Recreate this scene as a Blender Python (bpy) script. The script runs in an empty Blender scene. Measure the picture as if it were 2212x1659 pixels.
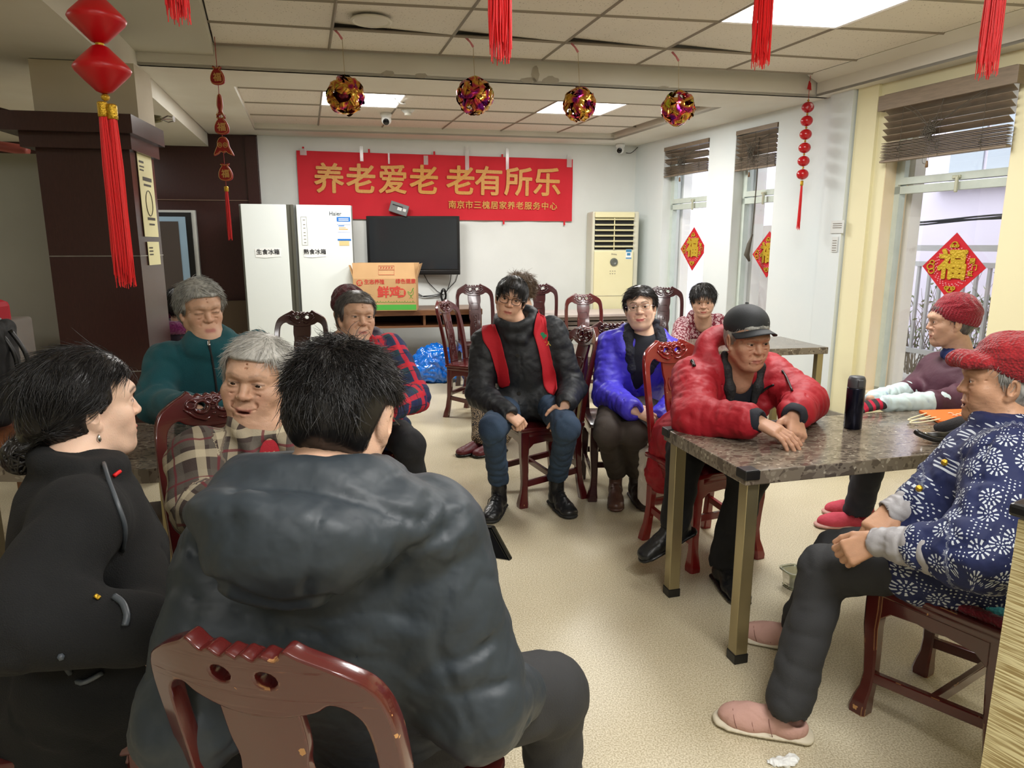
import bpy, bmesh, math, random
import numpy as np
from mathutils import Vector, Matrix

# ------------------------------------------------------------------ camera, world, lights, exposure
S = bpy.context.scene
COL = S.collection
H = 1.45
FPX, CX, CY, TILT = 1500.0, 1106.0, 829.5, math.atan(.2)
cam_d = bpy.data.cameras.new('camera')
cam_d.sensor_fit = 'HORIZONTAL'
cam_d.sensor_width = 36.0
cam_d.lens = 36.0 * FPX / 2212.0
cam_d.clip_start = 0.02
cam = bpy.data.objects.new('camera', cam_d)
COL.objects.link(cam)
cam.location = (0, 0, H)
cam.rotation_euler = (math.pi / 2 - TILT, 0, 0)
S.camera = cam
S.view_settings.view_transform = 'Standard'
S.view_settings.look = 'None'
S.view_settings.gamma = 1.0
S.view_settings.use_curve_mapping = False
S.view_settings.exposure = 0.66
S.cycles.max_bounces = 6
S.cycles.diffuse_bounces = 4
S.cycles.glossy_bounces = 3
S.cycles.transmission_bounces = 5
S.cycles.transparent_max_bounces = 8
S.cycles.caustics_reflective = False
S.cycles.caustics_refractive = False
S.cycles.sample_clamp_indirect = 4.0
world = bpy.data.worlds.new('overcast_sky')
S.world = world
world.use_nodes = True
bg = world.node_tree.nodes['Background']
bg.inputs[0].default_value = (0.86, 0.93, 1.0, 1)
bg.inputs[1].default_value = 2.5


def area(name, loc, sx, sy, power, rot=(0, 0, 0), color=(1, 1, 1)):
    l = bpy.data.lights.new(name, 'AREA')
    l.shape = 'RECTANGLE'
    l.size, l.size_y, l.energy, l.color = sx, sy, power, color
    o = bpy.data.objects.new(name, l)
    COL.objects.link(o)
    o.location = loc
    o.rotation_euler = rot
    return o


RZ = math.atan(.2)            # the room is turned by this much against the view
WARM = (1.0, 0.985, 0.965)
ROOM_LIGHTS = [((1.42, 3.62, 2.765), .58, 1.18, 30), ((-1.15, .9, 2.765), 1.18, .58, 42), ((1.0, .55, 2.765), 1.18, .58, 42),
               ((-.6, -1.6, 2.765), 1.18, .58, 40), ((-3.4, -.6, 2.6), 1.18, .58, 14), ((2.2, -1.4, 2.765), 1.18, .58, 30), ((-4.2, 2.4, 2.48), 1.18, .58, 16), ((-4.4, 6.3, 2.48), .58, 1.18, 10)]  # lamp before the grey partition is unseen, added to brighten it
for i, (p, a_, b_, w_) in enumerate(ROOM_LIGHTS):
    area('ceiling_or_fill_light', (p[0], p[1], p[2] - .03), a_, b_, w_, (0, 0, RZ), WARM)
for p, w_ in (((-1.45, 6.12, 2.66), 34), ((.74, 6.72, 2.66), 34)):
    area('ceiling_or_fill_light', p, 1.0, .5, w_, (0, 0, RZ), (1, .985, .95))


# ------------------------------------------------------------------ helpers: geometry of the view (metres)
def ray(px, py):
    x = (px - CX) / FPX
    u = (CY - py) / FPX
    c, s = math.cos(TILT), math.sin(TILT)
    return np.array([x, c + u * s, -s + u * c])


def at(px, py, d):
    return np.array([0, 0, H]) + ray(px, py) * d


def atz(px, py, z):
    r = ray(px, py)
    return np.array([0, 0, H]) + r * ((z - H) / r[2])


V3 = lambda *a: np.array(a, float)


def lin(c):
    c = c / 255.0
    return c / 12.92 if c <= .04045 else ((c + .055) / 1.055) ** 2.4


def rgb(r, g, b):
    return (lin(r), lin(g), lin(b), 1.0)


# ------------------------------------------------------------------ materials
def mat(name, col, rough=.6, metal=0., bump=0., bscale=60., col2=None, cscale=8., cw=.5, spec=.5, coat=0., sheen=0.,
        stretch=(1, 1, 1), sharp=0., emit=None, alpha=None, trans=0., detail=4., coords='Object', sub=0.):
    m = bpy.data.materials.new(name)
    m.use_nodes = True
    nt = m.node_tree
    b = nt.nodes['Principled BSDF']
    b.inputs['Base Color'].default_value = col
    b.inputs['Roughness'].default_value = rough
    b.inputs['Metallic'].default_value = metal
    b.inputs['Specular IOR Level'].default_value = spec
    b.inputs['Coat Weight'].default_value = coat
    b.inputs['Coat Roughness'].default_value = .08
    if sheen:
        b.inputs['Sheen Weight'].default_value = sheen
    if trans:
        b.inputs['Transmission Weight'].default_value = trans
    if sub:
        b.inputs['Subsurface Weight'].default_value = sub
        b.inputs['Subsurface Radius'].default_value = (.012, .005, .003)
        b.inputs['Subsurface Scale'].default_value = .6
    if emit:
        b.inputs['Emission Color'].default_value = emit[:3] + (1,)
        b.inputs['Emission Strength'].default_value = emit[3]
    if alpha is not None:
        b.inputs['Alpha'].default_value = alpha
    tc = nt.nodes.new('ShaderNodeTexCoord')
    mp = nt.nodes.new('ShaderNodeMapping')
    mp.inputs['Scale'].default_value = stretch
    nt.links.new(tc.outputs[coords], mp.inputs[0])
    m['_mp'] = mp.name
    if col2:
        n = nt.nodes.new('ShaderNodeTexNoise')
        n.inputs['Scale'].default_value = cscale
        n.inputs['Detail'].default_value = detail
        nt.links.new(mp.outputs[0], n.inputs['Vector'])
        r = nt.nodes.new('ShaderNodeValToRGB')
        w = .5 - .45 * sharp
        r.color_ramp.elements[0].position = max(0, cw - w * .5)
        r.color_ramp.elements[1].position = min(1, cw + w * .5)
        r.color_ramp.elements[0].color = col
        r.color_ramp.elements[1].color = col2
        nt.links.new(n.outputs[0], r.inputs[0])
        nt.links.new(r.outputs[0], b.inputs['Base Color'])
    if bump:
        n = nt.nodes.new('ShaderNodeTexNoise')
        n.inputs['Scale'].default_value = bscale
        n.inputs['Detail'].default_value = 3
        nt.links.new(mp.outputs[0], n.inputs['Vector'])
        bu = nt.nodes.new('ShaderNodeBump')
        bu.inputs['Strength'].default_value = bump
        bu.inputs['Distance'].default_value = .01
        nt.links.new(n.outputs[0], bu.inputs['Height'])
        nt.links.new(bu.outputs[0], b.inputs['Normal'])
    return m


def N(m, t, **kw):
    n = m.node_tree.nodes.new(t)
    for k, v in kw.items():
        if k.startswith('i_'):
            key = k[2:]
            key = int(key) if key.isdigit() else key.replace('_', ' ')
            n.inputs[key].default_value = v
        else:
            setattr(n, k, v)
    return n


def L(m, a, b):
    m.node_tree.links.new(a, b)


def bsdf(m):
    return m.node_tree.nodes['Principled BSDF']


def mathn(m, op, a, b=None, c=None):
    n = m.node_tree.nodes.new('ShaderNodeMath')
    n.operation = op
    for i, v in enumerate((a, b, c)):
        if v is None:
            continue
        if isinstance(v, (int, float)):
            n.inputs[i].default_value = v
        else:
            L(m, v, n.inputs[i])
    return n.outputs[0]


def mix(m, fac, a, b):
    n = m.node_tree.nodes.new('ShaderNodeMix')
    n.data_type = 'RGBA'
    for i, v in ((0, fac), (6, a), (7, b)):
        if isinstance(v, (int, float, tuple)):
            n.inputs[i].default_value = v
        else:
            L(m, v, n.inputs[i])
    return n.outputs[2]


# ------------------------------------------------------------------ objects
def tag(o, label=None, cat=None, group=None, kind=None):
    if label: o['label'] = label
    if cat: o['category'] = cat
    if group: o['group'] = group
    if kind: o['kind'] = kind
    return o


def empty(name, loc=(0, 0, 0), rz=0., label=None, cat=None, group=None):
    o = bpy.data.objects.new(name, None)
    COL.objects.link(o)
    o.location = tuple(loc)
    o.rotation_euler = (0, 0, rz)
    o.empty_display_size = .05
    return tag(o, label, cat, group)


def linkmesh(name, me, m, parent=None, smooth=False, world_coords=False):
    o = bpy.data.objects.new(name, me)
    COL.objects.link(o)
    if isinstance(m, (list, tuple)):
        for q in m: me.materials.append(q)
    elif m is not None:
        me.materials.append(m)
    if smooth:
        me.polygons.foreach_set('use_smooth', [True] * len(me.polygons))
    if parent is not None:
        o.parent = parent
        if world_coords:
            mw = Matrix.LocRotScale(parent.location, parent.rotation_euler, parent.scale)
            pp = parent.parent
            while pp is not None:
                mw = Matrix.LocRotScale(pp.location, pp.rotation_euler, pp.scale) @ mw
                pp = pp.parent
            me.transform(mw.inverted())
    me.update()
    return o


class MB:
    """collects boxes, tubes, prisms and lathes into one mesh"""

    def __init__(self):
        self.bm = bmesh.new()

    def box(self, c, s, rz=0., rot=None, bevel=0.):
        r = bmesh.ops.create_cube(self.bm, size=1)
        vs = r['verts']
        R = rot.to_4x4() if rot is not None else Matrix.Rotation(rz, 4, 'Z')
        M_ = Matrix.Translation(tuple(c)) @ R @ Matrix.Diagonal((s[0], s[1], s[2], 1))
        bmesh.ops.transform(self.bm, matrix=M_, verts=vs)
        if bevel:
            es = list({e for v in vs for e in v.link_edges})
            bmesh.ops.bevel(self.bm, geom=es, offset=bevel, segments=2, affect='EDGES', profile=.5)
        return self

    def tube(self, pts, r, n=8, cap=True, close=False):
        pts = [Vector(tuple(p)) for p in pts]
        rs = r if isinstance(r, (list, tuple, np.ndarray)) else [r] * len(pts)
        rings = []
        up = None
        m = len(pts)
        for i, p in enumerate(pts):
            if close:
                t = (pts[(i + 1) % m] - pts[i - 1]).normalized()
            else:
                t = (pts[min(i + 1, m - 1)] - pts[max(i - 1, 0)]).normalized()
            if up is None:
                up = Vector((0, 0, 1)) if abs(t.z) < .9 else Vector((1, 0, 0))
            a = t.cross(up)
            if a.length < 1e-6: a = t.orthogonal()
            a.normalize()
            b = a.cross(t).normalized()
            up = b
            rings.append([self.bm.verts.new(p + (a * math.cos(q * 2 * math.pi / n) + b * math.sin(q * 2 * math.pi / n)) * rs[i]) for q in range(n)])
        rg = range(m if close else m - 1)
        for i in rg:
            A, B = rings[i], rings[(i + 1) % m]
            for q in range(n):
                self.bm.faces.new((A[q], A[(q + 1) % n], B[(q + 1) % n], B[q]))
        if cap and not close:
            self.bm.faces.new(rings[0][::-1])
            self.bm.faces.new(rings[-1])
        return self

    def lathe(self, prof, n=24, c=(0, 0, 0), rot=None):
        R = rot.to_3x3() if rot is not None else Matrix.Identity(3)
        c = Vector(tuple(c))
        rings = []
        for r, z in prof:
            rings.append([self.bm.verts.new(c + R @ Vector((r * math.cos(q * 2 * math.pi / n), r * math.sin(q * 2 * math.pi / n), z))) for q in range(n)])
        for A, B in zip(rings[:-1], rings[1:]):
            for q in range(n):
                self.bm.faces.new((A[q], A[(q + 1) % n], B[(q + 1) % n], B[q]))
        self.bm.faces.new(rings[0][::-1])
        self.bm.faces.new(rings[-1])
        return self

    def poly(self, pts, th=None):
        """polygon (3-d points in order); th = thickness vector"""
        a = [self.bm.verts.new(tuple(p)) for p in pts]
        f = self.bm.faces.new(a)
        if th is not None:
            b = [self.bm.verts.new(tuple(np.array(p) + np.array(th))) for p in pts]
            self.bm.faces.new(b[::-1])
            for i in range(len(a)):
                j = (i + 1) % len(a)
                self.bm.faces.new((a[j], a[i], b[i], b[j]))
        return self

    def quadstrip(self, rows, close=False):
        R = [[self.bm.verts.new(tuple(p)) for p in row] for row in rows]
        for A, B in zip(R[:-1], R[1:]):
            n = len(A)
            for q in range(n if close else n - 1):
                self.bm.faces.new((A[q], A[(q + 1) % n], B[(q + 1) % n], B[q]))
        return self

    def mesh(self, name='m'):
        bmesh.ops.recalc_face_normals(self.bm, faces=self.bm.faces)
        me = bpy.data.meshes.new(name)
        self.bm.to_mesh(me)
        self.bm.free()
        return me

    def build(self, name, m, parent=None, smooth=False, wc=False):
        return linkmesh(name, self.mesh(name), m, parent, smooth, wc)


def autosmooth(o, ang=40):
    me = o.data
    me.polygons.foreach_set('use_smooth', [True] * len(me.polygons))
    bm = bmesh.new()
    bm.from_mesh(me)
    for e in bm.edges:
        if len(e.link_faces) == 2 and e.calc_face_angle(0) > math.radians(ang):
            e.smooth = False
    bm.to_mesh(me)
    bm.free()
    return o


def shape2d(loops, depth, bevel=0., res=6, cyclic_bezier=False):
    """filled 2-d outline with holes (x, z plane), thickness along y; returns a mesh"""
    cu = bpy.data.curves.new('outline', 'CURVE')
    cu.dimensions = '2D'
    cu.fill_mode = 'BOTH'
    cu.extrude = max(depth / 2 - bevel, .0001)
    cu.bevel_depth = bevel
    cu.bevel_resolution = 2
    cu.offset = -bevel
    for lp in loops:
        sp = cu.splines.new('POLY')
        sp.points.add(len(lp) - 1)
        for i, (x, y) in enumerate(lp):
            sp.points[i].co = (x, y, 0, 1)
        sp.use_cyclic_u = True
    o = bpy.data.objects.new('outline', cu)
    me = bpy.data.meshes.new_from_object(o)
    bpy.data.objects.remove(o)
    me.transform(Matrix.Rotation(math.pi / 2, 4, 'X'))
    return me


def smooth_loop(pts, n=6, closed=True):
    """Catmull-Rom through 2-d / 3-d points"""
    P = [np.array(p, float) for p in pts]
    m = len(P)
    out = []
    for i in range(m if closed else m - 1):
        g = (lambda k: P[k % m]) if closed else (lambda k: P[min(max(k, 0), m - 1)])
        p0, p1, p2, p3 = g(i - 1), g(i), g(i + 1), g(i + 2)
        for q in range(n):
            t = q / n
            out.append(.5 * (2 * p1 + (p2 - p0) * t + (2 * p0 - 5 * p1 + 4 * p2 - p3) * t * t + (3 * p1 - p0 - 3 * p2 + p3) * t ** 3))
    if not closed:
        out.append(P[-1])
    return out


_font_bold = {}


def text_mesh(s, size, depth=.001, bold=0., spacing=1.0, align='CENTER'):
    if bold:
        bm = bmesh.new()
        for i, (dx, dz) in enumerate(((0, 0), (1, 0), (-1, 0), (0, 1), (0, -1), (.7, .7), (-.7, .7), (.7, -.7), (-.7, -.7))):
            me = text_mesh(s, size, depth, 0, spacing, align)
            me.transform(Matrix.Translation((dx * bold, -i * .00003, dz * bold)))
            bm.from_mesh(me)
            bpy.data.meshes.remove(me)
        me = bpy.data.meshes.new('text')
        bm.to_mesh(me)
        bm.free()
        return me
    """writing as a mesh in the x-z plane, facing -y, centred"""
    cu = bpy.data.curves.new('text', 'FONT')
    cu.body = s
    cu.size = size
    cu.extrude = depth / 2
    cu.offset = bold
    cu.space_character = spacing
    cu.align_x = align
    cu.align_y = 'CENTER'
    cu.resolution_u = 3
    o = bpy.data.objects.new('text', cu)
    COL.objects.link(o)
    bpy.context.view_layer.update()
    dg = bpy.context.evaluated_depsgraph_get()
    me = bpy.data.meshes.new_from_object(o.evaluated_get(dg))
    bpy.data.objects.remove(o)
    me.materials.clear()
    me.transform(Matrix.Rotation(math.pi / 2, 4, 'X'))
    return me


def text(name, s, size, m, parent, loc, rot=(0, 0, 0), depth=.001, bold=0., spacing=1.0, align='CENTER', squash=1.0):
    me = text_mesh(s, size, depth, bold, spacing, align)
    me.transform(Matrix.LocRotScale(Vector(tuple(loc)), Matrix(Matrix.Identity(3)).to_euler() if rot is None else __import__('mathutils').Euler(rot), Vector((squash, 1, 1))))
    return linkmesh(name, me, m, parent)


def copy_tree(o, parent=None):
    c = o.copy()
    COL.objects.link(c)
    if parent is not None: c.parent = parent
    for ch in [x for x in bpy.data.objects if x.parent == o]:
        copy_tree(ch, c)
    return c


# ------------------------------------------------------------------ numpy noise and signed-distance modelling
_rng = np.random.RandomState(7)
_perm = _rng.permutation(256)
_perm = np.concatenate([_perm, _perm, _perm])
_grad = _rng.normal(size=(256, 3)).astype(np.float32)
_grad /= np.linalg.norm(_grad, axis=1)[:, None]


def perlin(p):
    p = np.asarray(p, np.float32)
    i = np.floor(p).astype(int)
    f = p - i
    i &= 255
    w = f * f * f * (f * (f * 6 - 15) + 10)
    out = 0
    for dx in (0, 1):
        for dy in (0, 1):
            for dz in (0, 1):
                h = _perm[_perm[_perm[i[:, 0] + dx] + ((i[:, 1] + dy) & 255)] + ((i[:, 2] + dz) & 255)]
                g = _grad[h]
                d = g[:, 0] * (f[:, 0] - dx) + g[:, 1] * (f[:, 1] - dy) + g[:, 2] * (f[:, 2] - dz)
                ww = (w[:, 0] if dx else 1 - w[:, 0]) * (w[:, 1] if dy else 1 - w[:, 1]) * (w[:, 2] if dz else 1 - w[:, 2])
                out = out + ww * d
    return out


def rotm(rx=0, ry=0, rz=0):
    return np.array(Matrix.Rotation(math.radians(rz), 3, 'Z') @ Matrix.Rotation(math.radians(ry), 3, 'Y') @ Matrix.Rotation(math.radians(rx), 3, 'X'))


class Frame:
    """local frame: x = the person's left-to-right axis (to the person's right), y = forward, z = up"""

    def __init__(self, o, R):
        self.o = np.array(o, float)
        self.R = np.array(R, float)

    def __call__(self, x, y, z):
        return self.o + self.R @ np.array([x, y, z], float)

    def d(self, x, y, z):
        return self.R @ np.array([x, y, z], float)

    def child(self, x, y, z, rx=0, ry=0, rz=0):
        return Frame(self(x, y, z), self.R @ rotm(rx, ry, rz))


def facing(th):
    """rotation whose +y points along angle th (deg, 0 = +x world)"""
    return rotm(rz=th - 90)


class Sdf:
    def __init__(self):
        self.p = []

    def cap(self, a, b, ra, rb=None, k=.02, op='+', bone=True, puff=None):
        self.p.append(('c', np.array(a, float), np.array(b, float), float(ra), float(ra if rb is None else rb), k, op, puff))
        return self

    def chain(self, pts, rs, k=.02, op='+', puff=None):
        if not isinstance(rs, (list, tuple, np.ndarray)): rs = [rs] * len(pts)
        for i in range(len(pts) - 1):
            self.cap(pts[i], pts[i + 1], rs[i], rs[i + 1], k, op, puff=puff)
        return self

    def ell(self, c, r, R=None, k=.02, op='+'):
        self.p.append(('e', np.array(c, float), np.array(r, float), np.eye(3) if R is None else np.array(R), 0, k, op, None))
        return self

    def box(self, c, hs, R=None, rd=.01, k=.02, op='+'):
        self.p.append(('b', np.array(c, float), np.array(hs, float), np.eye(3) if R is None else np.array(R), rd, k, op, None))
        return self

    def ring(self, F, rx, ry, r, a0=0, a1=360, n=12, z=0., k=.01, op='+', dz=None):
        pts = []
        for i in range(n + 1):
            a = math.radians(a0 + (a1 - a0) * i / n)
            zz = z + (dz(a) if dz else 0)
            pts.append(F(rx * math.cos(a), ry * math.sin(a), zz))
        return self.chain(pts, r, k, op)

    def bounds(self):
        lo, hi = np.full(3, 1e9), np.full(3, -1e9)
        for q in self.p:
            if q[6] != '+': continue
            if q[0] == 'c':
                r = max(q[3], q[4]) + (q[7][0] if q[7] else 0)
                a, b = np.minimum(q[1], q[2]) - r, np.maximum(q[1], q[2]) + r
            elif q[0] == 'e':
                e = np.sqrt(((q[3] * q[2]) ** 2).sum(1))
                a, b = q[1] - e, q[1] + e
            else:
                e = np.abs(q[3]) @ (q[2] + q[4])
                a, b = q[1] - e, q[1] + e
            lo, hi = np.minimum(lo, a), np.maximum(hi, b)
        return lo, hi

    def mesh(self, h):
        lo, hi = self.bounds()
        lo, hi = lo - 3 * h, hi + 3 * h
        n = np.ceil((hi - lo) / h).astype(int) + 1
        D = np.full(n, 1.0, np.float32)
        I = np.full(n, -1, np.int16)
        for pi, q in enumerate(self.p):
            kind, k, op = q[0], q[5], q[6]
            mrg = k + 3 * h
            if kind == 'c':
                r = max(q[3], q[4]) + (q[7][0] if q[7] else 0)
                a, b = np.minimum(q[1], q[2]) - r, np.maximum(q[1], q[2]) + r
            elif kind == 'e':
                e = np.sqrt(((q[3] * q[2]) ** 2).sum(1))
                a, b = q[1] - e, q[1] + e
            else:
                e = np.abs(q[3]) @ (q[2] + q[4])
                a, b = q[1] - e, q[1] + e
            i0 = np.clip(np.floor((a - mrg - lo) / h).astype(int), 0, n)
            i1 = np.clip(np.ceil((b + mrg - lo) / h).astype(int) + 1, 0, n)
            if (i1 <= i0).any(): continue
            sl = tuple(slice(x, y) for x, y in zip(i0, i1))
            X = (lo[0] + h * np.arange(i0[0], i1[0])).astype(np.float32)[:, None, None]
            Y = (lo[1] + h * np.arange(i0[1], i1[1])).astype(np.float32)[None, :, None]
            Z = (lo[2] + h * np.arange(i0[2], i1[2])).astype(np.float32)[None, None, :]
            if kind == 'c':
                A, B, ra, rb, puff = q[1], q[2], q[3], q[4], q[7]
                ab = B - A
                l2 = max(float(ab @ ab), 1e-12)
                t = ((X - A[0]) * ab[0] + (Y - A[1]) * ab[1] + (Z - A[2]) * ab[2]) / l2
                t = np.clip(t, 0, 1)
                d = np.sqrt((X - A[0] - t * ab[0]) ** 2 + (Y - A[1] - t * ab[1]) ** 2 + (Z - A[2] - t * ab[2]) ** 2)
                rad = ra + (rb - ra) * t
                if puff:
                    rad = rad + puff[0] * (np.abs(np.sin(np.pi * (t * math.sqrt(l2) + puff[2]) / puff[1])) * 2 - 1) * .5
                d = d - rad
            elif kind == 'e':
                R, r, c = q[3], q[2], q[1]
                dx, dy, dz = X - c[0], Y - c[1], Z - c[2]
                x = (dx * R[0, 0] + dy * R[1, 0] + dz * R[2, 0])
                y = (dx * R[0, 1] + dy * R[1, 1] + dz * R[2, 1])
                z = (dx * R[0, 2] + dy * R[1, 2] + dz * R[2, 2])
                k0 = np.sqrt((x / r[0]) ** 2 + (y / r[1]) ** 2 + (z / r[2]) ** 2) + 1e-9
                k1 = np.sqrt((x / r[0] ** 2) ** 2 + (y / r[1] ** 2) ** 2 + (z / r[2] ** 2) ** 2) + 1e-9
                d = k0 * (k0 - 1) / k1
            else:
                R, hs, c, rd = q[3], q[2], q[1], q[4]
                dx, dy, dz = X - c[0], Y - c[1], Z - c[2]
                x = np.abs(dx * R[0, 0] + dy * R[1, 0] + dz * R[2, 0]) - hs[0]
                y = np.abs(dx * R[0, 1] + dy * R[1, 1] + dz * R[2, 1]) - hs[1]
                z = np.abs(dx * R[0, 2] + dy * R[1, 2] + dz * R[2, 2]) - hs[2]
                d = np.sqrt(np.maximum(x, 0) ** 2 + np.maximum(y, 0) ** 2 + np.maximum(z, 0) ** 2) + np.minimum(np.maximum(x, np.maximum(y, z)), 0) - rd
            d = d.astype(np.float32)
            cur = D[sl]
            kk = max(k, 1e-5)
            if op == '+':
                I[sl] = np.where(d < cur, pi, I[sl])
                hh = np.maximum(kk - np.abs(cur - d), 0) / kk
                D[sl] = np.minimum(cur, d) - hh * hh * kk * .25
            elif op == '-':
                d = -d
                hh = np.maximum(kk - np.abs(cur - d), 0) / kk
                D[sl] = np.maximum(cur, d) + hh * hh * kk * .25
            else:       # 'g' : groove, pushes the surface in by up to k where the distance is small
                D[sl] = cur + q[4] * np.clip(1 - np.maximum(d, 0) / kk, 0, 1) ** 2 if False else cur
        return surface_nets(D, lo, h, I)

    def groove(self, pts, r, k=.008):
        return self.chain(pts, r, k, '-')


def surface_nets(D, lo, h, I):
    ins = D < 0
    n = D.shape
    c = [ins[dx:n[0] - 1 + dx, dy:n[1] - 1 + dy, dz:n[2] - 1 + dz] for dx in (0, 1) for dy in (0, 1) for dz in (0, 1)]
    s = sum(x.astype(np.int8) for x in c)
    cell = (s > 0) & (s < 8)
    ci = np.argwhere(cell)
    idx = np.full(cell.shape, -1, np.int64)
    idx[cell] = np.arange(len(ci))
    acc = np.zeros((len(ci), 3))
    cnt = np.zeros(len(ci))
    corners = [(dx, dy, dz) for dx in (0, 1) for dy in (0, 1) for dz in (0, 1)]
    val = {cr: D[ci[:, 0] + cr[0], ci[:, 1] + cr[1], ci[:, 2] + cr[2]] for cr in corners}
    for a in corners:
        for ax in range(3):
            if a[ax]: continue
            b = list(a); b[ax] = 1; b = tuple(b)
            va, vb = val[a], val[b]
            m = (va < 0) != (vb < 0)
            t = np.where(m, va / np.where(m, va - vb, 1), 0)
            pos = np.tile(np.array(a, float), (len(ci), 1))
            pos[:, ax] += t
            acc += pos * m[:, None]
            cnt += m
    v = lo + h * (ci + acc / cnt[:, None])
    near = I[ci[:, 0], ci[:, 1], ci[:, 2]]
    quads = []
    for ax in range(3):
        o1, o2 = [(1, 2), (2, 0), (0, 1)][ax]
        sa = [slice(1, n[0] - 1), slice(1, n[1] - 1), slice(1, n[2] - 1)]
        sa[ax] = slice(0, n[ax] - 1)
        sb = list(sa); sb[ax] = slice(1, n[ax])
        A, B = ins[tuple(sa)], ins[tuple(sb)]
        e = np.argwhere(A != B)
        if not len(e): continue
        off = np.array([s_.start for s_ in sa])
        g = e + off
        flip = A[tuple(e.T)]
        u, w = np.zeros(3, int), np.zeros(3, int)
        u[o1] = 1; w[o2] = 1
        q = np.stack([idx[tuple((g - u - w).T)], idx[tuple((g - w).T)], idx[tuple(g.T)], idx[tuple((g - u).T)]], 1)
        q[~flip] = q[~flip][:, ::-1]
        quads.append(q)
    quads = np.concatenate(quads) if quads else np.zeros((0, 4), int)
    quads = quads[(quads >= 0).all(1)]
    return v, quads, near


def vnormals(v, q):
    a, b, c, d = v[q[:, 0]], v[q[:, 1]], v[q[:, 2]], v[q[:, 3]]
    nn = np.cross(c - a, d - b)
    out = np.zeros_like(v)
    for i in range(4):
        for ax in range(3):
            out[:, ax] += np.bincount(q[:, i], nn[:, ax], len(v))
    return out / (np.linalg.norm(out, axis=1)[:, None] + 1e-12)


def relax(v, q, it=1, f=.5):
    e = np.concatenate([q[:, [0, 1]], q[:, [1, 2]], q[:, [2, 3]], q[:, [3, 0]]])
    deg = np.bincount(e[:, 0], minlength=len(v)) + np.bincount(e[:, 1], minlength=len(v))
    for _ in range(it):
        s = np.zeros_like(v)
        for ax in range(3):
            s[:, ax] = np.bincount(e[:, 0], v[e[:, 1], ax], len(v)) + np.bincount(e[:, 1], v[e[:, 0], ax], len(v))
        v = v + f * (s / np.maximum(deg, 1)[:, None] - v)
    return v


def bone_coords(sd, v, near):
    """pattern coordinates in the frame of the nearest limb (x around, z along)"""
    out = np.array(v)
    for pi, q in enumerate(sd.p):
        if q[0] != 'c': continue
        m = near == pi
        if not m.any(): continue
        ab = q[2] - q[1]
        ln = np.linalg.norm(ab)
        if ln < .12: continue
        t = ab / ln
        ref = np.array([0, -1., 0]) if abs(t[1]) < .85 else np.array([0, 0, 1.])
        a = np.cross(t, ref); a /= np.linalg.norm(a)
        b = np.cross(a, t)
        w = v[m] - q[1]
        ang = np.arctan2(w @ a, w @ b)
        out[m] = np.stack([ang * (q[3] + q[4]) / 2, np.zeros(m.sum()), w @ t], 1)
    return out


def folds(amp=.006, scale=14., seed=0., ridge=True, stretch=(1, 1, 1)):
    def f(v, n, sd, near):
        p = v * np.array(stretch) * scale + seed
        w = np.stack([perlin(p * .6 + 11), perlin(p * .6 + 37), perlin(p * .6 + 71)], 1)
        a = perlin(p + w * 1.5)
        if ridge: a = np.minimum(np.abs(a) * 3.2, 1.) - .6
        return v + n * (amp * a)[:, None]
    return f


def limb_folds(amp=.006, per=.035, seed=0.):
    """wrinkles running round the limbs"""
    def f(v, n, sd, near):
        out = np.zeros(len(v))
        for pi, q in enumerate(sd.p):
            if q[0] != 'c': continue
            m = near == pi
            if not m.any(): continue
            ab = q[2] - q[1]
            ln = np.linalg.norm(ab)
            if ln < .1: continue
            t = ab / ln
            w = v[m] - q[1]
            s = w @ t
            pr = w - s[:, None] * t
            x = np.concatenate([s[:, None] / per, pr * 9], 1)
            a = perlin(np.stack([x[:, 0] + seed, x[:, 1] + x[:, 3] * .5 + seed, x[:, 2] - x[:, 3] * .5], 1))
            out[m] = np.minimum(np.abs(a) * 3.4, 1.) - .6
        return v + n * (amp * out)[:, None]
    return f


def np_mesh(name, v, q, col=None, bone=None):
    me = bpy.data.meshes.new(name)
    v = np.asarray(v, np.float32)
    q = np.asarray(q, np.int32)
    k = q.shape[1]
    me.vertices.add(len(v))
    me.vertices.foreach_set('co', v.ravel())
    me.loops.add(q.size)
    me.loops.foreach_set('vertex_index', q.ravel())
    me.polygons.add(len(q))
    me.polygons.foreach_set('loop_start', np.arange(0, q.size, k, dtype=np.int32))
    me.polygons.foreach_set('use_smooth', np.ones(len(q), bool))
    me.update(calc_edges=True)
    if col is not None:
        a = me.color_attributes.new('Col', 'FLOAT_COLOR', 'POINT')
        a.data.foreach_set('color', np.concatenate([col, np.ones((len(v), 1))], 1).astype(np.float32).ravel())
    if bone is not None:
        a = me.attributes.new('pat', 'FLOAT_VECTOR', 'POINT')
        a.data.foreach_set('vector', np.asarray(bone, np.float32).ravel())
    return me


def sculpt(name, sd, h, m, parent, disp=(), sm=1, colf=None, pat=False):
    v, q, near = sd.mesh(h)
    if sm: v = relax(v, q, sm, .5)
    bone = bone_coords(sd, v, near) if pat else None
    for f in disp:
        n = vnormals(v, q)
        v = f(v, n, sd, near)
        v = relax(v, q, 1, .2)
    col = colf(v) if colf else None
    me = np_mesh(name, v, q, col, bone)
    return linkmesh(name, me, m, parent, False, True)


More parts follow.
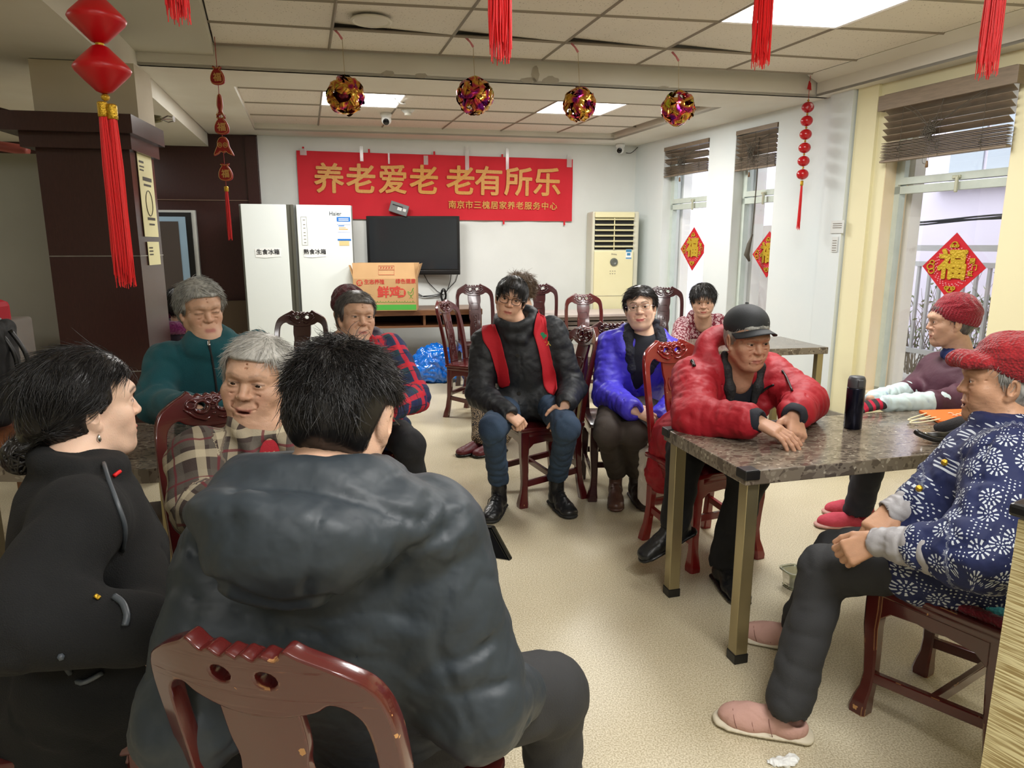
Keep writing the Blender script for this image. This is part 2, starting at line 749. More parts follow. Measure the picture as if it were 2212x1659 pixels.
def strands(name, roots, dirs_fn, length, seg, r, m, parent, seed=1, jitter=.15, lift=None, flat=3):
    """hair: every strand follows dirs_fn(p, step_fraction) from its root"""
    rs = np.random.RandomState(seed)
    n = len(roots)
    P = [np.array(roots)]
    ln = length * (1 + rs.uniform(-.25, .25, n)) / seg if np.isscalar(length) else length / seg
    wob = rs.normal(size=(n, 3)) * jitter
    for s_ in range(seg):
        d = dirs_fn(P[-1], s_ / seg)
        d = d + wob * (1 + s_ * .15)
        d /= np.linalg.norm(d, axis=1)[:, None] + 1e-9
        P.append(P[-1] + d * (ln[:, None] if not np.isscalar(ln) else ln))
    P = np.stack(P, 1)                                     # n, seg+1, 3
    T = np.gradient(P, axis=1)
    T /= np.linalg.norm(T, axis=2)[..., None] + 1e-9
    ref = rs.normal(size=(n, 1, 3))
    A = np.cross(T, ref); A /= np.linalg.norm(A, axis=2)[..., None] + 1e-9
    B = np.cross(T, A)
    tt = np.linspace(0, 1, seg + 1)[None, :, None]
    rad = r * (1 - .75 * tt ** 2)
    V = np.stack([P + rad * (A * math.cos(a) + B * math.sin(a)) for a in (0, 2.094, 4.189)], 2)   # n, seg+1, 3, 3
    base = np.arange(n)[:, None, None] * (seg + 1) * 3 + np.arange(seg)[None, :, None] * 3
    j = np.arange(3)[None, None, :]
    Q = np.stack([base + j, base + (j + 1) % 3, base + 3 + (j + 1) % 3, base + 3 + j], -1).reshape(-1, 4)
    me = np_mesh(name, V.reshape(-1, 3), Q)
    return linkmesh(name, me, m, parent, False, True)
# ------------------------------------------------------------------ shared materials
M = {}
M['wall'] = mat('painted_wall', rgb(226, 229, 226), .75, col2=rgb(214, 217, 213), cscale=1.6, bump=.05, bscale=25)
M['wallblue'] = mat('bluish_painted_wall', rgb(214, 224, 226), .7, col2=rgb(226, 231, 230), cscale=1.3, bump=.05, bscale=25)
M['yellow'] = mat('yellow_painted_wall', rgb(236, 231, 190), .75, col2=rgb(230, 222, 186), cscale=1.1, bump=.05, bscale=25)
M['cream'] = mat('cream_reveal_paint', rgb(240, 226, 200), .75, col2=rgb(232, 214, 180), cscale=2)
M['plaster'] = mat('plaster_white', rgb(228, 226, 217), .8, col2=rgb(216, 212, 200), cscale=1.8, bump=.04, bscale=30)
M['brown'] = mat('dark_brown_laminate', rgb(52, 27, 26), .27, col2=rgb(60, 32, 30), cscale=40, stretch=(6, 6, .6), bump=.06, bscale=300)
M['grime'] = mat('grey_partition', rgb(150, 150, 136), .55, col2=rgb(140, 139, 125), cscale=2)
M['black'] = mat('black_plastic', rgb(18, 18, 19), .35)
M['matteblack'] = mat('matte_black', rgb(16, 16, 17), .8)
M['white'] = mat('white_plastic', rgb(232, 234, 232), .35)
M['alu'] = mat('pale_green_white_frame', rgb(205, 214, 205), .4, col2=rgb(190, 201, 192), cscale=12)
M['chrome'] = mat('chrome', rgb(200, 200, 200), .2, 1.)
M['red'] = mat('lantern_red', rgb(186, 8, 20), .36)
M['redbright'] = mat('tassel_red', rgb(225, 18, 22), .42, bump=.3, bscale=400, stretch=(6, 6, .3))
M['gold'] = mat('gold', rgb(200, 160, 50), .3, .8, bump=.5, bscale=160)
M['wood'] = mat('worn_desk_wood', rgb(120, 78, 46), .45, col2=rgb(94, 58, 36), cscale=9, stretch=(1, 8, 8))
M['floor'] = mat('speckled_vinyl', rgb(206, 196, 166), .3, spec=.45)
m = M['floor']
b_ = bsdf(m)
tc = N(m, 'ShaderNodeTexCoord')
n1 = N(m, 'ShaderNodeTexNoise', i_Scale=190., i_Detail=2.)
n2 = N(m, 'ShaderNodeTexNoise', i_Scale=1.3, i_Detail=3.)
L(m, tc.outputs['Object'], n1.inputs[0]); L(m, tc.outputs['Object'], n2.inputs[0])
r1 = N(m, 'ShaderNodeValToRGB')
r1.color_ramp.elements[0].position = .36; r1.color_ramp.elements[0].color = rgb(176, 164, 134)
r1.color_ramp.elements[1].position = .62; r1.color_ramp.elements[1].color = rgb(220, 211, 186)
L(m, n1.outputs[0], r1.inputs[0])
r2 = N(m, 'ShaderNodeValToRGB')
r2.color_ramp.elements[0].position = .35; r2.color_ramp.elements[0].color = (.86, .84, .80, 1)
r2.color_ramp.elements[1].position = .65; r2.color_ramp.elements[1].color = (1, 1, 1, 1)
L(m, n2.outputs[0], r2.inputs[0])
mm = N(m, 'ShaderNodeMix', data_type='RGBA', blend_type='MULTIPLY', i_0=1.)
L(m, r1.outputs[0], mm.inputs[6]); L(m, r2.outputs[0], mm.inputs[7])
L(m, mm.outputs[2], b_.inputs['Base Color'])
rr = N(m, 'ShaderNodeMapRange', i_1=.3, i_2=.7, i_3=.24, i_4=.42)
L(m, n2.outputs[0], rr.inputs[0]); L(m, rr.outputs[0], b_.inputs['Roughness'])
bu = N(m, 'ShaderNodeBump', i_Strength=.08, i_Distance=.002)
L(m, n1.outputs[0], bu.inputs['Height']); L(m, bu.outputs[0], b_.inputs['Normal'])

# mineral-fibre ceiling tile: pin holes
M['tile'] = mat('pinholed_ceiling_tile', rgb(226, 220, 208), .9)
m = M['tile']; b_ = bsdf(m)
tc = N(m, 'ShaderNodeTexCoord')
v = N(m, 'ShaderNodeTexVoronoi', i_Scale=48.)
L(m, tc.outputs['Object'], v.inputs['Vector'])
nn = N(m, 'ShaderNodeTexNoise', i_Scale=20.)
L(m, tc.outputs['Object'], nn.inputs[0])
thr = mathn(m, 'MULTIPLY', nn.outputs[0], .32)
hole = mathn(m, 'LESS_THAN', v.outputs['Distance'], thr)
L(m, mix(m, hole, rgb(228, 222, 211), rgb(180, 172, 158)), b_.inputs['Base Color'])

# brown terrazzo-like stone of the table tops
def stone(name, big, base, dark, light, rough=.16):
    m = mat(name, base, rough, spec=.5)
    b_ = bsdf(m)
    tc = N(m, 'ShaderNodeTexCoord')
    mp = N(m, 'ShaderNodeMapping')
    mp.inputs['Scale'].default_value = (1, 1.6, 1)
    L(m, tc.outputs['Object'], mp.inputs[0])
    ns = N(m, 'ShaderNodeTexNoise', i_Scale=14., i_Detail=2.)
    L(m, mp.outputs[0], ns.inputs[0])
    ad = N(m, 'ShaderNodeMix', data_type='VECTOR', i_0=.06)
    L(m, mp.outputs[0], ad.inputs[4]); L(m, ns.outputs[1], ad.inputs[5])
    v1 = N(m, 'ShaderNodeTexVoronoi', i_Scale=big, feature='DISTANCE_TO_EDGE')
    v1c = N(m, 'ShaderNodeTexVoronoi', i_Scale=big)
    v2 = N(m, 'ShaderNodeTexVoronoi', i_Scale=big * 3.3)
    for q in (v1, v1c, v2): L(m, ad.outputs[1], q.inputs['Vector'])
    sep = N(m, 'ShaderNodeSeparateColor'); L(m, v1c.outputs['Color'], sep.inputs[0])
    isbig = mathn(m, 'MULTIPLY', mathn(m, 'GREATER_THAN', v1.outputs[0], .13), mathn(m, 'GREATER_THAN', sep.outputs[0], .42))
    sep2 = N(m, 'ShaderNodeSeparateColor'); L(m, v2.outputs['Color'], sep2.inputs[0])
    rp = N(m, 'ShaderNodeValToRGB')
    rp.color_ramp.interpolation = 'CONSTANT'
    e = rp.color_ramp.elements
    e[0].position = 0; e[0].color = dark
    e[1].position = .3; e[1].color = base
    for p_, c_ in ((.55, mixc(base, light, .3)), (.8, mixc(base, dark, .5)), (.93, light)):
        q = e.new(p_); q.color = c_
    L(m, sep2.outputs[0], rp.inputs[0])
    small = mathn(m, 'LESS_THAN', v2.outputs['Distance'], .42)
    c1 = mix(m, small, base, rp.outputs[0])
    rp2 = N(m, 'ShaderNodeValToRGB')
    rp2.color_ramp.elements[0].color = dark; rp2.color_ramp.elements[1].color = mixc(base, dark, .45)
    L(m, sep.outputs[1], rp2.inputs[0])
    L(m, mix(m, isbig, c1, rp2.outputs[0]), b_.inputs['Base Color'])
    return m


def mixc(a, b, t):
    return tuple(a[i] * (1 - t) + b[i] * t for i in range(4))


M['stone'] = stone('brown_flecked_stone', 20, rgb(118, 108, 95), rgb(78, 68, 60), rgb(168, 160, 144))
M['glass'] = mat('window_glass', (1, 1, 1, 1), .02, trans=1.)
_g = M['glass']
_tr, _gl, _mx = N(_g, 'ShaderNodeBsdfTransparent'), N(_g, 'ShaderNodeBsdfGlossy'), N(_g, 'ShaderNodeMixShader', i_0=.05)
_gl.inputs['Roughness'].default_value = .02
L(_g, _tr.outputs[0], _mx.inputs[1]); L(_g, _gl.outputs[0], _mx.inputs[2])
L(_g, _mx.outputs[0], _g.node_tree.nodes['Material Output'].inputs['Surface'])
def lightpanel(name, e):
    return mat(name, (1, 1, 1, 1), .5, emit=(1, .99, .96, e))
M['panel'] = lightpanel('lit_panel_diffuser', 5.5)


def struct(o):
    o['kind'] = 'structure'
    return o


# ------------------------------------------------------------------ room geometry
back = lambda x: 8.46 + .195 * x
rw = lambda y: 1.497 + .382 * (8.75 - y)
CR = np.array([1.497, 8.75])                     # far right corner
DW = np.array([.382, -1.]) / math.hypot(.382, 1)   # along the right wall, towards the viewer
NW = np.array([1., .382]) / math.hypot(.382, 1)    # outward
XD = np.array([1, .195]) / math.hypot(1, .195)
ZS, ZT, ZC = 2.62, 2.69, 2.775
wp = lambda s, off=0., z=0.: np.array([*(CR + DW * s + NW * off), z])

struct(MB().poly([(-6, -4, 0), (8, -4, 0), (8, 4, 0), (1.9, 9.2, 0), (-6, 8.3, 0)], (0, 0, -.1)).build('floor', M['floor']))
# back wall
def wallseg(mb, a, b, z0, z1, out, th=.2):
    a, b = np.array(a), np.array(b)
    mb.poly([(*a, z0), (*b, z0), (*b, z1), (*a, z1)], (out[0] * th, out[1] * th, 0))
mb = MB()
wallseg(mb, (-2.77, back(-2.77)), (1.55, back(1.55)), 0, 2.9, (0, 1))
struct(mb.build('wall_back', M['wall']))
mb = MB()
wallseg(mb, (-6, back(-6)), (-2.77, back(-2.77)), 0, 2.9, (0, 1))
mb.box((-2.83, back(-2.83) - .02, 1.30), (.12, .05, 2.6), RZ)
struct(mb.build('wall_back_brown', M['brown']))
mb = MB()
for zz in (1.93, .62):
    mb.box((-3.6, back(-3.6) - .012, zz), (1.7, .012, .008), RZ)
struct(mb.build('trim_1', mat('laminate_joint', rgb(120, 95, 80), .5)))
# left, near and front walls
mb = MB()
wallseg(mb, (-6, 8.0), (-6, -4), 0, 2.9, (-1, 0))
struct(mb.build('wall_left', M['yellow']))
mb = MB()
wallseg(mb, (-6, -4), (8, -4), 0, 2.9, (0, -1))
struct(mb.build('wall_near', M['wall']))
# right wall, with three window openings
W1, W2, W3 = (.61, 1.44), (1.85, 2.43), (3.60, 4.52)
ZB, ZTOP = .30, 2.52
def rwall(mb, s0, s1, z0, z1):
    wallseg(mb, wp(s0)[:2], wp(s1)[:2], z0, z1, NW, .24)
mb = MB()
rwall(mb, -.2, W1[0], 0, 2.9); rwall(mb, W1[1], W2[0], 0, 2.9); rwall(mb, W2[1], 3.30, 0, 2.9)
for w in (W1, W2):
    rwall(mb, w[0], w[1], 0, ZB); rwall(mb, w[0], w[1], ZTOP, 2.9)
struct(mb.build('wall_right', M['wallblue']))
mb = MB()
c0, c1 = wp(3.07), wp(3.29)
mb.poly([(*wp(3.07, -.06)[:2], 0), (*wp(3.295, -.06)[:2], 0), (*wp(3.295, 0)[:2], 0), (*wp(3.07, 0)[:2], 0)], (0, 0, 2.62))
struct(mb.build('column', M['wallblue']))
mb = MB()
rwall(mb, 3.30, W3[0], 0, 2.9); rwall(mb, W3[0], W3[1], 0, ZB); rwall(mb, W3[0], W3[1], ZTOP, 2.9); rwall(mb, W3[1], 9.0, 0, 2.9)
rwall(mb, 9.0, 14.5, 0, 2.9)
mb.poly([(*wp(3.31, -.03)[:2], 0), (*wp(3.50, -.03)[:2], 0), (*wp(3.50, 0)[:2], 0), (*wp(3.31, 0)[:2], 0)], (0, 0, 2.62))
struct(mb.build('wall_right_yellow', M['yellow']))
# skirting
M['skirt'] = mat('grey_stone_skirting', rgb(150, 145, 136), .3, col2=rgb(120, 115, 106), cscale=20)
mb = MB()
mb.box((-.65, back(-.65) - .012, .05), (4.3, .02, .1), RZ)
struct(mb.build('baseboard_back', M['skirt']))
mb = MB()
for s0, s1, off in ((0, 3.07, .01), (3.07, 3.30, .07), (3.30, 3.50, .04), (3.5, 9., .01)):
    a, b = wp(s0, -off), wp(s1, -off)
    mid = (a + b) / 2
    mb.box((mid[0], mid[1], .05), (np.linalg.norm(b - a), .02, .1), math.atan2(DW[1], DW[0]))
struct(mb.build('baseboard_right', M['skirt']))

# windows
RW = math.atan2(DW[1], DW[0])
def window(n, w, midz, hinge=True):
    s0, s1 = w
    fr = MB()
    off = .14
    def bar(sa, sb, za, zb, d=.06, o=off):
        c = (wp(sa, o) + wp(sb, o)) / 2
        fr.box((c[0], c[1], (za + zb) / 2), (sb - sa, d, zb - za), RW)
    bar(s0, s0 + .05, ZB, ZTOP); bar(s1 - .05, s1, ZB, ZTOP); bar(s0, s1, ZB, ZB + .05); bar(s0, s1, ZTOP - .05, ZTOP)
    bar(s0, s1, midz - .055, midz + .0); bar(s0 + .04, s1 - .04, midz + .01, midz + .06, .05, off - .02)
    bar(s0 + .05, s0 + .085, midz + .06, ZTOP - .05, .045, off - .02)
    o = struct(fr.build('window_%d' % n, M['alu']))
    g = MB()
    c = (wp(s0, off) + wp(s1, off)) / 2
    g.box((c[0], c[1], (ZB + ZTOP) / 2), (s1 - s0 - .08, .006, ZTOP - ZB - .08), RW)
    g.build('pane', M['glass'], o)
    h = MB()
    c = wp((s0 + s1) / 2 + .05, off - .05)
    h.box((c[0], c[1], midz + .03), (.06, .02, .022), RW, bevel=.004)
    h.box((c[0] - .01, c[1] - .02, midz - .02), (.022, .018, .11), RW, bevel=.006)
    h.build('window_handle', mat('handle_grey', rgb(190, 192, 170), .35, .3), o)
    si = MB()
    c = (wp(s0, .05) + wp(s1, .05)) / 2
    si.box((c[0], c[1], ZB + .012), (s1 - s0, .2, .024), RW)
    si.build('sill', M['cream'] if n == 3 else M['wall'], o)
    rv = MB()
    for s_, sg in ((s0, 1), (s1, -1)):
        c = wp(s_ + .002 * sg, .12)
        rv.box((c[0], c[1], (ZB + ZTOP) / 2), (.004, .235, ZTOP - ZB), RW)
    rv.build('reveal', M['cream'] if n == 3 else M['wall'], o)
window(1, W1, 1.90)
window(2, W2, 1.90)
window(3, W3, 1.88)

# ------------------------------------------------------------------ ceilings
FL = np.array([-1.906, 5.04]); FR = np.array([1.9, 5.83])        # front edge of the cross beam
mb = MB()
# soffit between cross beam and back wall, with the rear coffer cut out
cof = [(-2.094, 5.564), (1.82, 6.37), (1.159, 8.29), (-2.67, 7.58)]
outer = [(-2.48, 4.92), (2.9, 6.04), (1.6, 8.9), (-3.3, 8.0)]
for i in range(4):
    j = (i + 1) % 4
    mb.poly([(*outer[i], ZS), (*outer[j], ZS), (*cof[j], ZS), (*cof[i], ZS)], (0, 0, .02))
    mb.poly([(*cof[i], ZS), (*cof[j], ZS), (*cof[j], ZT + .1), (*cof[i], ZT + .1)])
# cross beam face
mb.poly([(-2.48, 4.92, ZS), (2.9, 6.04, ZS), (2.9, 6.04, 2.9), (-2.48, 4.92, 2.9)], (0, .03, 0))
struct(mb.build('ceiling_soffit_back', M['plaster']))
# right soffit along the windows, front part
def ln(p, q, t): return (p[0] + (q[0] - p[0]) * t, p[1] + (q[1] - p[1]) * t)
a0 = atz(1750, 160, ZC)[:2]; a1 = atz(2212, 18, ZC)[:2]
e0 = a0 + (a0 - a1) * .02; e1 = a1 + (a1 - a0) * 4
mb = MB()
dR = (a1 - a0) / np.linalg.norm(a1 - a0)
nR = np.array([-dR[1], dR[0]]) * .11
if nR[0] < 0: nR = -nR
f0, f1 = e0 + nR, e1 + nR
mb.poly([(*e0, ZC), (*e1, ZC), (*(f1), ZC - .05), (*(f0), ZC - .05)])
mb.poly([(*f0, ZC - .05), (*f1, ZC - .05), (*f1, ZS), (*f0, ZS)])
mb.poly([(*f0, ZS), (*f1, ZS), (*(f1 + 5 * nR / .11), ZS), (*(f0 + 2.2 * nR / .11), ZS)], (0, 0, .02))
struct(mb.build('ceiling_soffit_right', M['plaster']))
# left: plain ceiling, lower
b0 = atz(460, 95, ZC)[:2]; b1 = atz(436, 0, ZC)[:2]
dL = (b1 - b0) / np.linalg.norm(b1 - b0)
g0, g1 = b0 - dL * .9, b0 + dL * 6.5
mb = MB()
mb.poly([(*g0, ZC), (*g1, ZC), (*g1, 2.70), (*g0, 2.70)])
mb.poly([(*g0, 2.70), (*g1, 2.70), (-6, g1[1], 2.70), (-6, g0[1] + .3, 2.70)])
mb.poly([(-6, 8.2, 2.70), (-2.0, 8.2, 2.70), (g0[0] + .2, g0[1], 2.70), (-6, g0[1], 2.70)])
struct(mb.build('ceiling_left', mat('grey_plaster', rgb(196, 194, 180), .8)))
# low soffit on the left, its edge running away from the viewer
mb = MB()
la, lb = np.array([-3.28, 7.88]), np.array([-2.475, 4.90])
lc = lb + (lb - la) * 2.7
mb.poly([(*la, 2.49), (*lc, 2.49), (-6.1, lc[1], 2.49), (-6.1, 7.5, 2.49)])
mb.poly([(*la, 2.49), (*lc, 2.49), (*lc, 2.86), (*la, 2.86)])
struct(mb.build('ceiling_soffit_left', M['plaster']))
# tiled main ceiling: tiles between the depth-wise and the cross-wise lines read off the photograph
def grid_from(lines_px, z):
    out = []
    for a, b in lines_px:
        out.append((atz(*a, z)[:2], atz(*b, z)[:2]))
    return out
def cross(l, m_):
    (p, q), (r, s) = l, m_
    d1, d2 = q - p, s - r
    t = np.cross(r - p, d2) / np.cross(d1, d2)
    return p + d1 * t
import warnings
warnings.filterwarnings('ignore')
def ext(l, n0, n1):
    p, q = l
    d = q - p
    return (p, q)
# main ceiling; depth-wise lines (left to right)
Ld = grid_from([((436, 0), (460, 95)), ((726, 0), (712, 96)), ((1035, 0), (955, 110)), ((1342, 0), (1178, 124)), ((1640, 0), (1385, 134)), ((1960, 0), (1575, 147)), ((2212, 18), (1750, 160))], ZC)
dist = [float(np.linalg.norm(a[0] - a[1])) for a in Ld]
# mean spacing is used to carry the grid on to both sides and towards the viewer
Lc = grid_from([((462, 93), (1750, 158)), ((450, 45), (1835, 128)), ((720, 2), (2018, 70))], ZC)
c_last, c_prev = Lc[2], Lc[1]
step = (cross(Ld[2], Lc[2]) - cross(Ld[2], Lc[1]))
Lc2 = list(Lc)
for k in range(1, 11):
    Lc2.append((c_last[0] + step * k, c_last[1] + step * k))
tiles = empty('ceiling_tiles', (0, 0, 0)); bpy.data.objects.remove(tiles)
PAN = {(5, 2): 1, (5, 3): 1, (5, 4): 1}
lay = bpy.data.objects.new('ceiling', None); bpy.data.objects.remove(lay)
mbt, mbg = MB(), MB()
mbl = MB()
for i in range(len(Ld) - 1):
    for j in range(len(Lc2) - 1):
        A, B_, C_, D_ = cross(Ld[i], Lc2[j]), cross(Ld[i + 1], Lc2[j]), cross(Ld[i + 1], Lc2[j + 1]), cross(Ld[i], Lc2[j + 1])
        cen = (A + B_ + C_ + D_) / 4
        P4 = [cen + (q - cen) * (1 - .012 / max(.1, np.linalg.norm(q - cen))) for q in (A, B_, C_, D_)]
        if i == 4 and j in (2, 3):
            mbl.poly([(*q, ZC - .004) for q in P4]); continue
        sag = .03 if (j == 1 and 0 < i < 5) else 0
        mbt.poly([(*P4[0], ZC + (sag if True else 0)), (*P4[1], ZC), (*P4[2], ZC), (*P4[3], ZC)])
pl = [cross(Ld[0], Lc2[0]), cross(Ld[-1], Lc2[0]), cross(Ld[-1], Lc2[-1]), cross(Ld[0], Lc2[-1])]
mbt.poly([(-6, pl[3][1] + .2, ZC), (*pl[3], ZC), (*pl[2], ZC), (8, pl[2][1], ZC), (8, -4.2, ZC), (-6, -4.2, ZC)])
struct(mbt.build('ceiling', M['tile']))
mbg.poly([(-6.2, -4.2, 2.86), (6.45, -4.2, 2.86), (1.5, 8.9, 2.86), (-6.2, 8.6, 2.86)], (0, 0, .05))
struct(mbg.build('ceiling_slab', M['plaster']))
M['tee'] = mat('ceiling_grid_metal', rgb(150, 142, 130), .5)
mbb = MB()
for l in Ld[1:-1]:
    mbb.tube([(*cross(l, Lc2[0]), ZC - .001), (*cross(l, Lc2[-1]), ZC - .001)], .010, 4)
for l in Lc2:
    mbb.tube([(*cross(Ld[0], l), ZC - .001), (*cross(Ld[-1], l), ZC - .001)], .010, 4)
# rear coffer
def bil(u, v_):
    c = [np.array(q) for q in cof]
    return (c[0] * (1 - u) + c[1] * u) * (1 - v_) + (c[3] * (1 - u) + c[2] * u) * v_
us = [0, .185, .345, .50, .655, .80, .93, 1.0]
vs_ = [0, .2, .46, .72, .97, 1.0]
us = [-.02, .165, .335, .50, .665, .83, .99]
vs_ = [-.1, .17, .46, .75, 1.03]
mb, mbl2 = MB(), [MB(), MB()]
for i in range(len(us) - 1):
    for j in range(len(vs_) - 1):
        q4 = [bil(us[i], vs_[j]), bil(us[i + 1], vs_[j]), bil(us[i + 1], vs_[j + 1]), bil(us[i], vs_[j + 1])]
        cen = sum(q4) / 4
        q4 = [cen + (q - cen) * (1 - .010 / np.linalg.norm(q - cen)) for q in q4]
        if (i, j) in ((1, 1), (4, 1)):
            mbl2[0 if i == 1 else 1].poly([(*q, ZT - .003) for q in q4])
        else:
            mb.poly([(*q, ZT) for q in q4])
struct(mb.build('ceiling_coffer', M['tile']))
for u in us[1:-1]:
    mbb.tube([(*bil(u, 0), ZT - .001), (*bil(u, 1), ZT - .001)], .010, 4)
for v_ in vs_[1:-1]:
    mbb.tube([(*bil(0, v_), ZT - .001), (*bil(1, v_), ZT - .001)], .010, 4)
mbb.poly([(*bil(-.01, -.01), ZT + .02), (*bil(1.01, -.01), ZT + .02), (*bil(1.01, 1.01), ZT + .02), (*bil(-.01, 1.01), ZT + .02)])
struct(mbb.build('ceiling_grid', M['tee']))
o = mbl.build('ceiling_light', M['panel']); tag(o, 'large bright square ceiling light nearest the viewer, above the red-coated man', 'ceiling light', 'flush ceiling lights')
o = mbl2[0].build('ceiling_light', M['panel']); tag(o, 'bright ceiling light panel behind the leftmost foil ball', 'ceiling light', 'flush ceiling lights')
o = mbl2[1].build('ceiling_light', M['panel']); tag(o, 'bright ceiling light panel behind the third foil ball', 'ceiling light', 'flush ceiling lights')
# round speaker
sp = atz(802, 43, ZC - .002)
o = empty('ceiling_speaker', sp, 0, 'round beige speaker set in a near ceiling tile', 'speaker')
MB().lathe([(.100, 0), (.122, -.002), (.125, -.010), (.112, -.014), (.100, -.008)], 40).build('rim', M['plaster'], o)
MB().lathe([(.001, -.006), (.104, -.006), (.104, -.001)], 40).build('grille', mat('speaker_grille', rgb(150, 140, 122), .8, bump=.5, bscale=900), o)
# beam stains: peeled paint
mb = MB()
M['peel'] = mat('peeled_paint', rgb(178, 172, 158), .6)
bf = lambda x: 4.98 + (x + 2.2) * (6.04 - 4.98) / 5.1 - .004
def onbeam(px, py):
    r = ray(px, py)
    k = 1.06 / 5.1
    t = (4.98 + 2.2 * k - .003) / (r[1] - k * r[0])
    return np.array([0, 0, H]) + r * t
random.seed(3)
for (x0, y0, x1, y1) in ((822, 152, 854, 166), (895, 157, 924, 170), (1124, 166, 1160, 180), (1148, 142, 1166, 180), (1170, 164, 1208, 182), (1420, 186, 1446, 192)):
    pts = []
    cx_, cy_ = (x0 + x1) / 2, (y0 + y1) / 2
    for a in range(14):
        rr_ = random.uniform(.75, 1.05)
        pts.append(onbeam(cx_ + (x1 - x0) / 2 * rr_ * math.cos(a * math.pi / 7), cy_ + (y1 - y0) / 2 * rr_ * math.sin(a * math.pi / 7)))
    mb.poly(pts)
struct(mb.build('trim_3', M['peel']))

# ------------------------------------------------------------------ brown clad pillar with cap, column over it
YP = 4.15
pz = lambda px, py, y: (lambda r: np.array([0, 0, H]) + r * (y / r[1]))(ray(px, py))
cl, cr = pz(75, 320, 4.02), pz(290, 320, 4.13)
k = .195
def prism(mb, x0, x1, yf, dep, z0, z1):
    mb.poly([(x0, yf + k * (x0 - x1), z0), (x1, yf, z0), (x1 - .18 * dep, yf + dep, z0), (x0 - .18 * dep, yf + dep + k * (x0 - x1), z0)], (0, 0, z1 - z0))
mb = MB()
prism(mb, -2.66, -2.185, 4.15, .42, 0, 2.02)
piers = struct(mb.build('pillar_clad', M['brown']))
mb = MB()
prism(mb, -2.70, -2.145, 4.10, .50, 1.98, 2.06)
prism(mb, -2.78, -2.105, 4.05, .58, 2.06, 2.16)
struct(mb.build('pillar_cap', M['brown']))
mb = MB()
prism(mb, -2.664, -2.181, 4.146, .43, 1.385, 1.390)
prism(mb, -2.664, -2.181, 4.146, .43, .70, .705)
struct(mb.build('trim_4', M['skirt']))
mb = MB()
prism(mb, -2.74, -2.20, 4.32, .3, 2.16, 2.485)
struct(mb.build('pillar_upper', mat('aged_plaster', rgb(196, 186, 164), .8, col2=rgb(184, 172, 150), cscale=3)))
mb = MB()
mb.poly([(-6, 3.45, 2.16), (-2.88, 4.05, 2.16), (-2.88, 4.25, 2.16), (-6, 3.65, 2.16)], (0, 0, .05))
struct(mb.build('trim_5', M['brown']))
# grey partition board and its ledge, left of the pillar
mb = MB()
mb.poly([(-6, 4.3, .72), (-3.05, 4.9, .72), (-3.05, 4.94, .72), (-6, 4.34, .72)], (0, 0, 1.33))
struct(mb.build('wall_partition', M['grime']))
mb = MB()
mb.poly([(-3.02, 4.8, 0), (-2.97, 4.8, 0), (-2.97, 4.95, 0), (-3.02, 4.95, 0)], (0, 0, 2.05))
struct(mb.build('dark_gap_strip', M['matteblack']))  # black strip stands in for the dark gap beside the partition
mb = MB()
mb.poly([(-6, 4.0, 0), (-3.0, 4.6, 0), (-3.0, 4.9, 0), (-6, 4.3, 0)], (0, 0, .72))
struct(mb.build('wall_low', mat('dim_counter', rgb(98, 88, 70), .5)))
o = MB().tube([(-6, 5.2, 2.33), (-3.75, 5.25, 2.16), (-3.5, 5.25, 2.12)], .035, 12).build('pipe', mat('pipe_red', rgb(150, 70, 60), .5), None, True)
tag(o, 'red pipe behind the grey partition at far left', 'pipe')
# sprinkler on the side of the beam
sp = at(318, 257, 5.0)
o = empty('sprinkler', sp, 0, 'sprinkler head on a short red pipe beside the brown pillar', 'sprinkler')
MB().tube([(-.35, 0, 0), (.03, 0, 0)], .018, 12).build('pipe', M['wood'], o, True)
MB().tube([(.03, 0, 0), (.05, 0, 0), (.1, 0, 0)], [.026, .03, .022], 12).build('coupling', mat('brassy', rgb(110, 105, 80), .4, .8), o, True)
mb = MB()
mb.tube([(.1, 0, 0), (.15, 0, .022), (.19, 0, .012)], .005, 6); mb.tube([(.1, 0, 0), (.15, 0, -.022), (.19, 0, -.012)], .005, 6)
mb.tube([(.1, 0, 0), (.19, 0, 0)], .004, 6); mb.lathe([(.022, 0), (.022, .003)], 12, (.19, 0, 0), Matrix.Rotation(math.pi / 2, 3, 'Y'))
mb.build('deflector', M['chrome'], o)

# posters on the pillar's side
M['paper'] = mat('yellow_paper', rgb(226, 220, 170), .6)
M['ink'] = mat('dark_ink', rgb(60, 55, 45), .7)
n_side = np.array([1, .18 / 1.]) ; n_side = n_side / np.linalg.norm(n_side)
def sidept(u, z, off=.004):      # u: metres from the front corner along the pillar's side
    d = np.array([-.18, 1]) / math.hypot(.18, 1)
    return (-2.185 + d[0] * u + n_side[0] * off, 4.15 + d[1] * u + n_side[1] * off, z)
mb = MB(); mb.poly([sidept(.10, 1.50), sidept(.36, 1.50), sidept(.36, 1.98), sidept(.10, 1.98)], (.003, 0, 0))
po = mb.build('poster', M['paper']); tag(po, 'yellow paper poster taped high on the side of the brown pillar', 'poster')
mb = MB()
for z_, a_, b_2, h_ in ((1.93, .12, .2, .012), (1.905, .12, .2, .008), (1.885, .12, .19, .008), (1.83, .16, .32, .022), (1.80, .17, .3, .012), (1.60, .18, .32, .016), (1.57, .2, .3, .01)):
    mb.poly([sidept(a_, z_, .0085), sidept(b_2, z_, .0085), sidept(b_2, z_ + h_, .0085), sidept(a_, z_ + h_, .0085)])
ov = [sidept(.235 + .06 * math.cos(t), 1.70 + .075 * math.sin(t), .0085) for t in np.linspace(0, 6.283, 24)]
mb.tube(ov, .0025, 4, close=True)
mb.build('printing', M['ink'], po)
